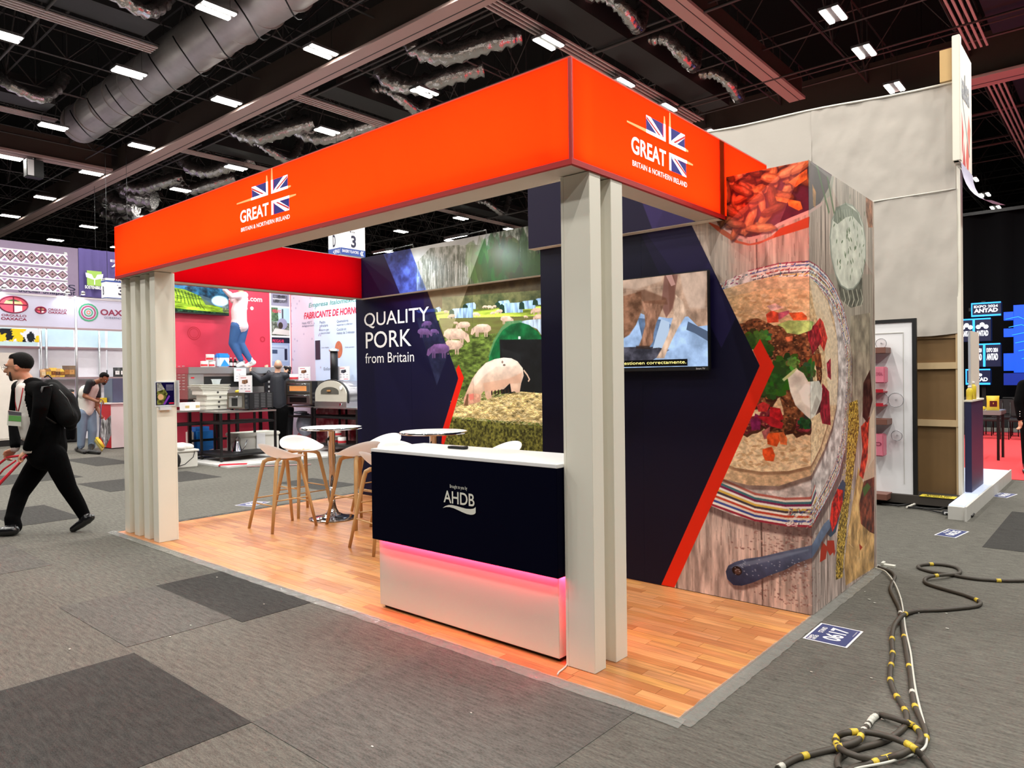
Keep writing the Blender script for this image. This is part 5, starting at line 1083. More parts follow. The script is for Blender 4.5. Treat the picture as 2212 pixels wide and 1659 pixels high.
# hanging screen with terraced fields
ts = thing('landscape_screen', (XR + .1, 4.4, 3.4), 'wide screen of green terraced hills high on the crimson wall', 'screen')
a = PRW.px(371, 612); b_ = PRW.px(496, 686); PTS = Plane((XR + .16, 0, 0), (0, 1, 0), (0, 0, 1)); a = PTS.px(355, 606); b_ = PTS.px(495, 685.5); c_ = PTS.px(371, 674)
u0, u1, v0, v1 = a[0], b_[0], c_[1] - .01, PTS.px(371, 611)[1] + .08
obj('casing', bx(XR + .05, XR + .158, u0, u1, v0, v1), M_RUB, ts)
cv = Canvas(PTS, u0, u1, v0, v1, 150, (70, 130, 190)); 
def tq(fx, fy): return (u0 + (u1 - u0) * fx, v0 + (v1 - v0) * fy)
cv.poly([tq(0, .55), tq(1, .5), tq(1, 1), tq(0, 1)], (56, 112, 150), tex=(130, (.3, .08), .5)); cv.poly([tq(.3, .8), tq(.6, .95), tq(.8, .85), tq(1, .7), tq(1, .4), tq(.3, .5)], (40, 84, 110), tex=(131, .1, .5))
cv.poly([tq(0, 0), tq(0, .78), tq(.3, .72), tq(.5, .58), tq(.75, .3), tq(1, .2), tq(1, 0)], (160, 196, 60), tex=(132, (.3, .06), .4))
for k in range(11): cv.line([tq(.0 + k * .05, .78 - k * .02), tq(.04 + k * .05, .6 - k * .03), tq(.0 + k * .06, .45 - k * .03)], .018, (40, 66, 28), .8)
for k in range(9): cv.line([tq(0, .12 + k * .07), tq(.3, .10 + k * .06), tq(.7, .06 + k * .03)], .008, (196, 214, 90), .6)
cv.poly([tq(0, 0), tq(1, 0), tq(1, .08), tq(0, .14)], (40, 70, 50), tex=(133, .06, .5)); cv.poly([tq(.52, .6), tq(.72, .5), tq(.76, .3), tq(.62, .3)], (90, 110, 120), .8); cv.poly([tq(.86, .5), tq(.9, .1), tq(1, .1), tq(1, .5)], (110, 112, 100), .8, tex=(134, .05, .4)); cv.ell(*tq(.85, .45), .2, .12, (216, 240, 255), al=.9, soft=6)  # pale soft ellipse is the bright light spot, put into the picture's colour
cv.material('terraces_picture', .25, emit=1.5); print_panel('screen', cv, PTS, u0 + .01, u1 - .01, v0 + .03, v1 - .01, ts, edge=M_RUB, off=.003)
# product strip
ps = thing('product_strip', (XR + .02, 6.75, 2), 'tall white banner strip of oven photographs reading VESUVIO and PROGAS-90', 'banner')
PPS = Plane((XR + .03, 0, 0), (0, 1, 0), (0, 0, 1)); a = PPS.px(583, 640); b_ = PPS.px(627, 640); u0, u1 = a[0], b_[0]; obj('sheet', bx(XR + .001, XR + .028, u0, u1, .1, 4.1), M_PAPER, ps)
for k, (y0, y1) in enumerate(((632, 661), (665, 725), (729, 790), (793, 850))):
    vb, vt = PPS.px(605, y1)[1], PPS.px(605, y0)[1]; cv = Canvas(PPS, u0 + .03, u1 - .04, vb, vt, 160, [(150, 150, 170), (176, 206, 214), (150, 166, 196), (60, 66, 84)][k]); W_, H_ = u1 - u0 - .07, vt - vb
    def g_(fx, fy): return (u0 + .03 + W_ * fx, vb + H_ * fy)
    if k == 1:
        cv.poly([g_(0, 0), g_(1, 0), g_(1, .45), g_(0, .5)], (110, 116, 106), tex=(140, .05, .4)); cv.poly([g_(0, .5), g_(.4, .5), g_(.35, 1), g_(0, 1)], (70, 96, 60), .8, tex=(141, .05, .5)); cv.poly([g_(.58, .5), g_(.66, .5), g_(.66, .95), g_(.58, .95)], (80, 80, 90)); cv.ell(*g_(.6, .42), W_ * .28, H_ * .2, (150, 150, 176)); cv.ell(*g_(.5, .36), W_ * .13, H_ * .12, (70, 60, 56)); cv.poly([g_(0, .05), g_(1, .02), g_(1, .2), g_(.2, .26)], (204, 200, 196))
    elif k == 2:
        cv.poly([g_(0, .8), g_(1, .8), g_(1, 1), g_(0, 1)], (36, 40, 60)); cv.poly([g_(0, .15), g_(.9, .15), g_(.9, .72), g_(0, .72)], (170, 184, 206)); cv.poly([g_(.02, .42), g_(.3, .42), g_(.3, .56), g_(.02, .56)], (70, 84, 110)); cv.poly([g_(.7, .2), g_(.85, .2), g_(.85, .6), g_(.7, .6)], (44, 48, 70)); cv.line([g_(0, .62), g_(.7, .62)], .012, (110, 120, 150))
    else:
        cv.poly([g_(.1, .2), g_(.9, .25), g_(.9, .8), g_(.1, .8)], (96, 96, 106), tex=(142 + k, .05, .4)); cv.line([g_(.1, .5), g_(.8, .5)], .02, (210, 210, 220))
    cv.material(f'product_print_{k}', .5); print_panel('photograph', cv, PPS, u0 + .03, u1 - .04, vb, vt, ps)
    if k in (1, 2): text_mesh('lettering', ['', 'VESUVIO', 'PROGAS-90'][k], PPS, u0 + .05, u0 + .05 + W_ * (.5 if k == 1 else .62), vt - .13, vt - .05, mat('pink_lettering', (226, 60, 100), .5), ps, off=.008, bold=.02)
# pale panel
pp = thing('maker_panel', (-11.5, YR, 0), 'pale blue and white booth wall reading FABRICANTE DE HORNOS beyond the bald man', 'wall panel')
cv = Canvas(PRY, XR, -9.2, .0, 4.15, 70, (196, 212, 236)); cv.poly([(XR, 0), (XR + 1.15, 0), (XR + 1.0, 4.2), (XR, 4.2)], (206, 190, 206), .9)
for k in range(60): cv.ell(XR + rs.random() ** 2 * 1.3 + .05, rs.uniform(1.2, 4.0), .025, .025, (160, 150, 180), n=8, al=.7)
cv.poly([(XR, .05), (-9.2, .05), (-9.2, 1.02), (XR + 1.3, 1.02)], (150, 34, 50), tex=(150, (.22, .2), 1.3, (226, 170, 168)))
cv.material('maker_print', .5); obj('wall_panel', bx(XR, -9.2, YR + .003, YR + .06, .03, 4.15), M_PAPER, pp); print_panel('print_panel', cv, PRY, XR + .05, -11.0, .05, 4.1, pp)
print_panel('print_panel', cv, PRY, -11.0, -9.3, .05, 4.1, pp); obj('corner_trim', bx(XR + .0, XR + .05, YR - .004, YR + .002, .05, 4.1), M_BRED, pp)
M_TGR = mat('green_lettering', (70, 150, 140), .5); M_TRD = mat('crimson_lettering', (206, 40, 70), .5); M_TGY = mat('grey_lettering', (96, 104, 128), .5)
def lab(s, x0, x1, yt, yb, m, bold=0.0, sh=0.0, P=PRY, par=pp):
    a, b = P.px(x0, yb), P.px(x1, yb); t1 = P.px((x0 + x1) / 2, yt); b1 = P.px((x0 + x1) / 2, yb); text_mesh('lettering', s, P, a[0], b[0], b1[1], t1[1], m, par, bold=bold, shear=sh, off=.006)
lab('Empresa Italomexicana', 667, 786, 647, 660, M_TGR, .01, .2); lab('FABRICANTE DE HORNOS', 657, 782, 668, 683, M_TRD, .03, .2)
for s_, x0, x1, y0, y1 in (('Hasta 450°C', 653, 675, 694, 700), ('de temperatura', 653, 679, 701, 707), ('Piedra', 691, 703, 693, 699), ('refractaria', 691, 709, 700, 706), ('Quemadores', 728, 753, 690, 697), ('superior e inferior', 728, 762, 698, 704), ('Ahorra gas', 690, 711, 710, 716), ('y electricidad', 690, 713, 717, 723), ('Cocción en', 728, 748, 708, 714), ('menos de 3 minutos', 728, 766, 715, 721), ('Smart display', 695, 711, 749, 753), ('Doble quemador', 746, 766, 748, 752), ('Enforiza', 700, 722, 793, 800)): lab(s_, x0, x1, y0, y1, M_TGY)
for x0, x1, y0, y1 in ((682, 692, 735, 777),):
    a, b = PRY.px(x0, y1), PRY.px(x1, y0); obj('display_picture', bx(a[0], b[0], YR - .012, YR - .003, a[1], b[1], .004), mat('display_dark', (44, 46, 60), .4), pp)
c_ = PRY.px(732, 755); bm = BM(); flat(bm, PRY, [(c_[0] + .15 * math.cos(k * .2618), c_[1] + .2 * math.sin(k * .2618)) for k in range(24)], .006); obj('oval_picture', bm, mat('pizza_picture', (190, 110, 80), .5, noise=.4, scale=14), pp)
# booth floor
bf = thing('booth_floor', (-12.8, 5.2, 0), 'thin white raised floor of the oven booth', 'flooring'); obj('deck', bx(XR, -10.95, 3.5, YR, .001, .03), mat('white_vinyl', (216, 216, 214), .4), bf)
for k in range(3): obj('deck_trim', bx(XR, -10.93, 3.49 + k * 0, 3.5, .001, .032) if k == 0 else (bx(-10.95, -10.93, 3.5, YR, .001, .032) if k == 1 else bx(-11.6, -11.5, 3.52, 3.6, .03, .033)), MATS['white_vinyl'], bf)

def frame_table(label, x0, x1, y0, y1, zt, shelves, cast=True, grp='black steel tables of the oven booth'):
    t = thing('steel_table', ((x0 + x1) / 2, (y0 + y1) / 2, .03), label, 'table', grp)
    obj('table_top', bx(x0, x1, y0, y1, zt - .03, zt), M_STEEL, t)
    zb = .03 + (.09 if cast else 0)
    for x in (x0 + .02, x1 - .02):
        for y in (y0 + .02, y1 - .02):
            l = obj('leg', bx(x - .02, x + .02, y - .02, y + .02, zb, zt - .03), M_BLACK, t)
            if cast: b = BM(); tube(b, [(x - .015, y, .03 + .038), (x + .015, y, .03 + .038)], .038, 12); obj('caster', b, M_RUB, l)
    for z in shelves:
        obj('shelf', bx(x0 + .04, x1 - .04, y0 + .04, y1 - .04, z - .02, z), mat('shelf_black', (38, 38, 40), .5), t)
        fb = BM(); box(fb, x0 + .04, x1 - .04, y0 + .01, y0 + .03, z - .04, z); box(fb, x0 + .04, x1 - .04, y1 - .03, y1 - .01, z - .04, z); box(fb, x1 - .03, x1 - .01, y0 + .03, y1 - .03, z - .04, z); obj('shelf_rails', fb, M_BLACK, t)
    return t
yA = PL('x', -12.6, 386, 900).y; yB = PL('x', -12.6, 497, 900).y; zA = PL('x', -12.6, 421, 886.5).z
frame_table('black steel table with dough trays in front of the big oven', -13.25, -12.6, yA - .3, yB, zA, (.76, .14))
yC = PL('x', -11.7, 476, 900).y; yD = PL('x', -11.7, 597, 900).y; zC = PL('x', -11.7, 476, 890).z
frame_table('black steel table on casters carrying the small oven', -12.55, -11.7, yC, yD, zC, (.80, .16))
# big deck oven
yo0 = PL('x', -13.35, 406, 830).y; yo1 = PL('x', -13.35, 612, 830).y; zt_ = PL('x', -13.35, 406, 793).z; zb_ = PL('x', -13.35, 406, 863).z
ov = thing('deck_oven', (-13.8, (yo0 + yo1) / 2, 0), 'wide stainless deck oven with perforated side under the man in pink', 'oven')
obj('body', bx(-14.35, -13.36, yo0, yo1, zb_, zt_ - .14, .005), mat('oven_brown_steel', (170, 156, 150), .35, metal=.75), ov)
obj('hood', bx(-14.36, -13.3, yo0 - .005, yo1, zt_ - .14, zt_, .01), M_STEEL, ov)
obj('opening', bx(-13.365, -13.345, yo0 + .35, yo1 - .5, zb_ + .25, zt_ - .2), M_RUB, ov); obj('front_frame', bx(-13.36, -13.34, yo0 + .01, yo0 + .33, zb_ + .02, zt_ - .15), M_STEEL, ov); obj('lower_front', bx(-13.36, -13.34, yo0 + .33, yo1 - .5, zb_ + .02, zb_ + .24), M_STEEL, ov); obj('control_panel', bx(-13.36, -13.335, yo1 - .48, yo1 - .02, zb_ + .02, zt_ - .15), mat('control_black', (34, 36, 42), .3), ov)
for r_ in range(9):
    for c_ in range(4): obj('vent_slot', bx(-14.2 + c_ * .2, -14.1 + c_ * .2, yo0 - .004, yo0 + .002, zb_ + .2 + r_ * .062, zb_ + .215 + r_ * .062), mat('slot_light', (190, 186, 184), .4), ov)
for k in range(4):
    for j in range(2): obj('dial', bx(-13.335, -13.32, yo1 - .4 + j * .13, yo1 - .33 + j * .13, zb_ + .1 + k * .11, zb_ + .15 + k * .11, .004), M_PAPER, ov)
obj('badge_plate', bx(-13.34, -13.335, yo0 + .06, yo0 + .13, zt_ - .24, zt_ - .21), mat('badge_crimson', (190, 20, 40), .4), ov)
zs = zb_; stn = thing('oven_stand', (-13.8, (yo0 + yo1) / 2, .03), 'black frame stand carrying the wide deck oven', 'stand')
obj('top_frame', bx(-14.35, -13.36, yo0, yo1, zs - .05, zs - .002), M_BLACK, stn)
for x in (-14.3, -13.42):
    for y in (yo0 + .05, (yo0 + yo1) / 2, yo1 - .05): obj('leg', bx(x - .03, x + .03, y - .03, y + .03, .03, zs - .05), M_BLACK, stn)
obj('lower_rail', bx(-13.45, -13.4, yo0 + .05, yo1 - .05, .32, .37), M_BLACK, stn)
# goods on the big oven
def jar(px_, pyb, r_, h_, lab_, x=-13.75, col=(232, 228, 226), n=0):
    p = PL('x', x, px_, pyb); z = zt_ + n * h_
    t = thing('tin', (x, p.y, z), lab_, 'tin', 'round white tins on the big oven'); bm = BM(); lathe(bm, [(0, 0), (r_, 0), (r_, h_ - .01), (r_ * .97, h_), (0, h_)], x, p.y, z, 20); obj('can', bm, mat('tin_white', col, .4), t)
    bm = BM(); lathe(bm, [(r_ + .001, .03), (r_ + .001, h_ * .5)], x, p.y, z, 20); 
    bmesh.ops.delete(bm, geom=[f for f in bm.faces if f.calc_center_median().y > p.y + r_ * .2 or f.calc_center_median().x < x], context='FACES'); obj('label_tomato', bm, mat('tomato_label', (206, 50, 60), .5), t); return t
jar(442, 792, .085, .14, 'lower left white tin with tomato label on the big oven'); jar(457, 792, .085, .14, 'lower right white tin of the stack of three on the big oven'); jar(454, 776, .09, .15, 'upper white tin standing on the two others on the big oven', n=.93); jar(520, 792, .095, .16, 'white tin beside the trainers of the man in pink')
p = PL('x', -13.75, 480, 792); bg = thing('flour_bag', (-13.75, p.y, zt_), 'blue and white flour bag among the tins on the big oven', 'bag')
bm = bx(-13.83, -13.65, p.y - .14, p.y + .13, zt_, zt_ + .31, .03); obj('bag', bm, mat('bag_white', (206, 220, 236), .4, bump=.4, bscale=12), bg); obj('blue_top', bx(-13.835, -13.645, p.y - .145, p.y + .135, zt_ + .19, zt_ + .315, .03), mat('bag_blue', (36, 140, 224), .35, bump=.5, bscale=14), bg)
PB = Plane((-13.645, 0, 0), (0, 1, 0), (0, 0, 1)); bm = BM(); flat(bm, PB, [(p.y - .09, zt_ + .03), (p.y + .12, zt_ + .03), (p.y + .0, zt_ + .18)], .004); obj('triangle_print', bm, MATS['bag_blue'], bg)
for k, x_ in enumerate((499, 508)):
    p = PL('x', -13.75, x_, 792); bt = thing('bottle', (-13.75, p.y, zt_), ['left', 'right'][k] + ' one of the two dark sauce bottles next to the flour bag', 'bottle', 'dark bottles on the big oven')
    bm = BM(); lathe(bm, [(0, 0), (.04, 0), (.04, .13), (.016, .17), (.014, .2), (0, .2)], -13.75, p.y, zt_, 14); obj('glass_body', bm, mat('dark_glass', (26, 14, 14), .15), bt); bm = BM(); lathe(bm, [(.0, .198), (.017, .198), (.017, .225), (0, .225)], -13.75, p.y, zt_, 12); obj('cap', bm, M_PAPER, bt); bm = BM(); lathe(bm, [(.0405, .04), (.0405, .11)], -13.75, p.y, zt_, 14); obj('label', bm, M_PAPER, bt)
# dough trays on the first table
p = PL('x', -12.8, 460, 885)
M_TRAY = mat('tray_white', (226, 224, 214), .45)
for k in range(7):
    h_ = [.10, .10, .10, .11, .035, .035, .035][k]; z_ = zA + sum([.10, .10, .10, .11, .035, .035, .035][:k]); wd = [.23, .23, .23, .27, .30, .31, .30][k]; cyk = p.y + [.02, .02, .05, 0, 0, -.02, .0][k]
    t = thing('dough_tray', (-12.9, cyk, z_), ['lowest deep white dough tray of the stack on the steel table', 'second white dough tray from the bottom of the stack', 'third white dough tray from the bottom of the stack', 'wide rimmed white dough tray in the middle of the stack', 'lowest of the three thin white lids on the tray stack', 'middle thin white lid on the tray stack', 'top thin white lid of the tray stack'][k], 'tray', 'dough trays stacked on the steel table')
    obj('tray', bx(-13.15, -12.68, cyk - wd, cyk + wd, z_ + .001, z_ + h_ - .012, .008), M_TRAY, t); obj('rim', bx(-13.17, -12.66, cyk - wd - .02, cyk + wd + .02, z_ + h_ - .012, z_ + h_ - .001), M_TRAY, t)
    if k < 4: bm = BM(); tube(bm, [(-12.68, cyk + .05, z_ + .05), (-12.672, cyk + .05, z_ + .05)], .022, 12); obj('hole', bm, mat('hole_dark', (60, 60, 60), .5), t)
p = PL('x', -12.7, 414, 884); cb = thing('carton', (-12.75, p.y, zA), 'small white carton with tan tape on the steel table by the left column', 'box'); obj('box', bx(-12.9, -12.65, p.y - .15, p.y + .15, zA, zA + .16, .004), M_PAPER, cb)
for s_ in (-.12, .09): obj('tape_band', bx(-12.652, -12.647, p.y + s_ - .03, p.y + s_ + .05, zA + .05, zA + .10), mat('tan_tape', (200, 176, 120), .5), cb)
# tubs on the trays
p = PL('x', -12.9, 467, 835); tb = thing('plastic_tub', (-12.9, p.y, zA + .52), 'clear plastic tub on top of the white tray stack', 'tub'); bm = BM(); lathe(bm, [(0, 0), (.07, 0), (.09, .09), (.1, .095), (.09, .1), (0, .1)], -12.9, p.y, zA + .517, 18); obj('tub', bm, mat('frosted', (206, 216, 224), .3), tb); bm = BM(); lathe(bm, [(.1, .095), (.105, .1), (.1, .104)], -12.9, p.y, zA + .517, 18); obj('rim', bm, MATS['frosted'], tb)
# small oven, front to the aisle (-y)
def deck(label, x0, x1, y0, y1, z0, z1, wins, grp=None, vent=True, ctrl=.2, col=None):
    t = thing('small_oven', ((x0 + x1) / 2, (y0 + y1) / 2, z0), label, 'oven', grp)
    obj('body', bx(x0, x1, y0, y1, z0 + .03, z1, .006), M_RUB if vent else mat('oven_grey', (120, 118, 114), .35, metal=.7), t)
    mf = mat('oven_front', (132, 124, 112), .32, metal=.8); xc = x1 - (x1 - x0) * ctrl
    obj('front_plate', bx(x0 + .005, xc, y0 - .012, y0, z0 + .035, z1 - .005, .003), mf, t); obj('control_panel', bx(xc + .005, x1 - .005, y0 - .012, y0, z0 + .035, z1 - .005, .003), mat('control_black', (0, 0, 0)), t)
    for (fz0, fz1, mw) in wins:
        H_ = z1 - z0; d = obj('door', bx(x0 + .07, xc - .06, y0 - .022, y0 - .012, z0 + H_ * fz0, z0 + H_ * fz1, .004), M_STEEL, t)
        obj('window', bx(x0 + .16, xc - .2, y0 - .026, y0 - .021, z0 + H_ * (fz0 + .06), z0 + H_ * (fz1 - .12)), mw, d); b = BM(); tube(b, [(x0 + .12, y0 - .06, z0 + H_ * (fz1 - .04)), (xc - .12, y0 - .06, z0 + H_ * (fz1 - .04))], .012, 8); obj('handle', b, M_CHROME, d)
    for k in range(3): obj('knob', bx(xc + .03, x1 - .03, y0 - .02, y0 - .012, z0 + .08 + k * .09, z0 + .13 + k * .09, .003), mat('dark_grey', (0, 0, 0)), t)
    if vent:
        for r_ in range(9):
            for c_ in range(3): y_ = y0 + .12 + c_ * (y1 - y0) * .27; obj('vent_slot', bx(x1 - .001, x1 + .003, y_, y_ + .11, z0 + .06 + r_ * .032, z0 + .072 + r_ * .032), mat('slot_grey', (110, 110, 112), .4), t)
    for x in (x0 + .06, x1 - .06):
        for y in (y0 + .06, y1 - .06): obj('foot', bx(x - .02, x + .02, y - .02, y + .02, z0, z0 + .03), M_RUB, t)
    return t
yf = yC + .04; xa = PL('y', yf, 483, 870).x; xb = -11.72; zo1 = PL('y', yf, 549, 849).z
xb = PL('y', yf, 549, 870).x
xa, xb, yf = -12.47, -11.8, 4.33; zo1 = PL('y', yf, 549, 849).z
o = deck('small grey single-deck oven with black vented side on the steel table', xa, xb, yf, yf + .6, zC, zo1, [(.18, .82, M_RUB)]); o.rotation_euler.z = math.radians(10)
p = PL('x', -12.7, 504, 846); yc_ = thing('yellow_cloth', ((xa + xb) / 2 - .25, yf + .2, zo1), 'crumpled yellow cloth lying beside the tray stack near the oven card', 'cloth'); bm = BM(); ball(bm, ((xa + xb) / 2 - .25, yf + .2, zo1 + .03), (.05, .10, .03)); ball(bm, ((xa + xb) / 2 - .2, yf + .25, zo1 + .025), (.05, .06, .025)); obj('cloth', bm, mat('yellow_cloth', (214, 190, 60), .7, noise=.5, scale=40), yc_); obj('fold', bx((xa + xb) / 2 - .28, (xa + xb) / 2 - .2, yf + .1, yf + .16, zo1 + .001, zo1 + .03, .01), MATS['yellow_cloth'], yc_)
# product cards
def card(px_, py_t, py_b, w_px, P, lab_, pic=(120, 90, 70)):
    a = P.px(px_ - w_px / 2, py_b); b = P.px(px_ + w_px / 2, py_b); tp = P.px(px_, py_t); bt_ = P.px(px_, py_b); t = thing('product_card', P.p((a[0] + b[0]) / 2, bt_[1]), lab_, 'card', 'product cards on the ovens')
    th = BM()
    W_, H_ = b[0] - a[0], tp[1] - bt_[1]; cv = Canvas(P, a[0], b[0], bt_[1], tp[1], 400, (236, 232, 236))
    def g(x, y): return (a[0] + W_ * x, bt_[1] + H_ * y)
    cv.poly([g(.15, .86), g(.15, .9), g(.6, .9), g(.6, .86)], (200, 80, 90)); cv.poly([g(.25, .55), g(.27, .74), g(.7, .78), g(.74, .6), g(.5, .5)], pic, tex=(px_, .03, .4))
    for r_ in (.38, .2):
        for c_ in (.12, .42, .72): cv.poly([g(c_, r_), g(c_, r_ + .05), g(c_ + .18, r_ + .05), g(c_ + .18, r_)], (170, 166, 176))
    cv.poly([g(.5, .06), g(.5, .1), g(.92, .1), g(.92, .06)], (196, 60, 80)); cv.material(f'card_print_{int(px_)}', .4)
    c = [P.p(a[0] - .01, bt_[1] - .0, -.012), P.p(b[0] + .01, tp[1] + .01, -.004)]; bm = BM(); q4 = [P.p(u, v, o_) for o_ in (-.012, 0) for u, v in ((a[0] - .01, bt_[1]), (b[0] + .01, bt_[1]), (b[0] + .01, tp[1] + .01), (a[0] - .01, tp[1] + .01))]; vv = [bm.verts.new(q) for q in q4]
    for f in ((0, 1, 2, 3), (4, 5, 6, 7), (0, 1, 5, 4), (1, 2, 6, 5), (2, 3, 7, 6), (3, 0, 4, 7)): bm.faces.new([vv[i] for i in f])
    bmesh.ops.recalc_face_normals(bm, faces=bm.faces[:]); obj('holder', bm, MATS['acrylic'], t); print_panel('card', cv, P, *[a[0], b[0], bt_[1], tp[1]], parent=t, off=.003)
Pc = lambda y: Plane((0, y, 0), (1, 0, 0), (0, 0, 1))
card(530, 812, 848, 27, Pc(yf + .12), 'white product card standing on the small single-deck oven'); card(519, 796, 824, 24, Plane((-13.25, 0, 0), (0, 1, 0), (0, 0, 1)), 'plain white card leaning on the big oven behind the bald man', (225, 225, 235))
# ovens along the pale wall
yt0 = 6.2
def tabx(px0, px1, y): return PL('y', y, px0, 880).x, PL('y', y, px1, 880).x
x0_, x1_ = tabx(626, 676, yt0); zt2 = PL('y', yt0, 650, 877).z
frame_table('black steel table carrying the double-deck oven', x0_ - .2, x1_ - .05, yt0, 6.98, zt2, (.78,), cast=True)
xo0, xo1 = tabx(620, 687, yt0 + .05); deck('double-deck grey oven with red-lit controls right of the bald man', xo0, xo1, yt0 + .05, 6.95, zt2, PL('y', yt0 + .05, 650, 823).z, [(.08, .46, M_RUB), (.54, .92, mat('warm_window', (210, 130, 70), .3, emit=(.8, .35, .12), estr=.5))], vent=False, ctrl=.17)
x0_, x1_ = tabx(677, 790, yt0 - .1); frame_table('black steel table carrying the dome pizza oven', x0_, x1_ - .3, yt0 - .1, 6.98, PL('y', yt0 - .1, 720, 880).z, (.80, .2))
zd = PL('y', yt0 - .1, 720, 880).z
dv = thing('dome_oven', ((x0_ + x1_) / 2, 6.5, zd), 'domed stainless pizza oven with tall black chimney beside the navy wall', 'oven')
ax0, ax1 = tabx(680, 746, yt0 - .05); cxo = (ax0 + ax1) / 2; hw_ = (ax1 - ax0) / 2; zap = PL('y', yt0 - .05, 712, 823).z
def arch(bm, y0, y1, x_c, w, zb, zt__, n=18, mi=0):
    A, B_ = [], []
    pts = [(-w, 0)] + [(-w * math.cos(math.pi * k / n), .35 * (zt__ - zb) + .65 * (zt__ - zb) * math.sin(math.pi * k / n)) for k in range(n + 1)] + [(w, 0)]
    for x, z in pts: A.append(bm.verts.new((x_c + x, y0, zb + z))); B_.append(bm.verts.new((x_c + x, y1, zb + z)))
    bm.faces.new(A); bm.faces.new(B_[::-1])
    for k in range(len(A)): f = bm.faces.new((A[k], B_[k], B_[(k + 1) % len(A)], A[(k + 1) % len(A)])); f.smooth = True
    bmesh.ops.recalc_face_normals(bm, faces=bm.faces[:]); return bm
obj('dome', arch(BM(), yt0 + .02, 6.98, cxo, hw_, zd + .12, zap), mat('dome_grey', (150, 150, 158), .3, metal=.6), dv)
obj('front_rim', arch(BM(), yt0 - .01, yt0 + .03, cxo, hw_ + .03, zd + .09, zap + .035), M_RUB, dv); obj('front_plate', arch(BM(), yt0 - .03, yt0 + .02, cxo, hw_ + .01, zd + .10, zap + .01), mat('arch_steel', (214, 210, 196), .45, metal=.3), dv)
obj('mouth', arch(BM(), yt0 - .036, yt0 - .03, cxo - .02, hw_ * .58, zd + .28, zap - .13), mat('mouth_grey', (92, 90, 82), .5, metal=.2), dv); obj('wood_handle', bx(cxo - .1, cxo + .04, yt0 - .06, yt0 - .04, zd + .33, zap - .19, .01), mat('handle_wood', (190, 140, 90), .5), dv)
obj('base', bx(cxo - hw_ - .02, cxo + hw_ + .02, yt0 - .04, 6.98, zd, zd + .12, .004), M_STEEL, dv); bm = BM(); tube(bm, [(cxo + hw_ * .75, yt0 - .04, zd + .06), (cxo + hw_ * .75, yt0 - .08, zd + .06)], .03, 14); obj('knob', bm, M_CHROME, dv); bm = BM(); tube(bm, [(cxo + hw_ * .72, yt0 - .05, zd + .42), (cxo + hw_ * .72, yt0 - .03, zd + .42)], .045, 14); obj('thermometer', bm, M_PAPER, dv)
chx = PL('y', 6.5, 722, 800).x; zc1 = PL('y', 6.5, 722, 757).z; bm = BM(); lathe(bm, [(0, 0), (.085, 0), (.085, zc1 - zap + .05), (0, zc1 - zap + .05)], chx, 6.5, zap - .05, 20); obj('chimney', bm, M_BLACK, dv); bm = BM(); lathe(bm, [(.11, -.02), (.11, .02), (0, .06)], chx, 6.5, zc1, 20); obj('chimney_cap', bm, M_STEEL, dv)
card(657, 793, 821, 24, Pc(6.3), 'white product card on the double-deck oven'); card(743, 792, 821, 23, Pc(6.6), 'grey product card behind the chimney of the dome oven', (70, 70, 80))
p = PL('y', 6.35, 635, 822); t = thing('tin', (p.x, 6.35, p.z), 'white tomato tin at the left corner of the double-deck oven', 'tin'); bm = BM(); lathe(bm, [(0, 0), (.1, 0), (.1, .15), (0, .15)], p.x, 6.35, p.z, 18); obj('can', bm, MATS['tin_white'], t); bm = BM(); lathe(bm, [(.101, .03), (.101, .08)], p.x, 6.35, p.z, 18); obj('label_tomato', bm, MATS['tomato_label'], t)
for k, (x_, y_, lb) in enumerate(((729, 950, 'upper tomato tin under the dome oven table'), (722, 962, 'lower left tomato tin under the dome oven table'), (739, 962, 'lower right tomato tin under the dome oven table'))):
    p = PL('y', 6.3, x_, y_); z_ = .2 + (.16 if k == 0 else 0) ; t = thing('tin', (p.x, 6.3, z_), lb, 'tin', 'tins under the dome oven table'); bm = BM(); lathe(bm, [(0, 0), (.09, 0), (.09, .155), (0, .155)], p.x, 6.3, z_, 18); obj('can', bm, MATS['tin_white'], t); bm = BM(); lathe(bm, [(.091, .03), (.091, .08)], p.x, 6.3, z_, 18); obj('label_tomato', bm, MATS['tomato_label'], t)
p = PL('y', 6.6, 660, 925); t = thing('covered_sack', (p.x, 6.6, .8), 'silvery plastic sack under the double-deck oven', 'bag'); bm = BM(); ball(bm, (p.x, 6.6, .55), (.24, .2, .28)); obj('sack', bm, mat('silver_plastic', (176, 180, 200), .2, metal=.2, noise=.4, scale=10, bump=.6, bscale=10), t); bm = BM(); ball(bm, (p.x - .05, 6.5, .84), (.2, .15, .04)); obj('fold', bm, MATS['silver_plastic'], t)
# things on the floor of the booth
p = PL('z', .03, 434, 980); t = thing('flour_sack', (p.x, p.y, .03), 'blue flour sack leaning behind the legs of the steel table', 'bag'); bm = bx(p.x - .18, p.x + .18, p.y - .24, p.y + .24, .03, .62, .09); obj('sack', bm, mat('bag_blue_sack', (30, 116, 196), .4, bump=.5, bscale=10), t); obj('white_side', bx(p.x - .15, p.x + .15, p.y - .27, p.y - .2, .08, .55, .05), mat('sack_white', (220, 206, 200), .6), t)
p = PL('z', .03, 545, 980); t = thing('storage_box', (p.x, p.y, .03), 'white polystyrene box with lid on the floor under the small oven table', 'box'); obj('body', bx(p.x - .3, p.x + .25, p.y - .42, p.y + .5, .03, .42, .02), mat('foam_white', (222, 220, 212), .6), t); obj('lid', bx(p.x - .32, p.x + .27, p.y - .44, p.y + .52, .42, .50, .02), MATS['foam_white'], t); obj('tape_band', bx(p.x + .27, p.x + .275, p.y - .05, p.y + .15, .05, .48), M_PAPER, t)
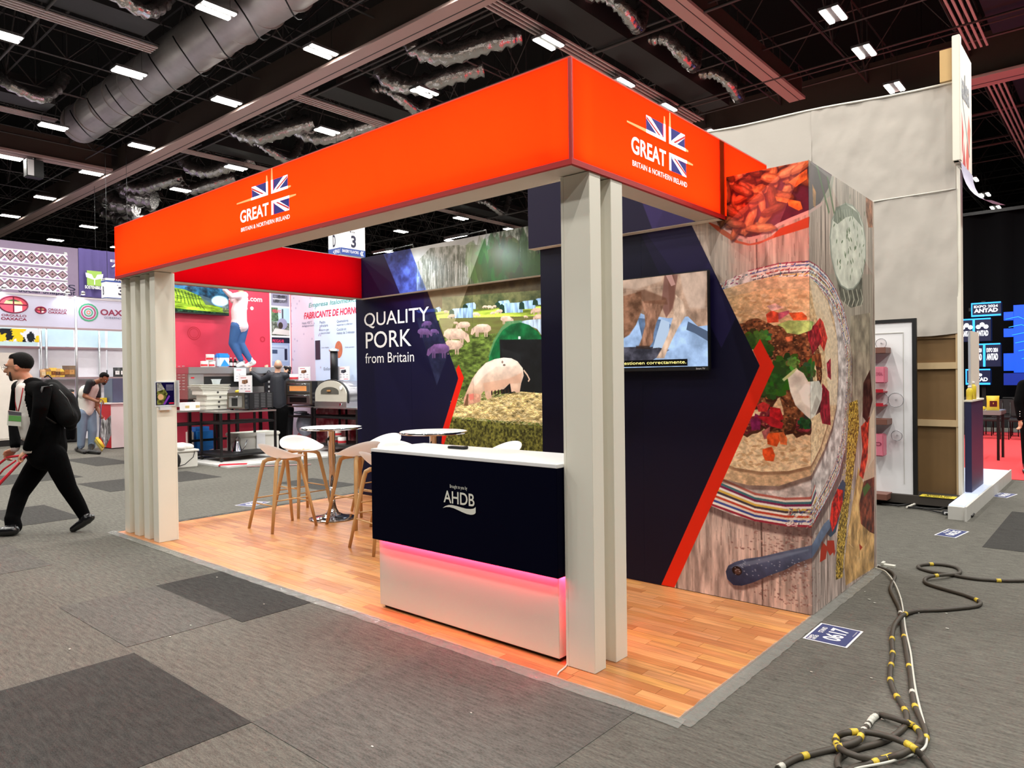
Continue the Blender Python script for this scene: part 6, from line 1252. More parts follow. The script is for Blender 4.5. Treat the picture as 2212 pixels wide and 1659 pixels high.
p = PL('x', -12.0, 515, 975); t = thing('oil_can', (-12.05, p.y, .16), 'polished pointed metal oil can on the bottom shelf of the small oven table', 'can'); bm = BM(); lathe(bm, [(0, 0), (.11, 0), (.1, .03), (.045, .2), (.02, .27), (.03, .29), (0, .31)], -12.05, p.y, .161, 18); obj('can', bm, M_CHROME, t); bm = BM(); tube(bm, [(-12.02, p.y + .09, .2), (-12.0, p.y + .14, .26), (-12.0, p.y + .19, .4)], .008, 6); obj('spout', bm, M_CHROME, t); bm = BM(); tube(bm, [(-12.05, p.y - .04, .38), (-12.05, p.y - .12, .32), (-12.05, p.y - .08, .22)], .006, 6); obj('handle', bm, M_CHROME, t)
p = PL('z', 0, 397, 1012); t = thing('storage_bin', (p.x, p.y, 0), 'white lidded plastic bin with white cloth on top beside the left column', 'bin')
obj('tub', bx(p.x - .35, p.x - .0, p.y - .25, p.y + .27, .0, .30, .02), mat('foam_white', (0, 0, 0)), t); obj('rim', bx(p.x - .37, p.x + .02, p.y - .27, p.y + .29, .30, .34, .01), MATS['foam_white'], t)
bm = BM(); 
for k in range(5): ball(bm, (p.x - .18 + rs.uniform(-.1, .1), p.y - .12 + k * .07, .38), (.16, .12, .06 + rs.random() * .03))
cl = tag(obj('cloth_bundle', bm, mat('white_cloth', (214, 210, 204), .8, bump=.6, bscale=9)), 'rumpled white cloth heaped on the white bin by the left column', 'cloth')
bm = BM(); ball(bm, (p.x + .02, p.y - .22, .16), (.07, .16, .17)); tag(obj('black_bag', bm, M_RUB), 'small black bag slumped against the white bin', 'bag')
bm = BM(); tube(bm, [(p.x + .03, p.y - .12, .05), (p.x + .05, p.y + .0, .08), (p.x + .06, p.y + .15, .2), (p.x + .02, p.y + .2, .3)], .008, 6); tag(obj('bag_strap', bm, M_RUB), 'thin black strap trailing over the white bin', 'strap')
for k, (a_, b_, lb) in enumerate((((477, 1006), (530, 1004), 'flattened red and white packet lying at the edge of the booth floor'), ((533, 1008), (672, 1003), 'thin striped pole lying on the carpet beyond the stools'))):
    pa, pb = PL('z', .015, *a_), PL('z', .015, *b_)
    if k == 0: bm = bx(-.25, .25, -.12, .12, 0, .02, .005, M=Matrix.Translation((pa + pb) / 2) @ Matrix.Rotation(1.0, 4, 'Z')); tag(obj('packet', bm, mat('packet_red', (190, 30, 50), .5, noise=.8, scale=8)), lb, 'packet')
    else: bm = BM(); tube(bm, [pa, pb], .012, 6); tag(obj('pole', bm, mat('pole_pink', (190, 150, 150), .5)), lb, 'pole')
spot('booth_spot', (-12.6, 5.2, 4.4), (-14.5, 5.2, 2.4), 90, (1, .95, .95), 110); spot('booth_spot', (-11.6, 5.0, 4.4), (-12.2, 7.05, 2.5), 150, (.9, .96, 1.0), 110)

# ---------------------------------------------------------------- hanging aisle signs
def cube_sign(label, cx_, y0, w, z0, z1, left, right, top, bottomL, bottomR, blue_edge, wx):
    t = thing('aisle_sign', (cx_, y0, z1), label, 'sign', 'hanging aisle signs'); x1 = cx_; x0 = cx_ - wx; y1 = y0 + w
    obj('box', bx(x0, x1, y0, y1, z0, z1), M_PAPER, t); PA = Plane((0, y0, 0), (1, 0, 0), (0, 0, 1)); PB_ = Plane((x1, 0, 0), (0, 1, 0), (0, 0, 1)); H_ = z1 - z0
    mb = mat('sign_blue', (34, 70, 150), .5)
    for P, a, b in ((PA, x0, x1), (PB_, y0, y1)):
        bm = BM()
        if blue_edge: b2 = BM(); flat(b2, P, [(a, z0), (b, z0), (b, z0 + H_ * .14), (a, z0 + H_ * .14)], .004); obj('lower_band', b2, mb, t)
        flat(bm, P, [(a, z1 - H_ * .19), (b, z1 - H_ * .19), (b, z1 - H_ * .11), (a, z1 - H_ * .11)], .004)
        if not blue_edge: b2 = BM(); flat(b2, P, [(a, z0), (b, z0), (b, z0 + H_ * .03), (a, z0 + H_ * .03)], .004); obj('lower_band', b2, mb, t)
        obj('blue_band', bm, mb, t); bm = BM()
    m = M_INK; lh_ = .42 if blue_edge else .6
    text_mesh('letter', left, PA, x0 + wx * .38, x0 + wx * .6, z0 + H_ * .17, z0 + H_ * lh_, m, t, bold=.02, off=.006); text_mesh('number', right, PB_, y0 + w * .42, y0 + w * .62, z0 + H_ * .17, z0 + H_ * lh_, m, t, bold=.03, off=.006)
    text_mesh('lettering', top[0], PA, x0 + wx * .2, x0 + wx * .9, z1 - H_ * .09, z1 - H_ * .02, m, t, bold=.02, off=.006); text_mesh('lettering', top[1], PB_, y0 + w * .55, y0 + w * .92, z1 - H_ * .175, z1 - H_ * .125, M_TXTW, t, bold=.01, off=.006)
    if bottomL: text_mesh('lettering', bottomL, PA, x0 + wx * .4, x0 + wx * .95, z0 + H_ * .03, z0 + H_ * .11, M_TXTW, t, bold=.01, off=.006)
    if bottomR: text_mesh('lettering', bottomR, PB_, y0 + w * .06, y0 + w * .72, z0 + H_ * .05, z0 + H_ * .11, M_TXTW, t, bold=.01, off=.006); text_mesh('arrows', '«', PB_, y0 + w * .78, y0 + w * .93, z0 + H_ * .02, z0 + H_ * .12, M_TXTW, t, bold=.02, off=.006)
    text_mesh('row_numbers', '◄ 426', PB_, y0 + w * .36, y0 + w * .58, z0 + H_ * (lh_ + .05), z0 + H_ * (lh_ + .09), m, t, off=.006)
    for y in (y0 + .1, y1 - .1): bm = BM(); tube(bm, [(x0 + wx / 2, y, z1), (x0 + wx / 2, y, 8.5)], .006, 4); obj('hanger', bm, M_BLACK, t)
y0_ = PL('x', -13, 736, 549).y; w_ = PL('x', -13, 789, 555).y - y0_; z0_ = PL('x', -13, 736, 549).z
cube_sign('white and blue hanging cube sign D 3 BAKERY FLAVORS above the red beam', -13, y0_, w_, z0_, z0_ + w_ * 1.62, 'D', '3', ('Alimentos', 'Aisle'), '•UPAX', 'BAKERY FLAVORS', True, w_ * .68)
y0_ = PL('x', -19.4, 229, 643).y; z0_ = PL('x', -19.4, 229, 643).z; w_ = .74
cube_sign('white hanging cube sign B 3 beside the purple banner at the left', -19.4, y0_, w_, z0_, PL('x', -19.4, 238, 601).z, 'B', '3', ('ANTAD', 'PASILLO'), None, None, False, .32)
text_mesh('brand', 'ANTAD', Plane((-19.4, 0, 0), (0, 1, 0), (0, 0, 1)), y0_ + .2, y0_ + .62, PL('x', -19.4, 238, 601).z - .07, PL('x', -19.4, 238, 601).z - .015, M_INK, None, bold=.02, off=.006); o = bpy.data.objects['brand']; put(o, [q for q in bpy.data.objects if q.name.startswith('aisle_sign')][-1])

# ---------------------------------------------------------------- Oaxaca booth
XO = -19.2; PO = Plane((XO, 0, 0), (0, 1, 0), (0, 0, 1))
ob = thing('booth_fascia', (XO, 3.2, 0), 'white fascia reading ORGULLO OAXACA and OAXACA GOBIERNO on an aluminium frame at the far left', 'fascia')
zf0, zf1 = PL('x', XO, 130, 709).z, PL('x', XO, 130, 641).z; ypost = PL('x', XO, 164, 700).y
M_FAS = mat('fascia_white', (188, 190, 212), .5, noise=.02); obj('fascia_panel', bx(XO - .03, XO, .4, ypost - .03, zf0, zf1), M_FAS, ob); obj('fascia_panel', bx(XO - .03, XO, ypost + .03, 5.9, zf0, zf1), M_FAS, ob)
for z in (zf0, zf1): obj('rail', bx(XO - .04, XO + .01, .4, 5.9, z - .025, z + .025), M_ALU, ob)
for y, nm in ((ypost, 1),):
    bm = BM(); tube(bm, [(XO, y, 0), (XO, y, zf1 + .05)], .03, 8); obj('post', bm, M_ALU, ob)
for px_ in (88, 100, 214):  # rear posts
    p = PL('x', -20.9, px_, 800); bm = BM(); tube(bm, [(-20.85, p.y, 0), (-20.85, p.y, 3.1)], .028, 8); obj('post', bm, M_ALU, ob)
M_MAR = mat('maroon_lettering', (128, 30, 66), .5)
def lo(s, x0, x1, yt, yb, bold=.02, m=M_MAR):
    a, b = PO.px(x0, yb), PO.px(x1, yb); text_mesh('lettering', s, PO, a[0], b[0], PO.px((x0 + x1) / 2, yb)[1], PO.px((x0 + x1) / 2, yt)[1], m, ob, bold=bold, off=.006)
lo('ORGULLO', 3, 57, 679, 684); lo('OAXACA', 2, 58, 686, 692, .035); lo('ORGULLO', 104, 144, 667, 672); lo('OAXACA', 104, 144, 673, 678, .035); lo('OAXACA', 217, 305, 670, 683, .03); lo('GOBIERNO DEL ESTADO', 225, 305, 686, 690, .01, M_TGY)
def medal(px_, py_, rx_, ry_):
    c_ = PO.px(px_, py_); cv = Canvas(PO, c_[0] - rx_, c_[0] + rx_, c_[1] - ry_, c_[1] + ry_, 300, (240, 240, 240)); cv.poly([(c_[0] - rx_, c_[1] - ry_), (c_[0] + rx_, c_[1] - ry_), (c_[0] + rx_, c_[1] + ry_), (c_[0] - rx_, c_[1] + ry_)], (214, 92, 110)); cv.poly([(c_[0] - rx_ * .7, c_[1]), (c_[0] - rx_ * .5, c_[1] + ry_ * .5), (c_[0] + rx_ * .5, c_[1] + ry_ * .5), (c_[0] + rx_ * .7, c_[1])], (226, 196, 150)); cv.poly([(c_[0] - rx_ * .5, c_[1] + ry_ * .4), (c_[0], c_[1] + ry_ * .7), (c_[0] + rx_ * .5, c_[1] + ry_ * .4)], (70, 110, 70)); cv.poly([(c_[0] + rx_ * .02, c_[1] - ry_), (c_[0] + rx_ * .02, c_[1] - ry_ * .1), (c_[0] + rx_ * .6, c_[1] - ry_ * .1), (c_[0] + rx_ * .6, c_[1] - ry_)], (230, 214, 214)); cv.line([(c_[0], c_[1] - ry_), (c_[0], c_[1] + ry_)], .03, (110, 30, 60)); cv.line([(c_[0] - rx_, c_[1]), (c_[0] + rx_, c_[1])], .03, (110, 30, 60)); cv.material('medal_print_%d' % px_, .5)
    bm = BM(); uvl = bm.loops.layers.uv.new('UVMap'); pts = [(c_[0] + rx_ * math.cos(2 * math.pi * k / 28), c_[1] + ry_ * math.sin(2 * math.pi * k / 28)) for k in range(28)]; f = flat(bm, PO, pts, .006)
    for l in f.loops: d = l.vert.co; l[uvl].uv = cv.uvof(d.y, d.z)
    obj('medal', bm, cv.mat, ob); bm = BM(); tube(bm, [PO.p(*p, .006) for p in pts + pts[:1]], .018, 5, cap=False); obj('medal_ring', bm, M_MAR, ob)
medal(29, 658, .30, .2); medal(88, 670, .115, .08)
c_ = PO.px(191, 675)
for r_, w_, col in ((.24, .04, (60, 150, 110)), (.18, .035, (160, 60, 100)), (.11, .03, (60, 80, 130)), (.05, .02, (200, 120, 60))):
    o = ringm(PO, c_, r_, w_, mat('ring_%d' % col[0], col, .5), ob, off=.006, n=16); o.name = 'emblem_ring'
for px_ in (8, 146, 179):
    p = PL('x', XO + .25, px_, 640); t = thing('spotlight', (XO + .25, p.y, zf1), {8: 'leftmost', 146: 'middle', 179: 'rightmost'}[px_] + ' small arm spotlight above the white Oaxaca fascia', 'lamp', 'spotlights over the Oaxaca fascia')
    bm = BM(); tube(bm, [(XO, p.y, zf1 + .03), (XO + .25, p.y, zf1 + .14)], .012, 6); obj('arm', bm, M_ALU, t); bm = BM(); lathe(bm, [(0, .06), (.04, .05), (.055, -.03), (0, -.03)], XO + .27, p.y, zf1 + .10, 12); obj('head', bm, M_ALU, t); bm = BM(); lathe(bm, [(0, 0), (.045, 0), (0, -.01)], XO + .27, p.y, zf1 + .068, 12); obj('bulb', bm, M_LED, t)
    spot('booth_spot', (XO + .28, p.y, zf1 + .06), (XO, p.y, zf1 - .25), 14, (.9, .95, 1), 100, .03)
bk = thing('booth_partition', (-21, 3, 0), 'white modular partition wall with shelves behind the Oaxaca fascia', 'wall panel')
for a, b in ((.5, PL('x', -20.9, 87, 800).y), (PL('x', -20.9, 87, 800).y, PL('x', -20.9, 164, 800).y), (PL('x', -20.9, 164, 800).y, PL('x', -20.9, 232, 800).y), (PL('x', -20.9, 232, 800).y, 6.6)): obj('wall_panel', bx(-20.96, -20.92, a + .02, b - .02, .02, 2.55), mat('partition_white', (214, 214, 222), .6), bk); obj('upper_pane', bx(-20.95, -20.93, a + .04, b - .04, 2.62, 3.1), mat('blue_pane', (196, 226, 240), .2, emit=(.6, .8, .9), estr=.25), bk)
obj('top_rail', bx(-20.96, -20.9, .5, 6.6, 2.55, 2.61), M_ALU, bk); obj('back_light_wall', bx(-23, -22.95, .3, 7.2, 2.0, 3.8), mat('partition_white', (0, 0, 0)), bk)
zs_ = PL('x', -20.6, 130, 815).z; sh = thing('wall_shelf', (-20.6, 4, zs_), 'long white shelf with snack bags at the far left', 'shelf'); obj('board', bx(-20.9, -20.5, PL('x', -20.5, 89, 815).y, 6.5, zs_ - .04, zs_), M_PAPER, sh); obj('edge_strip', bx(-20.5, -20.49, PL('x', -20.5, 89, 815).y, 6.5, zs_ - .045, zs_ + .002), M_ALU, sh)
def pouch(t_, x, y, z, w, h, m1, m2):
    bm = BM(); n = 6; F_, K_ = [], []
    for j in range(n + 1):
        f = j / n; bulge = math.sin(math.pi * min(f * 1.05, 1)) ** .6 * .05 * (1 if f < .97 else 0) + .004; ww = w / 2 * (1 - .08 * math.sin(math.pi * f))
        F_.append([bm.verts.new((x + bulge * (1 - abs(k / 2 - 1) ** 2 * .8), y + ww * (k / 2 - 1), z + h * f)) for k in range(5)]); K_.append([bm.verts.new((x - bulge * (1 - abs(k / 2 - 1) ** 2 * .8) - .002, y + ww * (k / 2 - 1), z + h * f)) for k in range(5)])
    for G, rv in ((F_, 0), (K_, 1)):
        for a, b in zip(G, G[1:]):
            for k in range(4): f = bm.faces.new((a[k], a[k + 1], b[k + 1], b[k])); f.smooth = True
    bmesh.ops.recalc_face_normals(bm, faces=bm.faces[:]); obj('pouch', bm, m1, t_); obj('label', bx(x + .045, x + .052, y - w * .28, y + w * .28, z + h * .25, z + h * .65), m2, t_)
for k, (px_, w, h, c1_, c2_, lb) in enumerate(((94, .16, .22, (190, 150, 110), (220, 200, 160), 'tan snack bag at the left end of the shelf'), (105, .2, .24, (140, 100, 50), (210, 170, 60), 'brown snack bag, second on the shelf'), (115, .19, .26, (214, 170, 60), (120, 70, 30), 'golden snack bag, third on the shelf'), (125, .19, .24, (196, 150, 80), (90, 60, 40), 'ochre snack bag, fourth on the shelf'), (135, .19, .23, (224, 190, 70), (140, 90, 40), 'yellow snack bag, fifth on the shelf'), (144, .2, .32, (96, 70, 50), (176, 120, 60), 'tall dark snack bag with black top on the shelf'), (155, .22, .32, (110, 84, 56), (200, 150, 90), 'tallest dark snack bag, sixth beside the frame post'), (253, .2, .27, (26, 26, 28), (230, 230, 230), 'black coffee pouch left of the fin column'), (265, .2, .27, (26, 26, 28), (230, 230, 230), 'black coffee pouch partly hidden by the fin column'))):
    p = PL('x', -20.6, px_, 813); t = thing('snack_bag', (-20.62, p.y, zs_), lb, 'bag', 'snack bags on the white shelf'); pouch(t, -20.62, p.y, zs_, w, h, mat('pouch_%d' % c1_[0], c1_, .3, noise=.4, scale=25), mat('pouchlab_%d' % c2_[0], c2_, .4))
# doorway panels at far left and yellow patterned cloth behind
dp = thing('pale_cabinet', (-20.2, 1.6, 0), 'plain cream wall unit behind the suited man at the far left', 'cabinet'); y1_ = PL('x', -20.2, 56, 850).y; obj('body', bx(-20.6, -20.2, .3, y1_, .16, PL('x', -20.2, 30, 762).z), mat('cream', (222, 216, 206), .6), dp); obj('plinth', bx(-20.58, -20.22, .3, y1_ - .02, 0, .16), M_RUB, dp)
for a, b in ((.5, 1.3), (1.35, y1_ - .1)): obj('door', bx(-20.2, -20.185, a, b, .2, 2.2), MATS['cream'], dp)
yc2 = thing('patterned_cloth', (-21.5, 1.8, 3), 'white cloth with yellow and black swirls above the partition at the far left', 'cloth'); PY = Plane((-20.7, 0, 0), (0, 1, 0), (0, 0, 1)); a = PY.px(-20, 737); b = PY.px(84, 712); cv = Canvas(PY, a[0], b[0], a[1], b[1], 110, (222, 226, 234))
for k in range(14): cv.ell(rs.uniform(a[0], b[0]), rs.uniform(a[1], b[1]), .14, .09, rs.choice([(230, 200, 50), (40, 44, 52), (230, 200, 50)]), rot=rs.uniform(0, 3), jit=.2, seed=k)
cv.material('swirl_print', .6); print_panel('sheet', cv, PY, a[0], b[0], a[1], b[1], yc2)
# counter, grinder, bin
cn = thing('promo_counter', (-17.2, 4.1, 0), 'white promotional counter with red and grey side behind the sweeping man', 'counter'); xq = -17.3; ya = PL('z', 0, 226, 965).y; p1 = PL('z', 0, 226, 964); p2 = PL('z', 0, 241, 970); p3 = PL('z', 0, 262, 972)
zc_ = 1.08; obj('body', bx(p2.x - .75, p2.x, p2.y, p2.y + .95, .02, zc_, .005), M_PAPER, cn); obj('top', bx(p2.x - .78, p2.x + .03, p2.y - .03, p2.y + .98, zc_, zc_ + .03), M_PAPER, cn)
Pq = Plane((0, p2.y, 0), (1, 0, 0), (0, 0, 1)); cv = Canvas(Pq, p2.x - .75, p2.x, .02, zc_, 150, (150, 146, 150)); cv.poly([(p2.x - .75, .02), (p2.x, .02), (p2.x, zc_), (p2.x - .75, zc_)], (150, 146, 150), tex=(160, (.08, .15), .6)); X0 = p2.x - .75
cv.poly([(X0, zc_), (X0 + .75, zc_), (X0 + .75, .82), (X0 + .4, .68), (X0, .82)], (206, 40, 56)); cv.poly([(X0, .02), (X0, .3), (X0 + .3, .1), (X0 + .36, .02)], (206, 40, 56)); cv.poly([(X0 + .75, .02), (X0 + .75, .34), (X0 + .42, .05), (X0 + .4, .02)], (206, 40, 56)); cv.line([(X0 + .35, .75), (X0 + .35, .2)], .03, (236, 236, 236)); cv.material('counter_side_print', .5); print_panel('side_print', cv, Pq, X0, p2.x, .02, zc_, cn)
gr = thing('display_case', (p2.x - .4, p2.y + .3, zc_ + .03), 'grey-blue appliance with pale side on the promotional counter', 'appliance'); obj('body', bx(p2.x - .7, p2.x - .15, p2.y + .1, p2.y + .5, zc_ + .03, zc_ + .62, .01), mat('slate_blue', (84, 100, 126), .4), gr); obj('side', bx(p2.x - .55, p2.x - .1, p2.y + .5, p2.y + .62, zc_ + .03, zc_ + .62, .01), mat('pale_blue', (186, 204, 220), .4), gr); obj('spout', bx(p2.x - .12, p2.x - .04, p2.y + .5, p2.y + .6, zc_ + .1, zc_ + .22, .01), M_RUB, gr)
yb = thing('yellow_box', (p2.x - .6, p2.y + .05, zc_ + .03), 'small yellow carton by the hand of the sweeping man', 'box'); obj('carton', bx(p2.x - .62, p2.x - .45, p2.y - .02, p2.y + .08, zc_ + .03, zc_ + .15), mat('carton_yellow', (232, 200, 40), .5), yb); obj('flap', bx(p2.x - .61, p2.x - .46, p2.y - .03, p2.y - .02, zc_ + .12, zc_ + .15), MATS['carton_yellow'], yb)
pp_ = PL('z', 0, 268, 955); wb = thing('waste_bin', (pp_.x, pp_.y, 0), 'dark grey bin by the white counter, mostly hidden by the fin column', 'bin'); obj('bin', bx(pp_.x - .3, pp_.x + .3, pp_.y - .3, pp_.y + .1, .0, .62, .03), mat('bin_grey', (66, 76, 76), .5), wb); obj('lid', bx(pp_.x - .33, pp_.x + .33, pp_.y - .33, pp_.y + .13, .62, .72, .03), MATS['bin_grey'], wb)
# zig-zag boards, lilac wall and purple banner above
XZ = -22.0; PZ = Plane((XZ, 0, 0), (0, 1, 0), (0, 0, 1)); zb = thing('patterned_boards', (XZ, 2.5, 4), 'three stacked white boards with zig-zag diamond weave pattern at the far left', 'sign')
for k, (yt_, yb_) in enumerate(((542, 571), (577, 600), (604, 628))):
    a = PZ.px(-14, yb_ + 2); b = PZ.px(146, yb_); v1_ = PZ.px(70, yt_)[1]; v0_ = PZ.px(70, yb_)[1]; cv = Canvas(PZ, a[0], b[0], v0_, v1_, 90, (228, 222, 224)); nL = 7; wD = (b[0] - a[0]) / nL; H_ = v1_ - v0_; cvv = (v0_ + v1_) / 2
    for j in range(nL + 1):
        cx_ = a[0] + wD * (j + .5)
        for s_, col in ((1.0, (44, 18, 40)), (.80, (214, 206, 210)), (.66, (96, 28, 50)), (.52, (214, 206, 210)), (.34, (90, 66, 66))): cv.poly([(cx_ - wD / 2 * s_ * 1.05, cvv), (cx_, cvv + H_ / 2 * s_ * .8), (cx_ + wD / 2 * s_ * 1.05, cvv), (cx_, cvv - H_ / 2 * s_ * .8)], col)
        for sg in (-1, 1): cv.poly([(cx_ + wD * .25, cvv + sg * H_ * .42), (cx_ + wD * .5, cvv + sg * H_ * .2), (cx_ + wD * .75, cvv + sg * H_ * .42)], (160, 130, 170))
    cv.material('weave_print_%d' % k, .6); obj('board', bx(XZ - .08, XZ - .003, a[0], b[0], v0_, v1_), M_PAPER, zb); print_panel('pattern', cv, PZ, a[0], b[0], v0_, v1_, zb)
for px_ in (-12, 145): p = PZ.px(px_, 600); obj('upright', bx(XZ - .14, XZ - .08, p[0] - .04, p[0] + .04, 0, PZ.px(70, 536)[1]), M_ALU, zb)
XL = -26.0; PLl = Plane((XL, 0, 0), (0, 1, 0), (0, 0, 1)); lw = thing('lilac_wall', (XL, 3, 0), 'tall lilac exhibition wall with lettering behind the patterned boards', 'wall panel'); p = PLl.px(168, 530); obj('panel', bx(XL - .1, XL, -2, p[0], 0, PLl.px(100, 529)[1]), mat('lilac', (150, 132, 158), .7), lw)
a = PLl.px(40, 633); b = PLl.px(163, 633); text_mesh('lettering', 'Social Snapshot', PLl, a[0], b[0], a[1] - .02, PLl.px(100, 626)[1] + .05, M_INK, lw, bold=.01); a = PLl.px(130, 627); b = PLl.px(163, 614); text_mesh('lettering', 'TALKS', PLl, b[0] - 1.7, b[0], PLl.px(150, 628)[1], PLl.px(150, 615)[1], M_INK, lw, bold=.0)
XP = -23.5; PPb = Plane((XP, 0, 0), (0, 1, 0), (0, 0, 1)); a = PPb.px(173, 640); b = PPb.px(262, 552); pb = thing('purple_banner', (XP, a[0], 5), 'hanging purple banner with green leaf square and the word SOSTENIBILIDAD', 'banner'); bm = BM(); rows = []
for i in range(25):
    y = a[0] + (b[0] + .6 - a[0]) * i / 24; dx = .05 * math.sin(i * 1.9) + .03 * math.sin(i * .7); rows.append([bm.verts.new((XP - .08 + dx * (1 - .4 * j), y, a[1] + (b[1] + .1 - a[1]) * j)) for j in (0, 1)])
for r0, r1 in zip(rows, rows[1:]): f = bm.faces.new((r0[0], r1[0], r1[1], r0[1])); f.smooth = True
obj('cloth', bm, mat('banner_purple', (74, 62, 120), .7), pb); obj('hanging_wire', bx(XP - .1, XP - .09, a[0] + .5, a[0] + .51, a[1] + 1.6, 12), M_BLACK, pb); a = PPb.px(188, 616); b = PPb.px(219, 587); obj('green_square', bx(XP - .01, XP + .02, a[0], b[0], a[1], b[1]), mat('leaf_green', (140, 176, 76), .6), pb); PG = Plane((XP + .021, 0, 0), (0, 1, 0), (0, 0, 1)); mY, mZ = (a[0] + b[0]) / 2, (a[1] + b[1]) / 2
for sg in (-1, 1): bm = BM(); flat(bm, PG, [(mY, mZ - .05), (mY + sg * .08, mZ + .12), (mY + sg * .26, mZ + .16), (mY + sg * .24, mZ + .02), (mY + sg * .08, mZ - .03)]); obj('leaf_emblem', bm, M_TXTW, pb)
bm = BM(); flat(bm, PG, [(mY - .015, mZ - .2), (mY + .015, mZ - .2), (mY + .015, mZ), (mY - .015, mZ)]); obj('leaf_stem', bm, M_TXTW, pb)
a = PPb.px(183, 623); b = PPb.px(232, 619); text_mesh('lettering', 'SOSTENIBILIDAD', PG, a[0], b[0], a[1], a[1] + .1, M_TXTW, pb, bold=.02); a = PPb.px(240, 577); b = PPb.px(262, 567); text_mesh('lettering', 'ANTAD', PG, a[0], a[0] + 1.2, a[1], PPb.px(240, 569)[1], M_TXTW, pb, bold=.03); text_mesh('lettering', 'EXPO', PG, a[0] - .03, a[0] + 1.0, PPb.px(240, 566)[1], PPb.px(240, 561)[1], M_TXTW, pb, bold=.0)
# ---------------------------------------------------------------- right side: fabric-backed stand
YF = 6.9; PF2 = Plane((0, YF, 0), (1, 0, 0), (0, 0, 1))
fw = thing('fabric_wall', (-3, YF, 0), 'tall back wall of a stand covered in wrinkled pale grey cloth, behind the food mural', 'wall panel')
M_FAB = mat('grey_cloth', (186, 179, 170), .85, noise=.03, scale=1.2, bump=.35, bscale=3.5)
def cloth(x0, x1, zf0_, zf1_, n=60, m_=26, seed=1, y=YF, amp=.012):
    bm = BM(); g = []; r_ = np.random.RandomState(seed); nz = fbm(n + 1, m_ + 1, 8, 4, seed)
    for i in range(n + 1):
        x = x0 + (x1 - x0) * i / n; row = []
        for j in range(m_ + 1):
            f = j / m_; z = zf0_(x) + (zf1_(x) - zf0_(x)) * f; row.append(bm.verts.new((x, y - amp * nz[i, j] * 2 - .004, z)))
        g.append(row)
    for a, b in zip(g, g[1:]):
        for k in range(m_): f = bm.faces.new((a[k], b[k], b[k + 1], a[k + 1])); f.smooth = True
    return bm
ztop = lambda x: 5.02 - .045 * (x - .03) + .012 * math.sin(x * 3)
seam = lambda x: 3.752
obj('upper_cloth', cloth(-1.62, .03, lambda x: 3.76, ztop, seed=3), M_FAB, fw); obj('upper_cloth', cloth(-6.2, -1.62, lambda x: 2.0, ztop, seed=4, n=90), M_FAB, fw)
obj('lower_cloth', cloth(-1.62, .04, lambda x: 2.05 + .02 * math.sin(x * 5), lambda x: 3.765, seed=5, y=YF - .006), M_FAB, fw)
bm = BM(); tube(bm, [(x, YF - .02, ztop(x)) for x in np.linspace(-6.2, .03, 30)], .014, 6); tube(bm, [(x, YF - .03, 3.76) for x in np.linspace(-1.62, .03, 12)], .008, 6); obj('hem', bm, mat('hem_white', (226, 222, 212), .8), fw)
obj('wall_core', bx(-6.2, .03, YF + .01, YF + .09, 2.0, 4.98), mat('plywood', (150, 120, 84), .7), fw)
obj('brown_board', bx(-1.1, .035, YF + .03, YF + .05, .12, 2.1), mat('hardboard', (118, 90, 54), .7, noise=.08), fw)
for y0, y1 in ((783, 797), (907, 921)): a = PF2.px(2030, y1)[1]; b = PF2.px(2030, y0)[1]; obj('batten', bx(-1.1, .035, YF - .01, YF + .03, a, b), mat('pine', (198, 172, 132), .6), fw)
obj('end_post', bx(.035, .075, YF - .02, YF + .12, .05, 4.15), M_WHITE, fw); obj('end_board', bx(.012, .035, YF - .0, YF + .03, .12, 2.1), MATS['pine'], fw)
obj('lower_core', bx(-6.2, -1.1, YF + .03, YF + .06, .05, 2.0), MATS['hardboard'], fw)
obj('base_rail', bx(-6.2, .05, YF - .35, YF + .03, .03, .13), mat('rail_dark', (60, 54, 48), .7), fw)
PBr = Plane((0, YF - .352, 0), (1, 0, 0), (0, 0, 1)); a = PBr.px(1986, 1078); b = PBr.px(2062, 1064)
yl = thing('warning_sticker', (a[0], YF - .35, .13), 'upside-down yellow and black warning sticker on the base rail of the fabric wall', 'sticker'); bm = bx(a[0], b[0], YF - .36, YF - .18, .131, .134); obj('sheet', bm, mat('warning_yellow', (226, 206, 70), .5), yl)
PZs = Plane((0, 0, .135), (1, 0, 0), (0, 1, 0)); text_mesh('lettering', 'NO TOCAR', PZs, a[0] + .05, b[0] - .05, YF - .27, YF - .20, M_RUB, yl, bold=.03, rot180=True, off=.001); text_mesh('lettering', 'ALTO VOLTAJE', PZs, a[0] + .05, b[0] - .05, YF - .35, YF - .29, M_RUB, yl, bold=.03, rot180=True, off=.001)
# perspex light box banner on the stand beyond
PBn = Plane((.09, 0, 0), (0, 1, 0), (0, 0, 1)); u0, v1 = PBn.px(2070, 84); u1 = PBn.px(2098, 200)[0]; v0 = PBn.px(2070, 345)[1]
bn = thing('banner_panel', (.08, u0, v0), 'tall pale side banner with chilli picture rising above the fabric wall', 'banner'); cv = Canvas(PBn, u0, u1, v0 - .5, v1, 160, (226, 222, 212)); W_ = u1 - u0
for fx, y0, y1, c_ in ((.2, .3, .62, (206, 70, 60)), (.62, .1, .42, (214, 90, 70)), (.35, -.1, .3, (196, 50, 50)), (.75, .45, .7, (220, 110, 90))): cv.poly([(u0 + W_ * (fx - .12), v0 + y0), (u0 + W_ * fx, v0 + y1), (u0 + W_ * (fx + .14), v0 + y0 + .1), (u0 + W_ * (fx + .05), v0 + y0 - .2)], c_)
cv.line([(u0 + W_ * .1, v0 + .95), (u0 + W_ * .6, v0 + .4), (u0 + W_ * .8, v0 + .2)], .05, (120, 124, 120)); cv.material('chilli_print', .5)
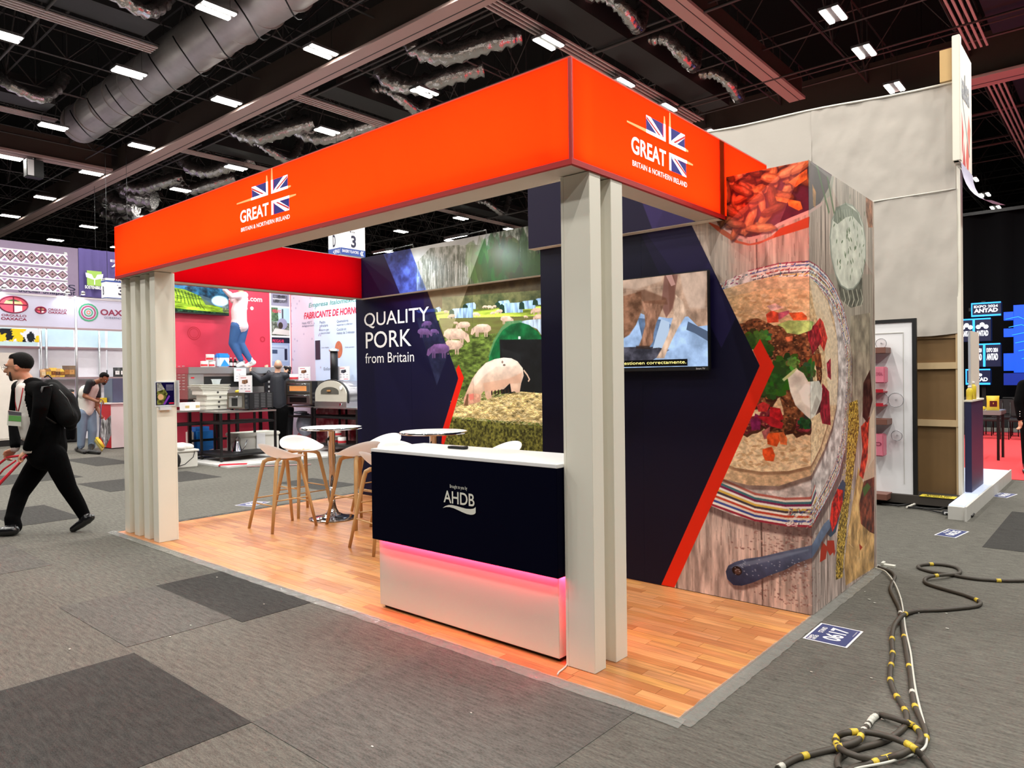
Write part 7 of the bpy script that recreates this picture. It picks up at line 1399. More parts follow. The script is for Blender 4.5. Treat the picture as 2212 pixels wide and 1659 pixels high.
obj('frame', bx(.03, .085, u0 - .03, u1, v0, v1), M_WHITE, bn); print_panel('print', cv, PBn, u0 + .06, u1, v0 - .0, v1, bn); obj('edge_profile', bx(.03, .11, u0 - .04, u0 + .06, v0, v1 + .04, .006), M_WHITE, bn)
bm = BM(); rows = []
for i in range(9):
    f = i / 8; rows.append([bm.verts.new((.10 + .32 * (1 - math.cos(f * 1.5)), u0 + .06, v0 - .5 * math.sin(f * 1.5) * 1.0)), bm.verts.new((.10 + .36 * (1 - math.cos(f * 1.5)), u1, v0 - .42 * math.sin(f * 1.5)))])
for a, b in zip(rows, rows[1:]): f = bm.faces.new((a[0], a[1], b[1], b[0])); f.smooth = True
obj('curled_sheet', bm, mat('lavender_back', (176, 172, 200), .5), bn); text_mesh('lettering', 'salsa', PBn, u0 + .1, u0 + W_ * .8, v1 - .62, v1 - .3, mat('grey_letter', (110, 116, 124), .5), bn, bold=.03, off=.006)
obj('tan_board', bx(-.10, .028, u0 + .0, u0 + .06, 5.0, v1 - .08), mat('tan_board', (196, 160, 104), .6), bn)
# leaning framed board with shelves
lb_ = thing('leaning_panel', (-.75, 6.6, 0), 'white panel in black frame leaning on the brown board right of the food mural', 'panel')
Yl = 6.62; PLn = Plane((0, Yl, 0), (1, 0, 0), (0, 0, 1)); xa, _ = PLn.px(1860, 900); xb = PLn.px(1981, 900)[0]; zt3 = PLn.px(1930, 690)[1]; sh_ = Matrix.Translation((0, Yl, 0)) @ Matrix.Rotation(math.radians(3), 4, 'X') @ Matrix.Translation((0, -Yl, 0))
xa -= .25
obj('board', bx(xa, xb - .03, Yl, Yl + .03, .04, zt3 - .03, M=Matrix.Rotation(0, 4, 'X')), M_PAPER, lb_)
for nm, a in (('frame_bar', (xb - .045, xb, Yl - .015, Yl + .035, .0, zt3)), ('frame_bar', (xa, xb - .045, Yl - .015, Yl + .035, zt3 - .04, zt3)), ('frame_bar', (xa, xb - .045, Yl - .015, Yl + .035, .0, .045))): obj(nm, bx(*a), M_RUB, lb_)
xm = PLn.px(1953, 900)[0]; mb = BM(); box(mb, xm - .006, xm, Yl - .006, Yl, .25, zt3 - .16); box(mb, xa + .1, xm - .006, Yl - .006, Yl, zt3 - .17, zt3 - .16); obj('moulding', mb, mat('moulding_grey', (190, 188, 182), .5), lb_)
M_BRS = mat('brown_shelf', (120, 78, 66), .5); M_PNK = mat('pink_card', (216, 120, 140), .5)
for py_, lab_ in ((763, 'top brown shelf on the leaning white panel'), (918, 'middle brown shelf on the leaning white panel'), (1080, 'bottom brown shelf on the leaning white panel')):
    p = PL('y', Yl - .25, 1900, py_); x1 = PL('y', Yl - .25, 1913 if py_ < 800 else 1916, py_).x; t = thing('display_shelf', (x1 - .4, Yl - .12, p.z), lab_, 'shelf', 'brown shelves on the leaning panel'); obj('board', bx(x1 - .7, x1, Yl - .25, Yl - .002, p.z, p.z + .07, .003), M_BRS, t); obj('bracket', bx(x1 - .5, x1 - .46, Yl - .2, Yl - .002, p.z - .06, p.z), M_RUB, t)
for px0, y0, y1, lab_, tx in ((1911, 792, 828, 'pink hanging display box with lettering beside the mural edge', "L'ORÉAL"), (1908, 938, 985, 'pink hexagonal display box low beside the mural edge', 'O')):
    Pk = Plane((0, Yl - .2, 0), (1, 0, 0), (0, 0, 1)); a = Pk.px(1880, y1); b = Pk.px(px0, y0); t = thing('display_box', (b[0], Yl - .2, a[1]), lab_, 'box'); obj('box', bx(a[0], b[0], Yl - .198, Yl - .04, a[1], b[1], .012), M_PNK, t); c0 = Pk.px(1890, (y0 + y1) / 2); text_mesh('lettering', tx, Pk, c0[0], b[0] - .02, c0[1] - .005, c0[1] + .04, M_MAR, t, off=.005)
for py_ in (848, 878): p = PL('y', Yl - .2, 1908, py_); t = thing('red_ledge', (p.x - .1, Yl - .1, p.z), ('upper' if py_ < 860 else 'lower') + ' small red ledge beside the mural edge', 'shelf', 'red ledges on the leaning panel'); obj('board', bx(p.x - .3, p.x, Yl - .2, Yl - .002, p.z, p.z + .015), mat('ledge_red', (170, 30, 44), .4), t); obj('lip', bx(p.x - .3, p.x, Yl - .205, Yl - .2, p.z, p.z + .04), MATS['ledge_red'], t)
for px_, py_, r_, lab_ in ((1935, 864, .085, 'largest clear round disc on a rod'), (1903, 742, .06, 'upper clear round disc'), (1937, 941, .06, 'lower clear round disc on a rod'), (1905, 862, .075, 'clear round disc beside the mural edge')):
    p = PL('y', Yl - .07, px_, py_); t = thing('clear_disc', p, lab_ + ' standing off the leaning white panel', 'disc', 'clear discs on the leaning panel'); bm = BM(); tube(bm, [(p.x, p.y, p.z), (p.x, p.y + .008, p.z)], r_, 26, smooth=False); obj('disc', bm, mat('clear_perspex', (226, 220, 222), .06, alpha=.35, spec=.9), t); bm = BM(); tube(bm, [(p.x + r_ * math.cos(k * .2417), p.y - .001, p.z + r_ * math.sin(k * .2417)) for k in range(27)], .004, 5, cap=False); tube(bm, [(p.x, p.y + .008, p.z), (p.x, Yl, p.z)], .01, 8); obj('rim', bm, M_ALU, t)
# power lead heap under the panel
for k, (pts, r_, m_, lab_) in enumerate(((((1905, 1088), (1940, 1092), (1975, 1088), (2010, 1086), (2040, 1085), (2052, 1092), (2030, 1100), (1990, 1098), (1955, 1095)), .012, M_RUB, 'tangled black leads on the floor at the foot of the leaning panel'), (((1975, 1093), (2000, 1100), (2030, 1107), (2060, 1112), (2100, 1115), (2104, 1110), (2085, 1104), (2050, 1102)), .010, M_RUB, 'black lead with connector trailing from the base of the fabric wall'), (((1958, 1096), (1985, 1085), (2010, 1072), (2030, 1066)), .012, mat('white_cable', (214, 210, 200), .5), 'white lead rising over the yellow sticker to the brown board'))):
    bm = BM(); tube(bm, [PL('z', .02 + (.05 * i / 3 if k == 2 else 0), *p) for i, p in enumerate(pts)], r_, 6); tag(obj('floor_lead', bm, m_), lab_, 'cable')
p = PL('z', .03, 2052, 1107); ad = thing('power_adapter', p, 'small grey power adapter on the carpet near the fabric wall foot', 'adapter'); obj('case', bx(p.x - .07, p.x + .07, p.y - .04, p.y + .04, 0, .05, .01), MATS['dark_grey'], ad); obj('label', bx(p.x - .05, p.x + .05, p.y - .041, p.y - .03, .012, .04), M_PAPER, ad)
# LED stage platform, navy counter and display of the next stand
pf = thing('light_platform', (-.8, 8, 0), 'low platform with glowing pale blue floor beyond the fabric wall', 'platform'); xp1 = .262
obj('base', bx(-3, xp1 - .02, YF + .14, 9.65, 0, .14), mat('platform_edge', (206, 204, 198), .6), pf); obj('base_near', bx(.08, xp1 - .02, 5.95, YF - .0, 0, .14), MATS['platform_edge'], pf)
for a, b in ((5.9, 6.8), (6.8, 7.9), (7.9, 8.8), (8.8, 9.68)): obj('edge_board', bx(xp1 - .02, xp1, a + .003, b - .003, .0, .155), MATS['platform_edge'], pf)
for k in range(5): a = YF + .1 + k * .52; obj('floor_tile', bx(-1.2, xp1 - .03, a, a + .515, .14, .152), mat('lit_floor', (196, 206, 232), .25, emit=(.55, .62, .85), estr=.55), pf)
obj('floor_tile', bx(.08, xp1 - .03, 6.0, 6.98, .14, .152), MATS['lit_floor'], pf)
nc = thing('navy_counter', (.1, 7.2, .15), 'narrow navy counter at the end post of the fabric wall', 'counter'); zn = PL('y', 7.02, 2085, 868).z; obj('body', bx(.08, .15, 7.02, 7.9, .155, zn, .003), mat('counter_navy2', (40, 42, 78), .45), nc); obj('top', bx(.075, .16, 7.01, 7.92, zn, zn + .02), M_WHITE, nc)
gp = thing('glass_panel', (.12, 7.8, 1.2), 'upright pale blue panel above the navy counter', 'panel'); obj('pane', bx(.08, .105, 7.3, 7.9, zn + .02, PL('y', 7.3, 2088, 715).z), mat('pale_blue_panel', (190, 204, 222), .2), gp); obj('edge', bx(.105, .112, 7.3, 7.9, zn + .02, PL('y', 7.3, 2088, 715).z), M_WHITE, gp)
M_YEL = mat('yellow_bottle', (232, 206, 60), .35)
for k, (px_, h_, lb) in enumerate(((2084, .17, 'smaller yellow bottle on the navy counter'), (2094, .22, 'larger yellow bottle on the navy counter'))):
    p = PL('x', .12, px_, 868); y_ = 7.12 + k * .25; t = thing('bottle', (.12, y_, zn + .02), lb, 'bottle', 'yellow bottles on the navy counter'); bm = BM(); lathe(bm, [(0, 0), (.035, 0), (.035, h_ * .7), (.015, h_ * .85), (0, h_ * .85)], .118, y_, zn + .021, 14); obj('body', bm, M_YEL, t); bm = BM(); lathe(bm, [(0, h_ * .84), (.018, h_ * .84), (.018, h_), (0, h_)], .118, y_, zn + .021, 12); obj('cap', bm, M_PAPER, t)
Dt = 13.0; a = DP(2093, 886, Dt); b = DP(2170, 889, Dt); tb_ = thing('display_table', ((a.x + b.x) / 2, (a.y + b.y) / 2, 0), 'silver tray table with snack packets in front of the black chairs', 'table'); zt4 = a.z
xs0, xs1 = min(a.x, b.x), max(a.x, b.x); ys = (a.y + b.y) / 2
obj('tray', bx(xs0, xs1, ys - .25, ys + .45, zt4 - .08, zt4, .01), M_STEEL, tb_)
for x in (xs0 + .05, xs1 - .05):
    for y in (ys - .2, ys + .4): obj('leg', bx(x - .02, x + .02, y - .02, y + .02, 0, zt4 - .08), M_BLACK, tb_)
p = DP(2148, 880, Dt); t = thing('snack_packet', (p.x, ys, zt4), 'yellow and dark snack packet standing on the silver tray table', 'packet'); pouch(t, 0, 0, 0, .2, .26, M_YEL, mat('maroon_label', (90, 20, 26), .4))
t.location = (0, 0, 0)
for c_ in kids(t): c_.matrix_parent_inverse = Matrix.Identity(4)
t.location = (p.x, ys - .1, zt4 + .001); t.rotation_euler.z = -math.pi / 2 + .3
p = DP(2113, 876, Dt); t = thing('flat_packets', (p.x, ys, zt4), 'low yellow packets lying on the silver tray table', 'packet'); obj('packet', bx(p.x - .1, p.x + .1, ys - .05, ys + .1, zt4 + .001, zt4 + .06, .015), M_YEL, t); obj('packet_print', bx(p.x - .06, p.x + .05, ys - .054, ys - .049, zt4 + .015, zt4 + .05), M_RUB, t)
rc = tag(obj('red_carpet', bx(-4.5, 9, 9.72, 19.4, .001, .008), mat('red_carpet', (206, 52, 58), .95, noise=.06, scale=30)), 'bright red carpet across the aisle at the right', 'carpet')
# rows of black chairs
def chair():
    t = thing('stage_chair', (0, 0, 0), 'x', 'chair', 'black chairs in rows before the stage')
    for nm, bm in (('seat', bx(-.22, .22, -.22, .22, .42, .48, .02)), ('backrest', bx(-.22, .22, .2, .24, .52, .92, .03))): o = obj(nm, bm, mat('chair_black', (26, 26, 28), .6)); o.parent = t
    for x in (-.2, .2):
        for y in (-.2, .2): bm = BM(); tube(bm, [(x, y, 0), (x, y, .43 if y < 0 else .85)], .012, 6); o = obj('leg', bm, M_BLACK); o.parent = t
    return t
ch0 = chair(); ct0 = tree(ch0); first = True
for r_ in range(3):
    for k in range(8):
        x, y = -2.6 + k * .56 + r_ * .1, 17.2 + r_ * 1.0
        lb = 'black chair in the %s row before the stage, %s' % (['nearest', 'middle', 'farthest'][r_], ['at the left end', 'second from the left', 'third from the left', 'fourth from the left', 'fifth from the left', 'sixth from the left', 'seventh from the left', 'at the right end'][k])
        if first: ch0.location = (x, y, 0); ch0['label'] = lb; first = False
        else: dup(ct0, (x, y, 0), rs.uniform(-.08, .08), lb)
# stage screens
YS = 22.0; PSt = Plane((0, YS, 0), (1, 0, 0), (0, 0, 1)); M_NB = mat('screen_night', (6, 8, 22), .3, emit=(.004, .01, .05), estr=1.0); M_CY = mat('cyan_edge', (40, 150, 255), emit=(.02, .3, 1), estr=1.6); M_BLU = mat('blue_screen', (10, 60, 220), .3, emit=(.004, .07, .62), estr=1.2, noise=.25, scale=.8); M_LT = mat('lit_letter', (240, 244, 255), emit=(.9, .95, 1), estr=1.1)
def trio(P, cu, cv_, r_, par):
    for k, (dx, dy) in enumerate(((-1.1, 0), (0, .75), (1.1, 0))): bm = BM(); flat(bm, P, [(cu + dx * r_ + r_ * .72 * math.cos(q * .5236), cv_ + dy * r_ + r_ * .72 * math.sin(q * .5236)) for q in range(12)], .012); obj('emblem_disc', bm, M_LT, par)
def scr(x0, x1, y0, y1, words, label, tri=False, cube=None):
    a = PSt.px(x0, y1); b = PSt.px(x1, y0); u0, v0, u1, v1 = a[0], a[1], b[0], PSt.px(x1, y0)[1]; v0 = PSt.px((x0 + x1) / 2, y1)[1]; v1 = PSt.px((x0 + x1) / 2, y0)[1]
    t = thing('led_screen', ((u0 + u1) / 2, YS, v0), label, 'screen', 'ANTAD screens of the stage'); obj('cabinet', bx(u0, u1, YS + .01, YS + .3, v0, v1), M_NB, t);  W_, H_ = u1 - u0, v1 - v0
    bm = BM(); 
    for q in ([(u0, v1 - .04), (u1, v1 - .04), (u1, v1), (u0, v1)], [(u0, v0), (u0 + .03, v0), (u0 + .03, v1 - .04), (u0, v1 - .04)]): flat(bm, PSt, q, .0)
    if cube: um = u0 + W_ * cube; flat(bm, PSt, [(um - .03, v0), (um + .03, v0), (um + .03, v1 - .04), (um - .03, v1 - .04)], .0)
    else: flat(bm, PSt, [(u0 + .03, v0), (u1, v0), (u1, v0 + H_ * .12), (u0 + .03, v0 + H_ * .12)], .0)
    obj('bright_edge', bm, M_CY, t)
    spans = [(u0 + W_ * .1, u1 - W_ * .1)] if not cube else [(u0 + .06, u0 + W_ * cube - .06), (u0 + W_ * cube + .06, u1 - .06)]
    for a_, b_ in spans:
        text_mesh('lettering', 'ANTAD', PSt, a_, b_, v0 + H_ * (.28 if not tri else .22), v0 + H_ * (.56 if not tri else .46), M_LT, t, bold=.04, off=.012)
        if tri: trio(PSt, (a_ + b_) / 2, v0 + H_ * .62, H_ * .13, t)
        else: text_mesh('lettering', 'EXPO 2024', PSt, a_, b_, v0 + H_ * .62, v0 + H_ * .8, M_LT, t, bold=.02, off=.012)
scr(2098, 2162, 653, 683, 0, 'top stage screen reading EXPO 2024 ANTAD'); scr(2073, 2140, 688, 737, 0, 'upper cube screen with two ANTAD emblems', True, .46); scr(2097, 2161, 742, 792, 0, 'lower cube screen reading EXPO ANTAD on both faces', False, .46); scr(2086, 2139, 797, 831, 0, 'bottom stage screen with three discs over ANTAD', True)
sm = thing('screen_mast', (-1.7, YS + .35, .55), 'black mast behind the stacked stage screens', 'mast'); obj('post', bx(-1.78, -1.68, YS + .3, YS + .4, .55, 3.68), M_BLACK, sm); obj('cross_arm', bx(-2.1, -1.35, YS + .3, YS + .36, 3.4, 3.5), M_BLACK, sm)
bs = thing('blue_screen', (0, YS, 1.2), 'large stepped bright blue screen at the right edge', 'screen')
for x0, x1, y0, y1 in ((2190, 2290, 653, 805), (2168, 2190, 673, 692), (2168, 2190, 709, 728), (2168, 2190, 763, 801)): a = PSt.px(x0, y1); b = PSt.px(x1, y0); obj('screen_block', bx(a[0], b[0], YS + .01, YS + .2, a[1], b[1]), M_BLU, bs)
a = PSt.px(2168, 832); b = PSt.px(2290, 805); obj('lower_block', bx(a[0], b[0], YS + .01, YS + .2, a[1], b[1]), mat('deep_blue_screen', (8, 30, 120), .3, emit=(.003, .02, .2), estr=1), bs)
for k in range(6): a = PSt.px(2172 + k * 7, 690 + 17 * k); bm = BM(); tube(bm, [(a[0], YS, a[1]), (a[0] + .3, YS, a[1] + .06), (a[0] + .5, YS, a[1] - .05)], .008, 5); obj('glow_line', bm, M_CY, bs)
tag(obj('stage', bx(-6, 12, 21.2, 24, 0, .55), M_DARKW), 'low black stage below the blue screens', 'stage')
dr = thing('black_drape', (3, 24.2, 0), 'tall black drape behind the stage screens', 'curtain'); bm = BM(); rows = []
for i in range(121): x = -8 + 24 * i / 120; rows.append([bm.verts.new((x, 24.3 + .12 * math.sin(i * 1.3), z)) for z in (.0, 6.6)])
for a, b in zip(rows, rows[1:]): f = bm.faces.new((a[0], b[0], b[1], a[1])); f.smooth = True
obj('cloth', bm, mat('drape_black', (8, 8, 10), .95, spec=.1), dr); obj('top_rail', bx(-8, 16, 24.1, 24.5, 6.6, 6.7), M_BLACK, dr)

# ---------------------------------------------------------------- floor stickers
def sticker(pts, num, label, small=False):
    q = [PL('z', .004, *p) for p in pts]; x0, x1 = min(p.x for p in q), max(p.x for p in q); y0, y1 = min(p.y for p in q), max(p.y for p in q); cx_, cy_ = (x0 + x1) / 2, (y0 + y1) / 2
    # true rectangle from its corners: 3:2 label turned to read along +y
    w_ = (q[1] - q[0]).length; h_ = (q[3] - q[0]).length; c_ = sum(q, Vector()) / 4; U_ = ((q[1] - q[0]) + (q[2] - q[3])).normalized(); V_ = Vector((-U_.y, U_.x, 0)); P = Plane((c_.x, c_.y, .003), U_, V_); w_ = ((q[1] - q[0]).length + (q[2] - q[3]).length) / 2; h_ = ((q[3] - q[0]).length + (q[2] - q[1]).length) / 2
    t = thing('floor_sticker', c_, label, 'sticker', 'stand number stickers on the carpet'); t.location.z = .003
    def rect(u0, u1, v0, v1, off): bm = BM(); flat(bm, P, [(u0, v0), (u1, v0), (u1, v1), (u0, v1)], off); return bm
    a = rect(-w_ / 2, w_ / 2, -h_ / 2, h_ / 2, .0); obj('sheet', a, M_PAPER, t); obj('blue_field', rect(-w_ / 2 + .012, w_ / 2 - .012, -h_ / 2 + .012, h_ / 2 - .012, .0008), mat('sticker_blue', (52, 62, 112), .5, noise=.15, scale=10), t)
    text_mesh('number', num, P, -w_ * .30, w_ * .36, -h_ * .26, h_ * .16, M_TXTW, t, bold=.025, off=.0016)
    if not small:
        text_mesh('lettering', 'STAND', P, -w_ * .02, w_ * .3, h_ * .24, h_ * .36, M_TXTW, t, bold=.02, off=.0016); text_mesh('lettering', 'EXPO', P, -w_ * .44, -w_ * .22, h_ * .34, h_ * .42, M_TXTW, t, bold=.03, off=.0016); text_mesh('lettering', 'ANTAD', P, -w_ * .44, -w_ * .2, h_ * .24, h_ * .33, M_TXTW, t, bold=.03, off=.0016); text_mesh('small_print', 'www.expoantad.mx', P, w_ * .1, w_ * .4, -h_ * .42, -h_ * .38, M_TXTW, t, off=.0016)
    else: text_mesh('lettering', 'STAND', P, -w_ * .1, w_ * .3, h_ * .24, h_ * .36, M_TXTW, t, bold=.02, off=.0016)
sticker([(1828, 1399), (1867, 1364), (1772, 1345), (1735, 1378.6)], '0617', 'blue and white floor sticker reading STAND 0617 beside the food mural')
sticker([(2064, 1162), (2094, 1148), (2048, 1142), (2018, 1155)], '0625', 'blue and white floor sticker on the carpet right of the leaning panel, middle one', True)
sticker([(2172, 1076), (2196, 1068), (2163, 1063), (2139, 1071)], '0629', 'farthest blue and white floor sticker, beyond the glowing platform', True)
sticker([(540, 1095), (580, 1085), (553, 1081), (510, 1091)], '0613', 'blue and white floor sticker at the far flooring edge by the first stool', True)
# ---------------------------------------------------------------- heavy cables on the carpet
def c5(X, Y): return (1640 + X / 3.259, 1150 + Y / 3.259)
def smooth(pts, n=6):
    P_ = [Vector(p) for p in pts]; out = []
    for i in range(len(P_) - 1):
        p0, p1, p2, p3 = P_[max(i - 1, 0)], P_[i], P_[i + 1], P_[min(i + 2, len(P_) - 1)]
        for k in range(n): t_ = k / n; out.append(.5 * ((2 * p1) + (p2 - p0) * t_ + (2 * p0 - 5 * p1 + 4 * p2 - p3) * t_ ** 2 + (3 * p1 - p0 - 3 * p2 + p3) * t_ ** 3))
    out.append(P_[-1]); return out
M_CAB = mat('rubber_cable', (66, 60, 52), .6, noise=.3, scale=20); M_YT = mat('yellow_tape', (214, 186, 60), .5, noise=.4, scale=60); M_WT = mat('white_tape', (206, 206, 196), .5)
def cable(pts, r_, label, tapes=(), m_=M_CAB, z=.013, wt=(), lift=()):
    Q = []
    for i, p in enumerate(pts):
        zz = z + (lift[i] if i < len(lift) else 0); Q.append(PL('z', zz, *c5(*p)))
    S = smooth(Q); t = thing('power_cable', S[0], label, 'cable', 'heavy power cables on the carpet'); t.location.z = 0
    bm = BM(); tube(bm, S, r_, 8); obj('sheath', bm, m_, t)
    L = len(S)
    for fr, mm in [(a, M_YT) for a in tapes] + [(a, M_WT) for a in wt]:
        i = int(fr * (L - 1)); i = min(max(i, 0), L - 2); a = S[i]; b = S[i + 1]; d = (b - a).normalized(); bm = BM(); tube(bm, [(a + b) / 2 - d * .016, (a + b) / 2, (a + b) / 2 + d * .016], r_ + .0015, 8); obj('tape_wrap', bm, mm, t)
    return t
cable([(840, 245), (890, 262), (930, 280), (955, 310), (940, 350), (925, 400), (950, 460), (985, 530), (1000, 600), (1015, 700), (1040, 860), (1065, 1000), (1075, 1100), (1095, 1220), (1150, 1340), (1175, 1420), (1150, 1490), (1050, 1540), (930, 1580), (800, 1620), (690, 1650), (600, 1690)], .0135, 'brown-black cable running straight down from the mural corner beside the white lead', (.44, .50, .62, .735, .86, .9), wt=(.36, .58))
cable([(815, 248), (880, 270), (920, 310), (960, 370), (995, 460), (1015, 560), (1030, 680), (1065, 840), (1080, 960), (1100, 1100), (1130, 1230), (1160, 1340), (1180, 1440), (1160, 1520), (1060, 1570), (900, 1620), (700, 1659), (640, 1690)], .0055, 'thin white lead lying along the heavy cable from the mural corner', m_=M_WT, z=.02)
cable([(2050, 335), (1864, 340), (1700, 340), (1500, 325), (1330, 295), (1200, 275), (1120, 245), (1150, 228), (1260, 225), (1380, 245), (1415, 275), (1390, 295), (1300, 300), (1210, 310), (1165, 335), (1190, 365), (1300, 400), (1440, 440), (1540, 480), (1555, 505), (1500, 525), (1300, 545), (1100, 555), (1010, 585), (950, 660), (935, 760), (940, 860), (925, 960), (925, 1050), (960, 1140), (1010, 1220), (1040, 1300), (1020, 1370), (950, 1430), (850, 1480), (700, 1520), (600, 1560), (550, 1610), (565, 1670)], .0135, 'long cable with yellow tape bands snaking in from the right edge in loops', (.055, .2, .33, .47, .60, .655, .68, .705, .735, .77, .8), lift=[0] * 4 + [0] * 8 + [.02, .02] + [0] * 9 + [.02, .02])
cable([(130, 1665), (240, 1600), (330, 1570), (500, 1530), (640, 1490), (700, 1460), (725, 1410), (770, 1350), (800, 1310), (850, 1285), (920, 1300), (1010, 1330), (1080, 1360), (1130, 1410), (1140, 1460), (1110, 1500)], .0135, 'short cable with frayed white-taped middle and pale plug at the bottom edge', (.13, .23, .36, .78, .84), wt=(.02, .42, .45, .48, .52, .55), lift=[0, 0, 0, .0, .03, .03, .03, 0, 0, 0, .02, .02, .0, .0, .02])
cable([(1240, 1700), (1215, 1659), (1160, 1590), (1090, 1520), (1000, 1470), (880, 1430), (740, 1405), (620, 1410), (550, 1440), (545, 1490), (600, 1540), (700, 1580), (800, 1600), (900, 1590), (1000, 1560), (1090, 1515)], .0135, 'cable coiled in a flat loop at the bottom with broad yellow bands', (.2, .23, .44, .55, .6, .86), lift=[0, 0, .0, .03, .03, .03, .03, .03, 0, 0, .03, .03, 0, 0, .03])
p = PL('z', .0, 1899, 1222); t = thing('cable_clip', (p.x, p.y, 0), 'small white plastic cable clip at the far foot of the food mural', 'clip'); obj('clip', bx(p.x + .02, p.x + .12, p.y - .02, p.y + .03, .001, .02), M_WT, t); obj('clip_arm', bx(p.x + .02, p.x + .04, p.y - .03, p.y + .04, .02, .035), M_WT, t)
bm = BM()
for k in range(70):
    x, y = rs.uniform(-4.5, 2.6), rs.uniform(-2.4, 5.0)
    if -6.7 < x < .1 and y > -.1: continue
    s_ = rs.uniform(.004, .009); box(bm, x - s_, x + s_, y - s_ * .6, y + s_ * .6, .003, .006)
o = tag(obj('carpet_crumbs', bm, M_WT), 'scattered white crumbs and lint on the grey carpet', 'litter', kind='stuff')

# ---------------------------------------------------------------- ceiling plant
M_PINKB = mat('beam_cream', (206, 178, 172), .6, noise=.06, scale=1); M_BEAMD = mat('beam_brown', (78, 64, 56), .7)
def light_fix():
    t = thing('led_highbay', (0, 0, 7.98), 'x', 'lamp', 'twin LED lamps hanging from the hall ceiling')
    for s_ in (-1, 1):
        o = obj('led_bar', bx(s_ * .105 - .045, s_ * .105 + .045, -.29, .29, -.02, .0, .004), M_LED); o.parent = t
    o = obj('housing', bx(-.17, .17, -.31, .31, .001, .05), M_ALU); o.parent = t
    bm = BM(); tube(bm, [(0, -.25, .05), (0, -.25, 4.02)], .004, 4); tube(bm, [(0, .25, .05), (0, .25, 4.02)], .004, 4); o = obj('suspension', bm, M_BLACK); o.parent = t
    return t
lf = light_fix(); lt_ = tree(lf); k = 0
def ordn(i): return ['first', 'second', 'third', 'fourth', 'fifth', 'sixth', 'seventh', 'eighth', 'ninth', 'tenth', 'eleventh', 'twelfth', 'thirteenth', 'fourteenth', 'fifteenth', 'sixteenth', 'seventeenth', 'eighteenth'][i]
for i, gx in enumerate(GX):
    for j, gy in enumerate(GY):
        # keep the lamps the photo can show
        v = Vector((gx, gy, 7.95)) - CAMP; d = v.dot(RF)
        if d < 2: continue
        X_, Y_ = 1106 + FPX * v.dot(RX) / d, 829.5 - FPX * v.dot(RY) / d
        if not (-60 < X_ < 2270 and -60 < Y_ < 640): continue
        if gx < -27 and gy > 25: continue
        lb = 'twin LED ceiling lamp, %s row from the right, %s lamp counting away from the camera' % (ordn(len(GX) - 1 - i), ordn(j))
        if k == 0: lf.location = (gx, gy, 7.98); lf['label'] = lb
        else: dup(lt_, (gx + (0, .0)[0], gy, 7.98), 0, lb)
        k += 1
# space-frame trusses
def truss(axis, pos, a0, a1, z0, z1, bay, r=.017):
    bm = BM()
    def P3_(s_, z): return (pos, s_, z) if axis == 'y' else (s_, pos, z)
    for z in (z0, z1): box_t(bm, P3_(a0, z), P3_(a1, z), r)
    n = int((a1 - a0) / bay)
    for i in range(n):
        s0 = a0 + i * bay; box_t(bm, P3_(s0, z0), P3_(s0 + bay / 2, z1), r * .7); box_t(bm, P3_(s0 + bay / 2, z1), P3_(s0 + bay, z0), r * .7)
        box_t(bm, P3_(s0, z0), P3_(s0, z1), r * .6)
    return bm
def box_t(bm, a, b, r): tube(bm, [a, b], r * 1.3, 4, cap=False, smooth=False)
nth = lambda i: str(i + 1) + {1: 'st', 2: 'nd', 3: 'rd'}.get((i + 1) % 10 if not 10 < i + 1 < 14 else 0, 'th')
for i, x in enumerate(np.arange(-40, 8, 2.05)):
    t = thing('roof_truss', (x, 17, 8.4), 'dark lattice roof truss running away from the stand, %s from the left' % nth(i), 'truss', 'roof trusses running away from the stand'); obj('lattice', truss('y', x, -8, 44, 8.45, 9.9, 2.6), M_TRUSS, t)
for i, y in enumerate(np.arange(-6, 46, 2.6)):
    t = thing('roof_truss', (-16, y, 8.4), 'dark lattice roof truss parallel to the orange front, %s from the camera' % nth(i), 'truss', 'roof trusses parallel to the orange front'); obj('lattice', truss('x', y, -42, 12, 8.52, 9.97, 2.05), M_TRUSS, t)
def ibeam(name, axis, pos, a0, a1, w, h, z, label):
    t = thing(name, (pos, a0, z) if axis == 'y' else (a0, pos, z), label, 'beam')
    def bb(p0, p1, z0, z1): return bx(p0, p1, a0, a1, z0, z1) if axis == 'y' else bx(a0, a1, p0, p1, z0, z1)
    obj('bottom_flange', bb(pos - w / 2, pos + w / 2, z, z + .06), M_PINKB, t); obj('web', bb(pos - w * .28, pos + w * .28, z + .06, z + h), M_BEAMD, t)
    obj('seam_strip', bb(pos + w * .12, pos + w * .16, z - .006, z), M_TRUSS, t); return t
ibeam('main_beam', 'x', 5.80, -42, 10, .46, .75, 7.92, 'wide cream main beam crossing the ceiling above the orange canopy')
ibeam('main_beam', 'y', -21.7, -12, 5.5, .5, .7, 7.94, 'cream cross beam meeting the main beam at the upper left')
ibeam('main_beam', 'x', 15.62, -9, 14, .7, 1.0, 7.9, 'cream main beam at the upper right behind the fabric wall'); ibeam('main_beam', 'y', -4.45, 6.2, 14.6, .38, .5, 8.15, 'brown box beam running away at the upper right of the canopy corner')
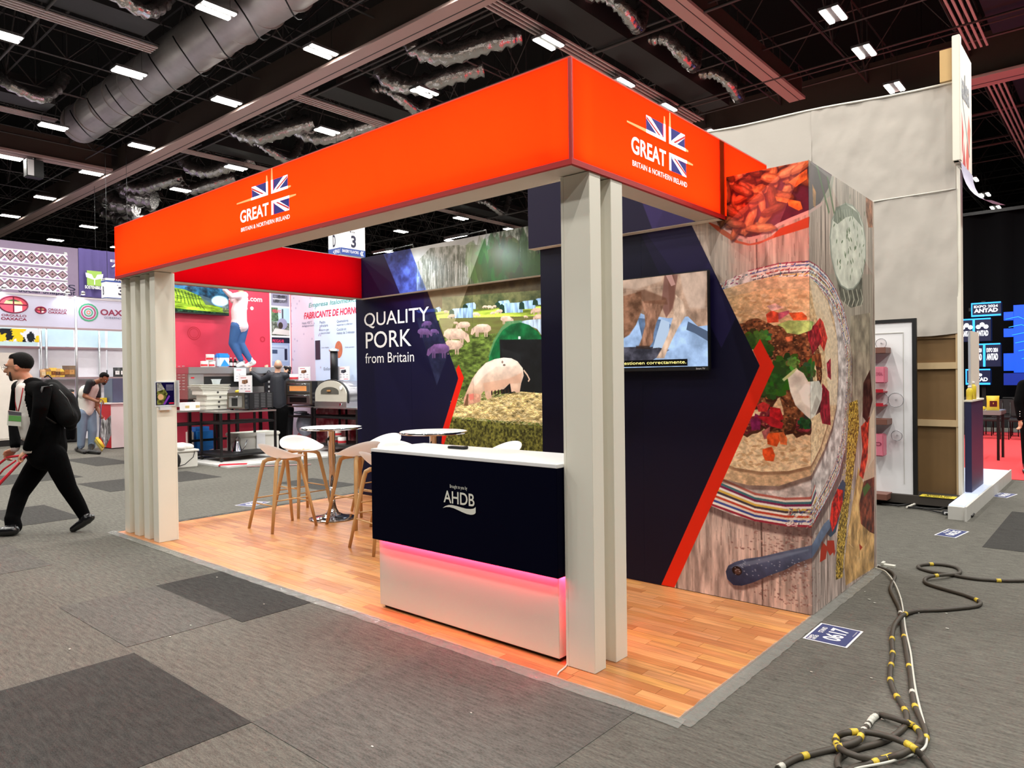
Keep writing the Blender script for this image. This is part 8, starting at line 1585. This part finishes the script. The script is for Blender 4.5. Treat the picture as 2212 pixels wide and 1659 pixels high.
# spiral duct
dt = thing('round_duct', (-13, 3.9, 8.3), 'large round silver ventilation duct crossing the upper left', 'duct'); bm = BM(); tube(bm, [(-19.4, 3.95, 8.42), (-6.5, 3.85, 8.42), (4, 3.8, 8.42)], .47, 32); obj('pipe', bm, mat('galvanised', (206, 200, 198), .42, metal=.5, noise=.16, scale=5), dt)
for i in range(26):
    x = -19.2 + i * .9; bm = BM(); tube(bm, [(x, 3.92, 8.42), (x + .02, 3.92, 8.42)], .478, 32); obj('seam_ring', bm, MATS['galvanised'], dt)
for i in range(13):
    x = -18.4 + i * 1.15; bm = BM(); pts = [(x + .35 * math.sin(a_ * 2) * .6, 3.9 + .5 * math.cos(math.pi + a_), 8.40 - .56 * math.sin(a_)) for a_ in np.linspace(0, math.pi, 14)]; tube(bm, pts, .014, 6)
    tag(obj('duct_cable', bm, M_RUB), 'black cable looped under the round silver duct, %s loop from its far end' % nth(i), 'cable', 'cables slung under the round duct')
# slot diffusers with box plenum and foil hoses
M_FOIL = mat('crumpled_foil', (200, 196, 196), .22, metal=.9, noise=.2, scale=6, bump=1.0, bscale=9)
def hose(pts, r, seed):
    S = smooth([Vector(p) for p in pts], 8); r2 = random.Random(seed); rr = [r * (1 + .16 * math.sin(i * 2.4) + r2.uniform(-.08, .08)) for i in range(len(S))]; bm = BM(); tube(bm, S, rr, 12); return bm
for i, x in enumerate((-18.75, -13.0, -6.85, -.7)):
    for j, (ya, yb) in enumerate(((-4, 3.2), (6.3, 14.3), (15.9, 26))):
        if x > -1 and j == 0: continue
        t = thing('slot_diffuser', (x, (ya + yb) / 2, 8.2), 'four-line slot diffuser with grey plenum box, %s bay, %s column from the right' % (['nearest', 'middle', 'farthest'][j], ['fourth', 'third', 'second', 'first'][i]), 'air diffuser', 'slot diffusers in the ceiling')
        for k in range(4): obj('slat', bx(x - .20 + k * .1, x - .16 + k * .1, ya, yb, 8.16, 8.19), mat('slat_cream', (220, 204, 200), .5), t)
        obj('plenum', bx(x + .25, x + .95, ya + .5, yb - .3, 8.25, 8.75), mat('plenum_grey', (40, 40, 41), .6), t)
        for k in range(3):
            y = ya + 1.6 + k * (yb - ya - 2.5) / 2.4; obj('foil_hose', hose([(x + .9, y, 8.55), (x + 1.25, y + .1, 8.5), (x + 1.5, y + .35, 8.25 - .1 * (k % 2)), (x + 1.45, y + .9, 8.15), (x + 1.3, y + 1.3, 8.5), (x + 1.25, y + 1.5, 8.9)], .13, i * 9 + j * 3 + k), M_FOIL, t)
for i, x in enumerate((-26, -29, -32, -24.5, -27.5)):
    t = thing('foil_hose', (x, 6.5, 8.2), 'silver foil hose hanging at the far left ceiling, %s from the right' % ['second', 'fourth', 'fifth', 'first', 'third'][i], 'duct', 'foil hoses at the far left'); y = 6.7 + (i % 3) * 1.4; obj('hose', hose([(x, y, 9.2), (x, y + .1, 8.6), (x + .3, y + .4, 8.0), (x + .9, y + .9, 7.8)], .28, i), M_FOIL, t)
for i in range(9):
    y = 6.7 + (i % 3) * .6; x = (-9.6, -11.2, -15.6, -16.8, -20.9, -23.2, -24.4, -27.6, -29.4)[i]; t = thing('foil_hose', (x, y, 8.2), 'silver foil hose sagging beyond the main beam, %s from the right' % nth(i), 'duct', 'foil hoses beyond the main beam'); obj('hose', hose([(x, y, 8.9), (x + .2, y + .1, 8.35), (x + .7, y + .5, 8.15), (x + 1.4, y + .9, 8.3), (x + 1.9, y + 1.4, 8.5)], .2, 40 + i), M_FOIL, t)
for k, (y, z, r_) in enumerate(((1.2, 8.2, .03), (4.7, 8.15, .02), (6.6, 8.2, .025), (9.2, 8.2, .03), (12.9, 8.15, .025), (13.4, 8.25, .02), (18.8, 8.2, .04), (22.0, 8.2, .04))):
    bm = BM(); tube(bm, [(-40, y, z), (-18, y + .1, z), (10, y, z)], r_, 6); tag(obj('conduit', bm, M_TRUSS), 'thin dark conduit under the trusses, %s counting away from the camera' % nth(k), 'pipe', 'conduits under the trusses')
# small camera on the cross beam and a flood lamp bracket above the canopy
p = PL('x', -21.7, 75, 365); t = thing('ceiling_projector', (p.x, p.y, 7.9), 'black and white speaker hanging under the cross beam at the far left', 'speaker'); obj('housing', bx(p.x - .2, p.x + .1, p.y - .22, p.y + .2, p.z - .25, p.z + .25, .02), M_RUB, t); obj('face', bx(p.x + .1, p.x + .12, p.y - .2, p.y - .05, p.z - .22, p.z + .22), M_PAPER, t); obj('bracket', bx(p.x - .03, p.x + .03, p.y - .03, p.y + .03, p.z + .25, 7.95), M_BLACK, t)
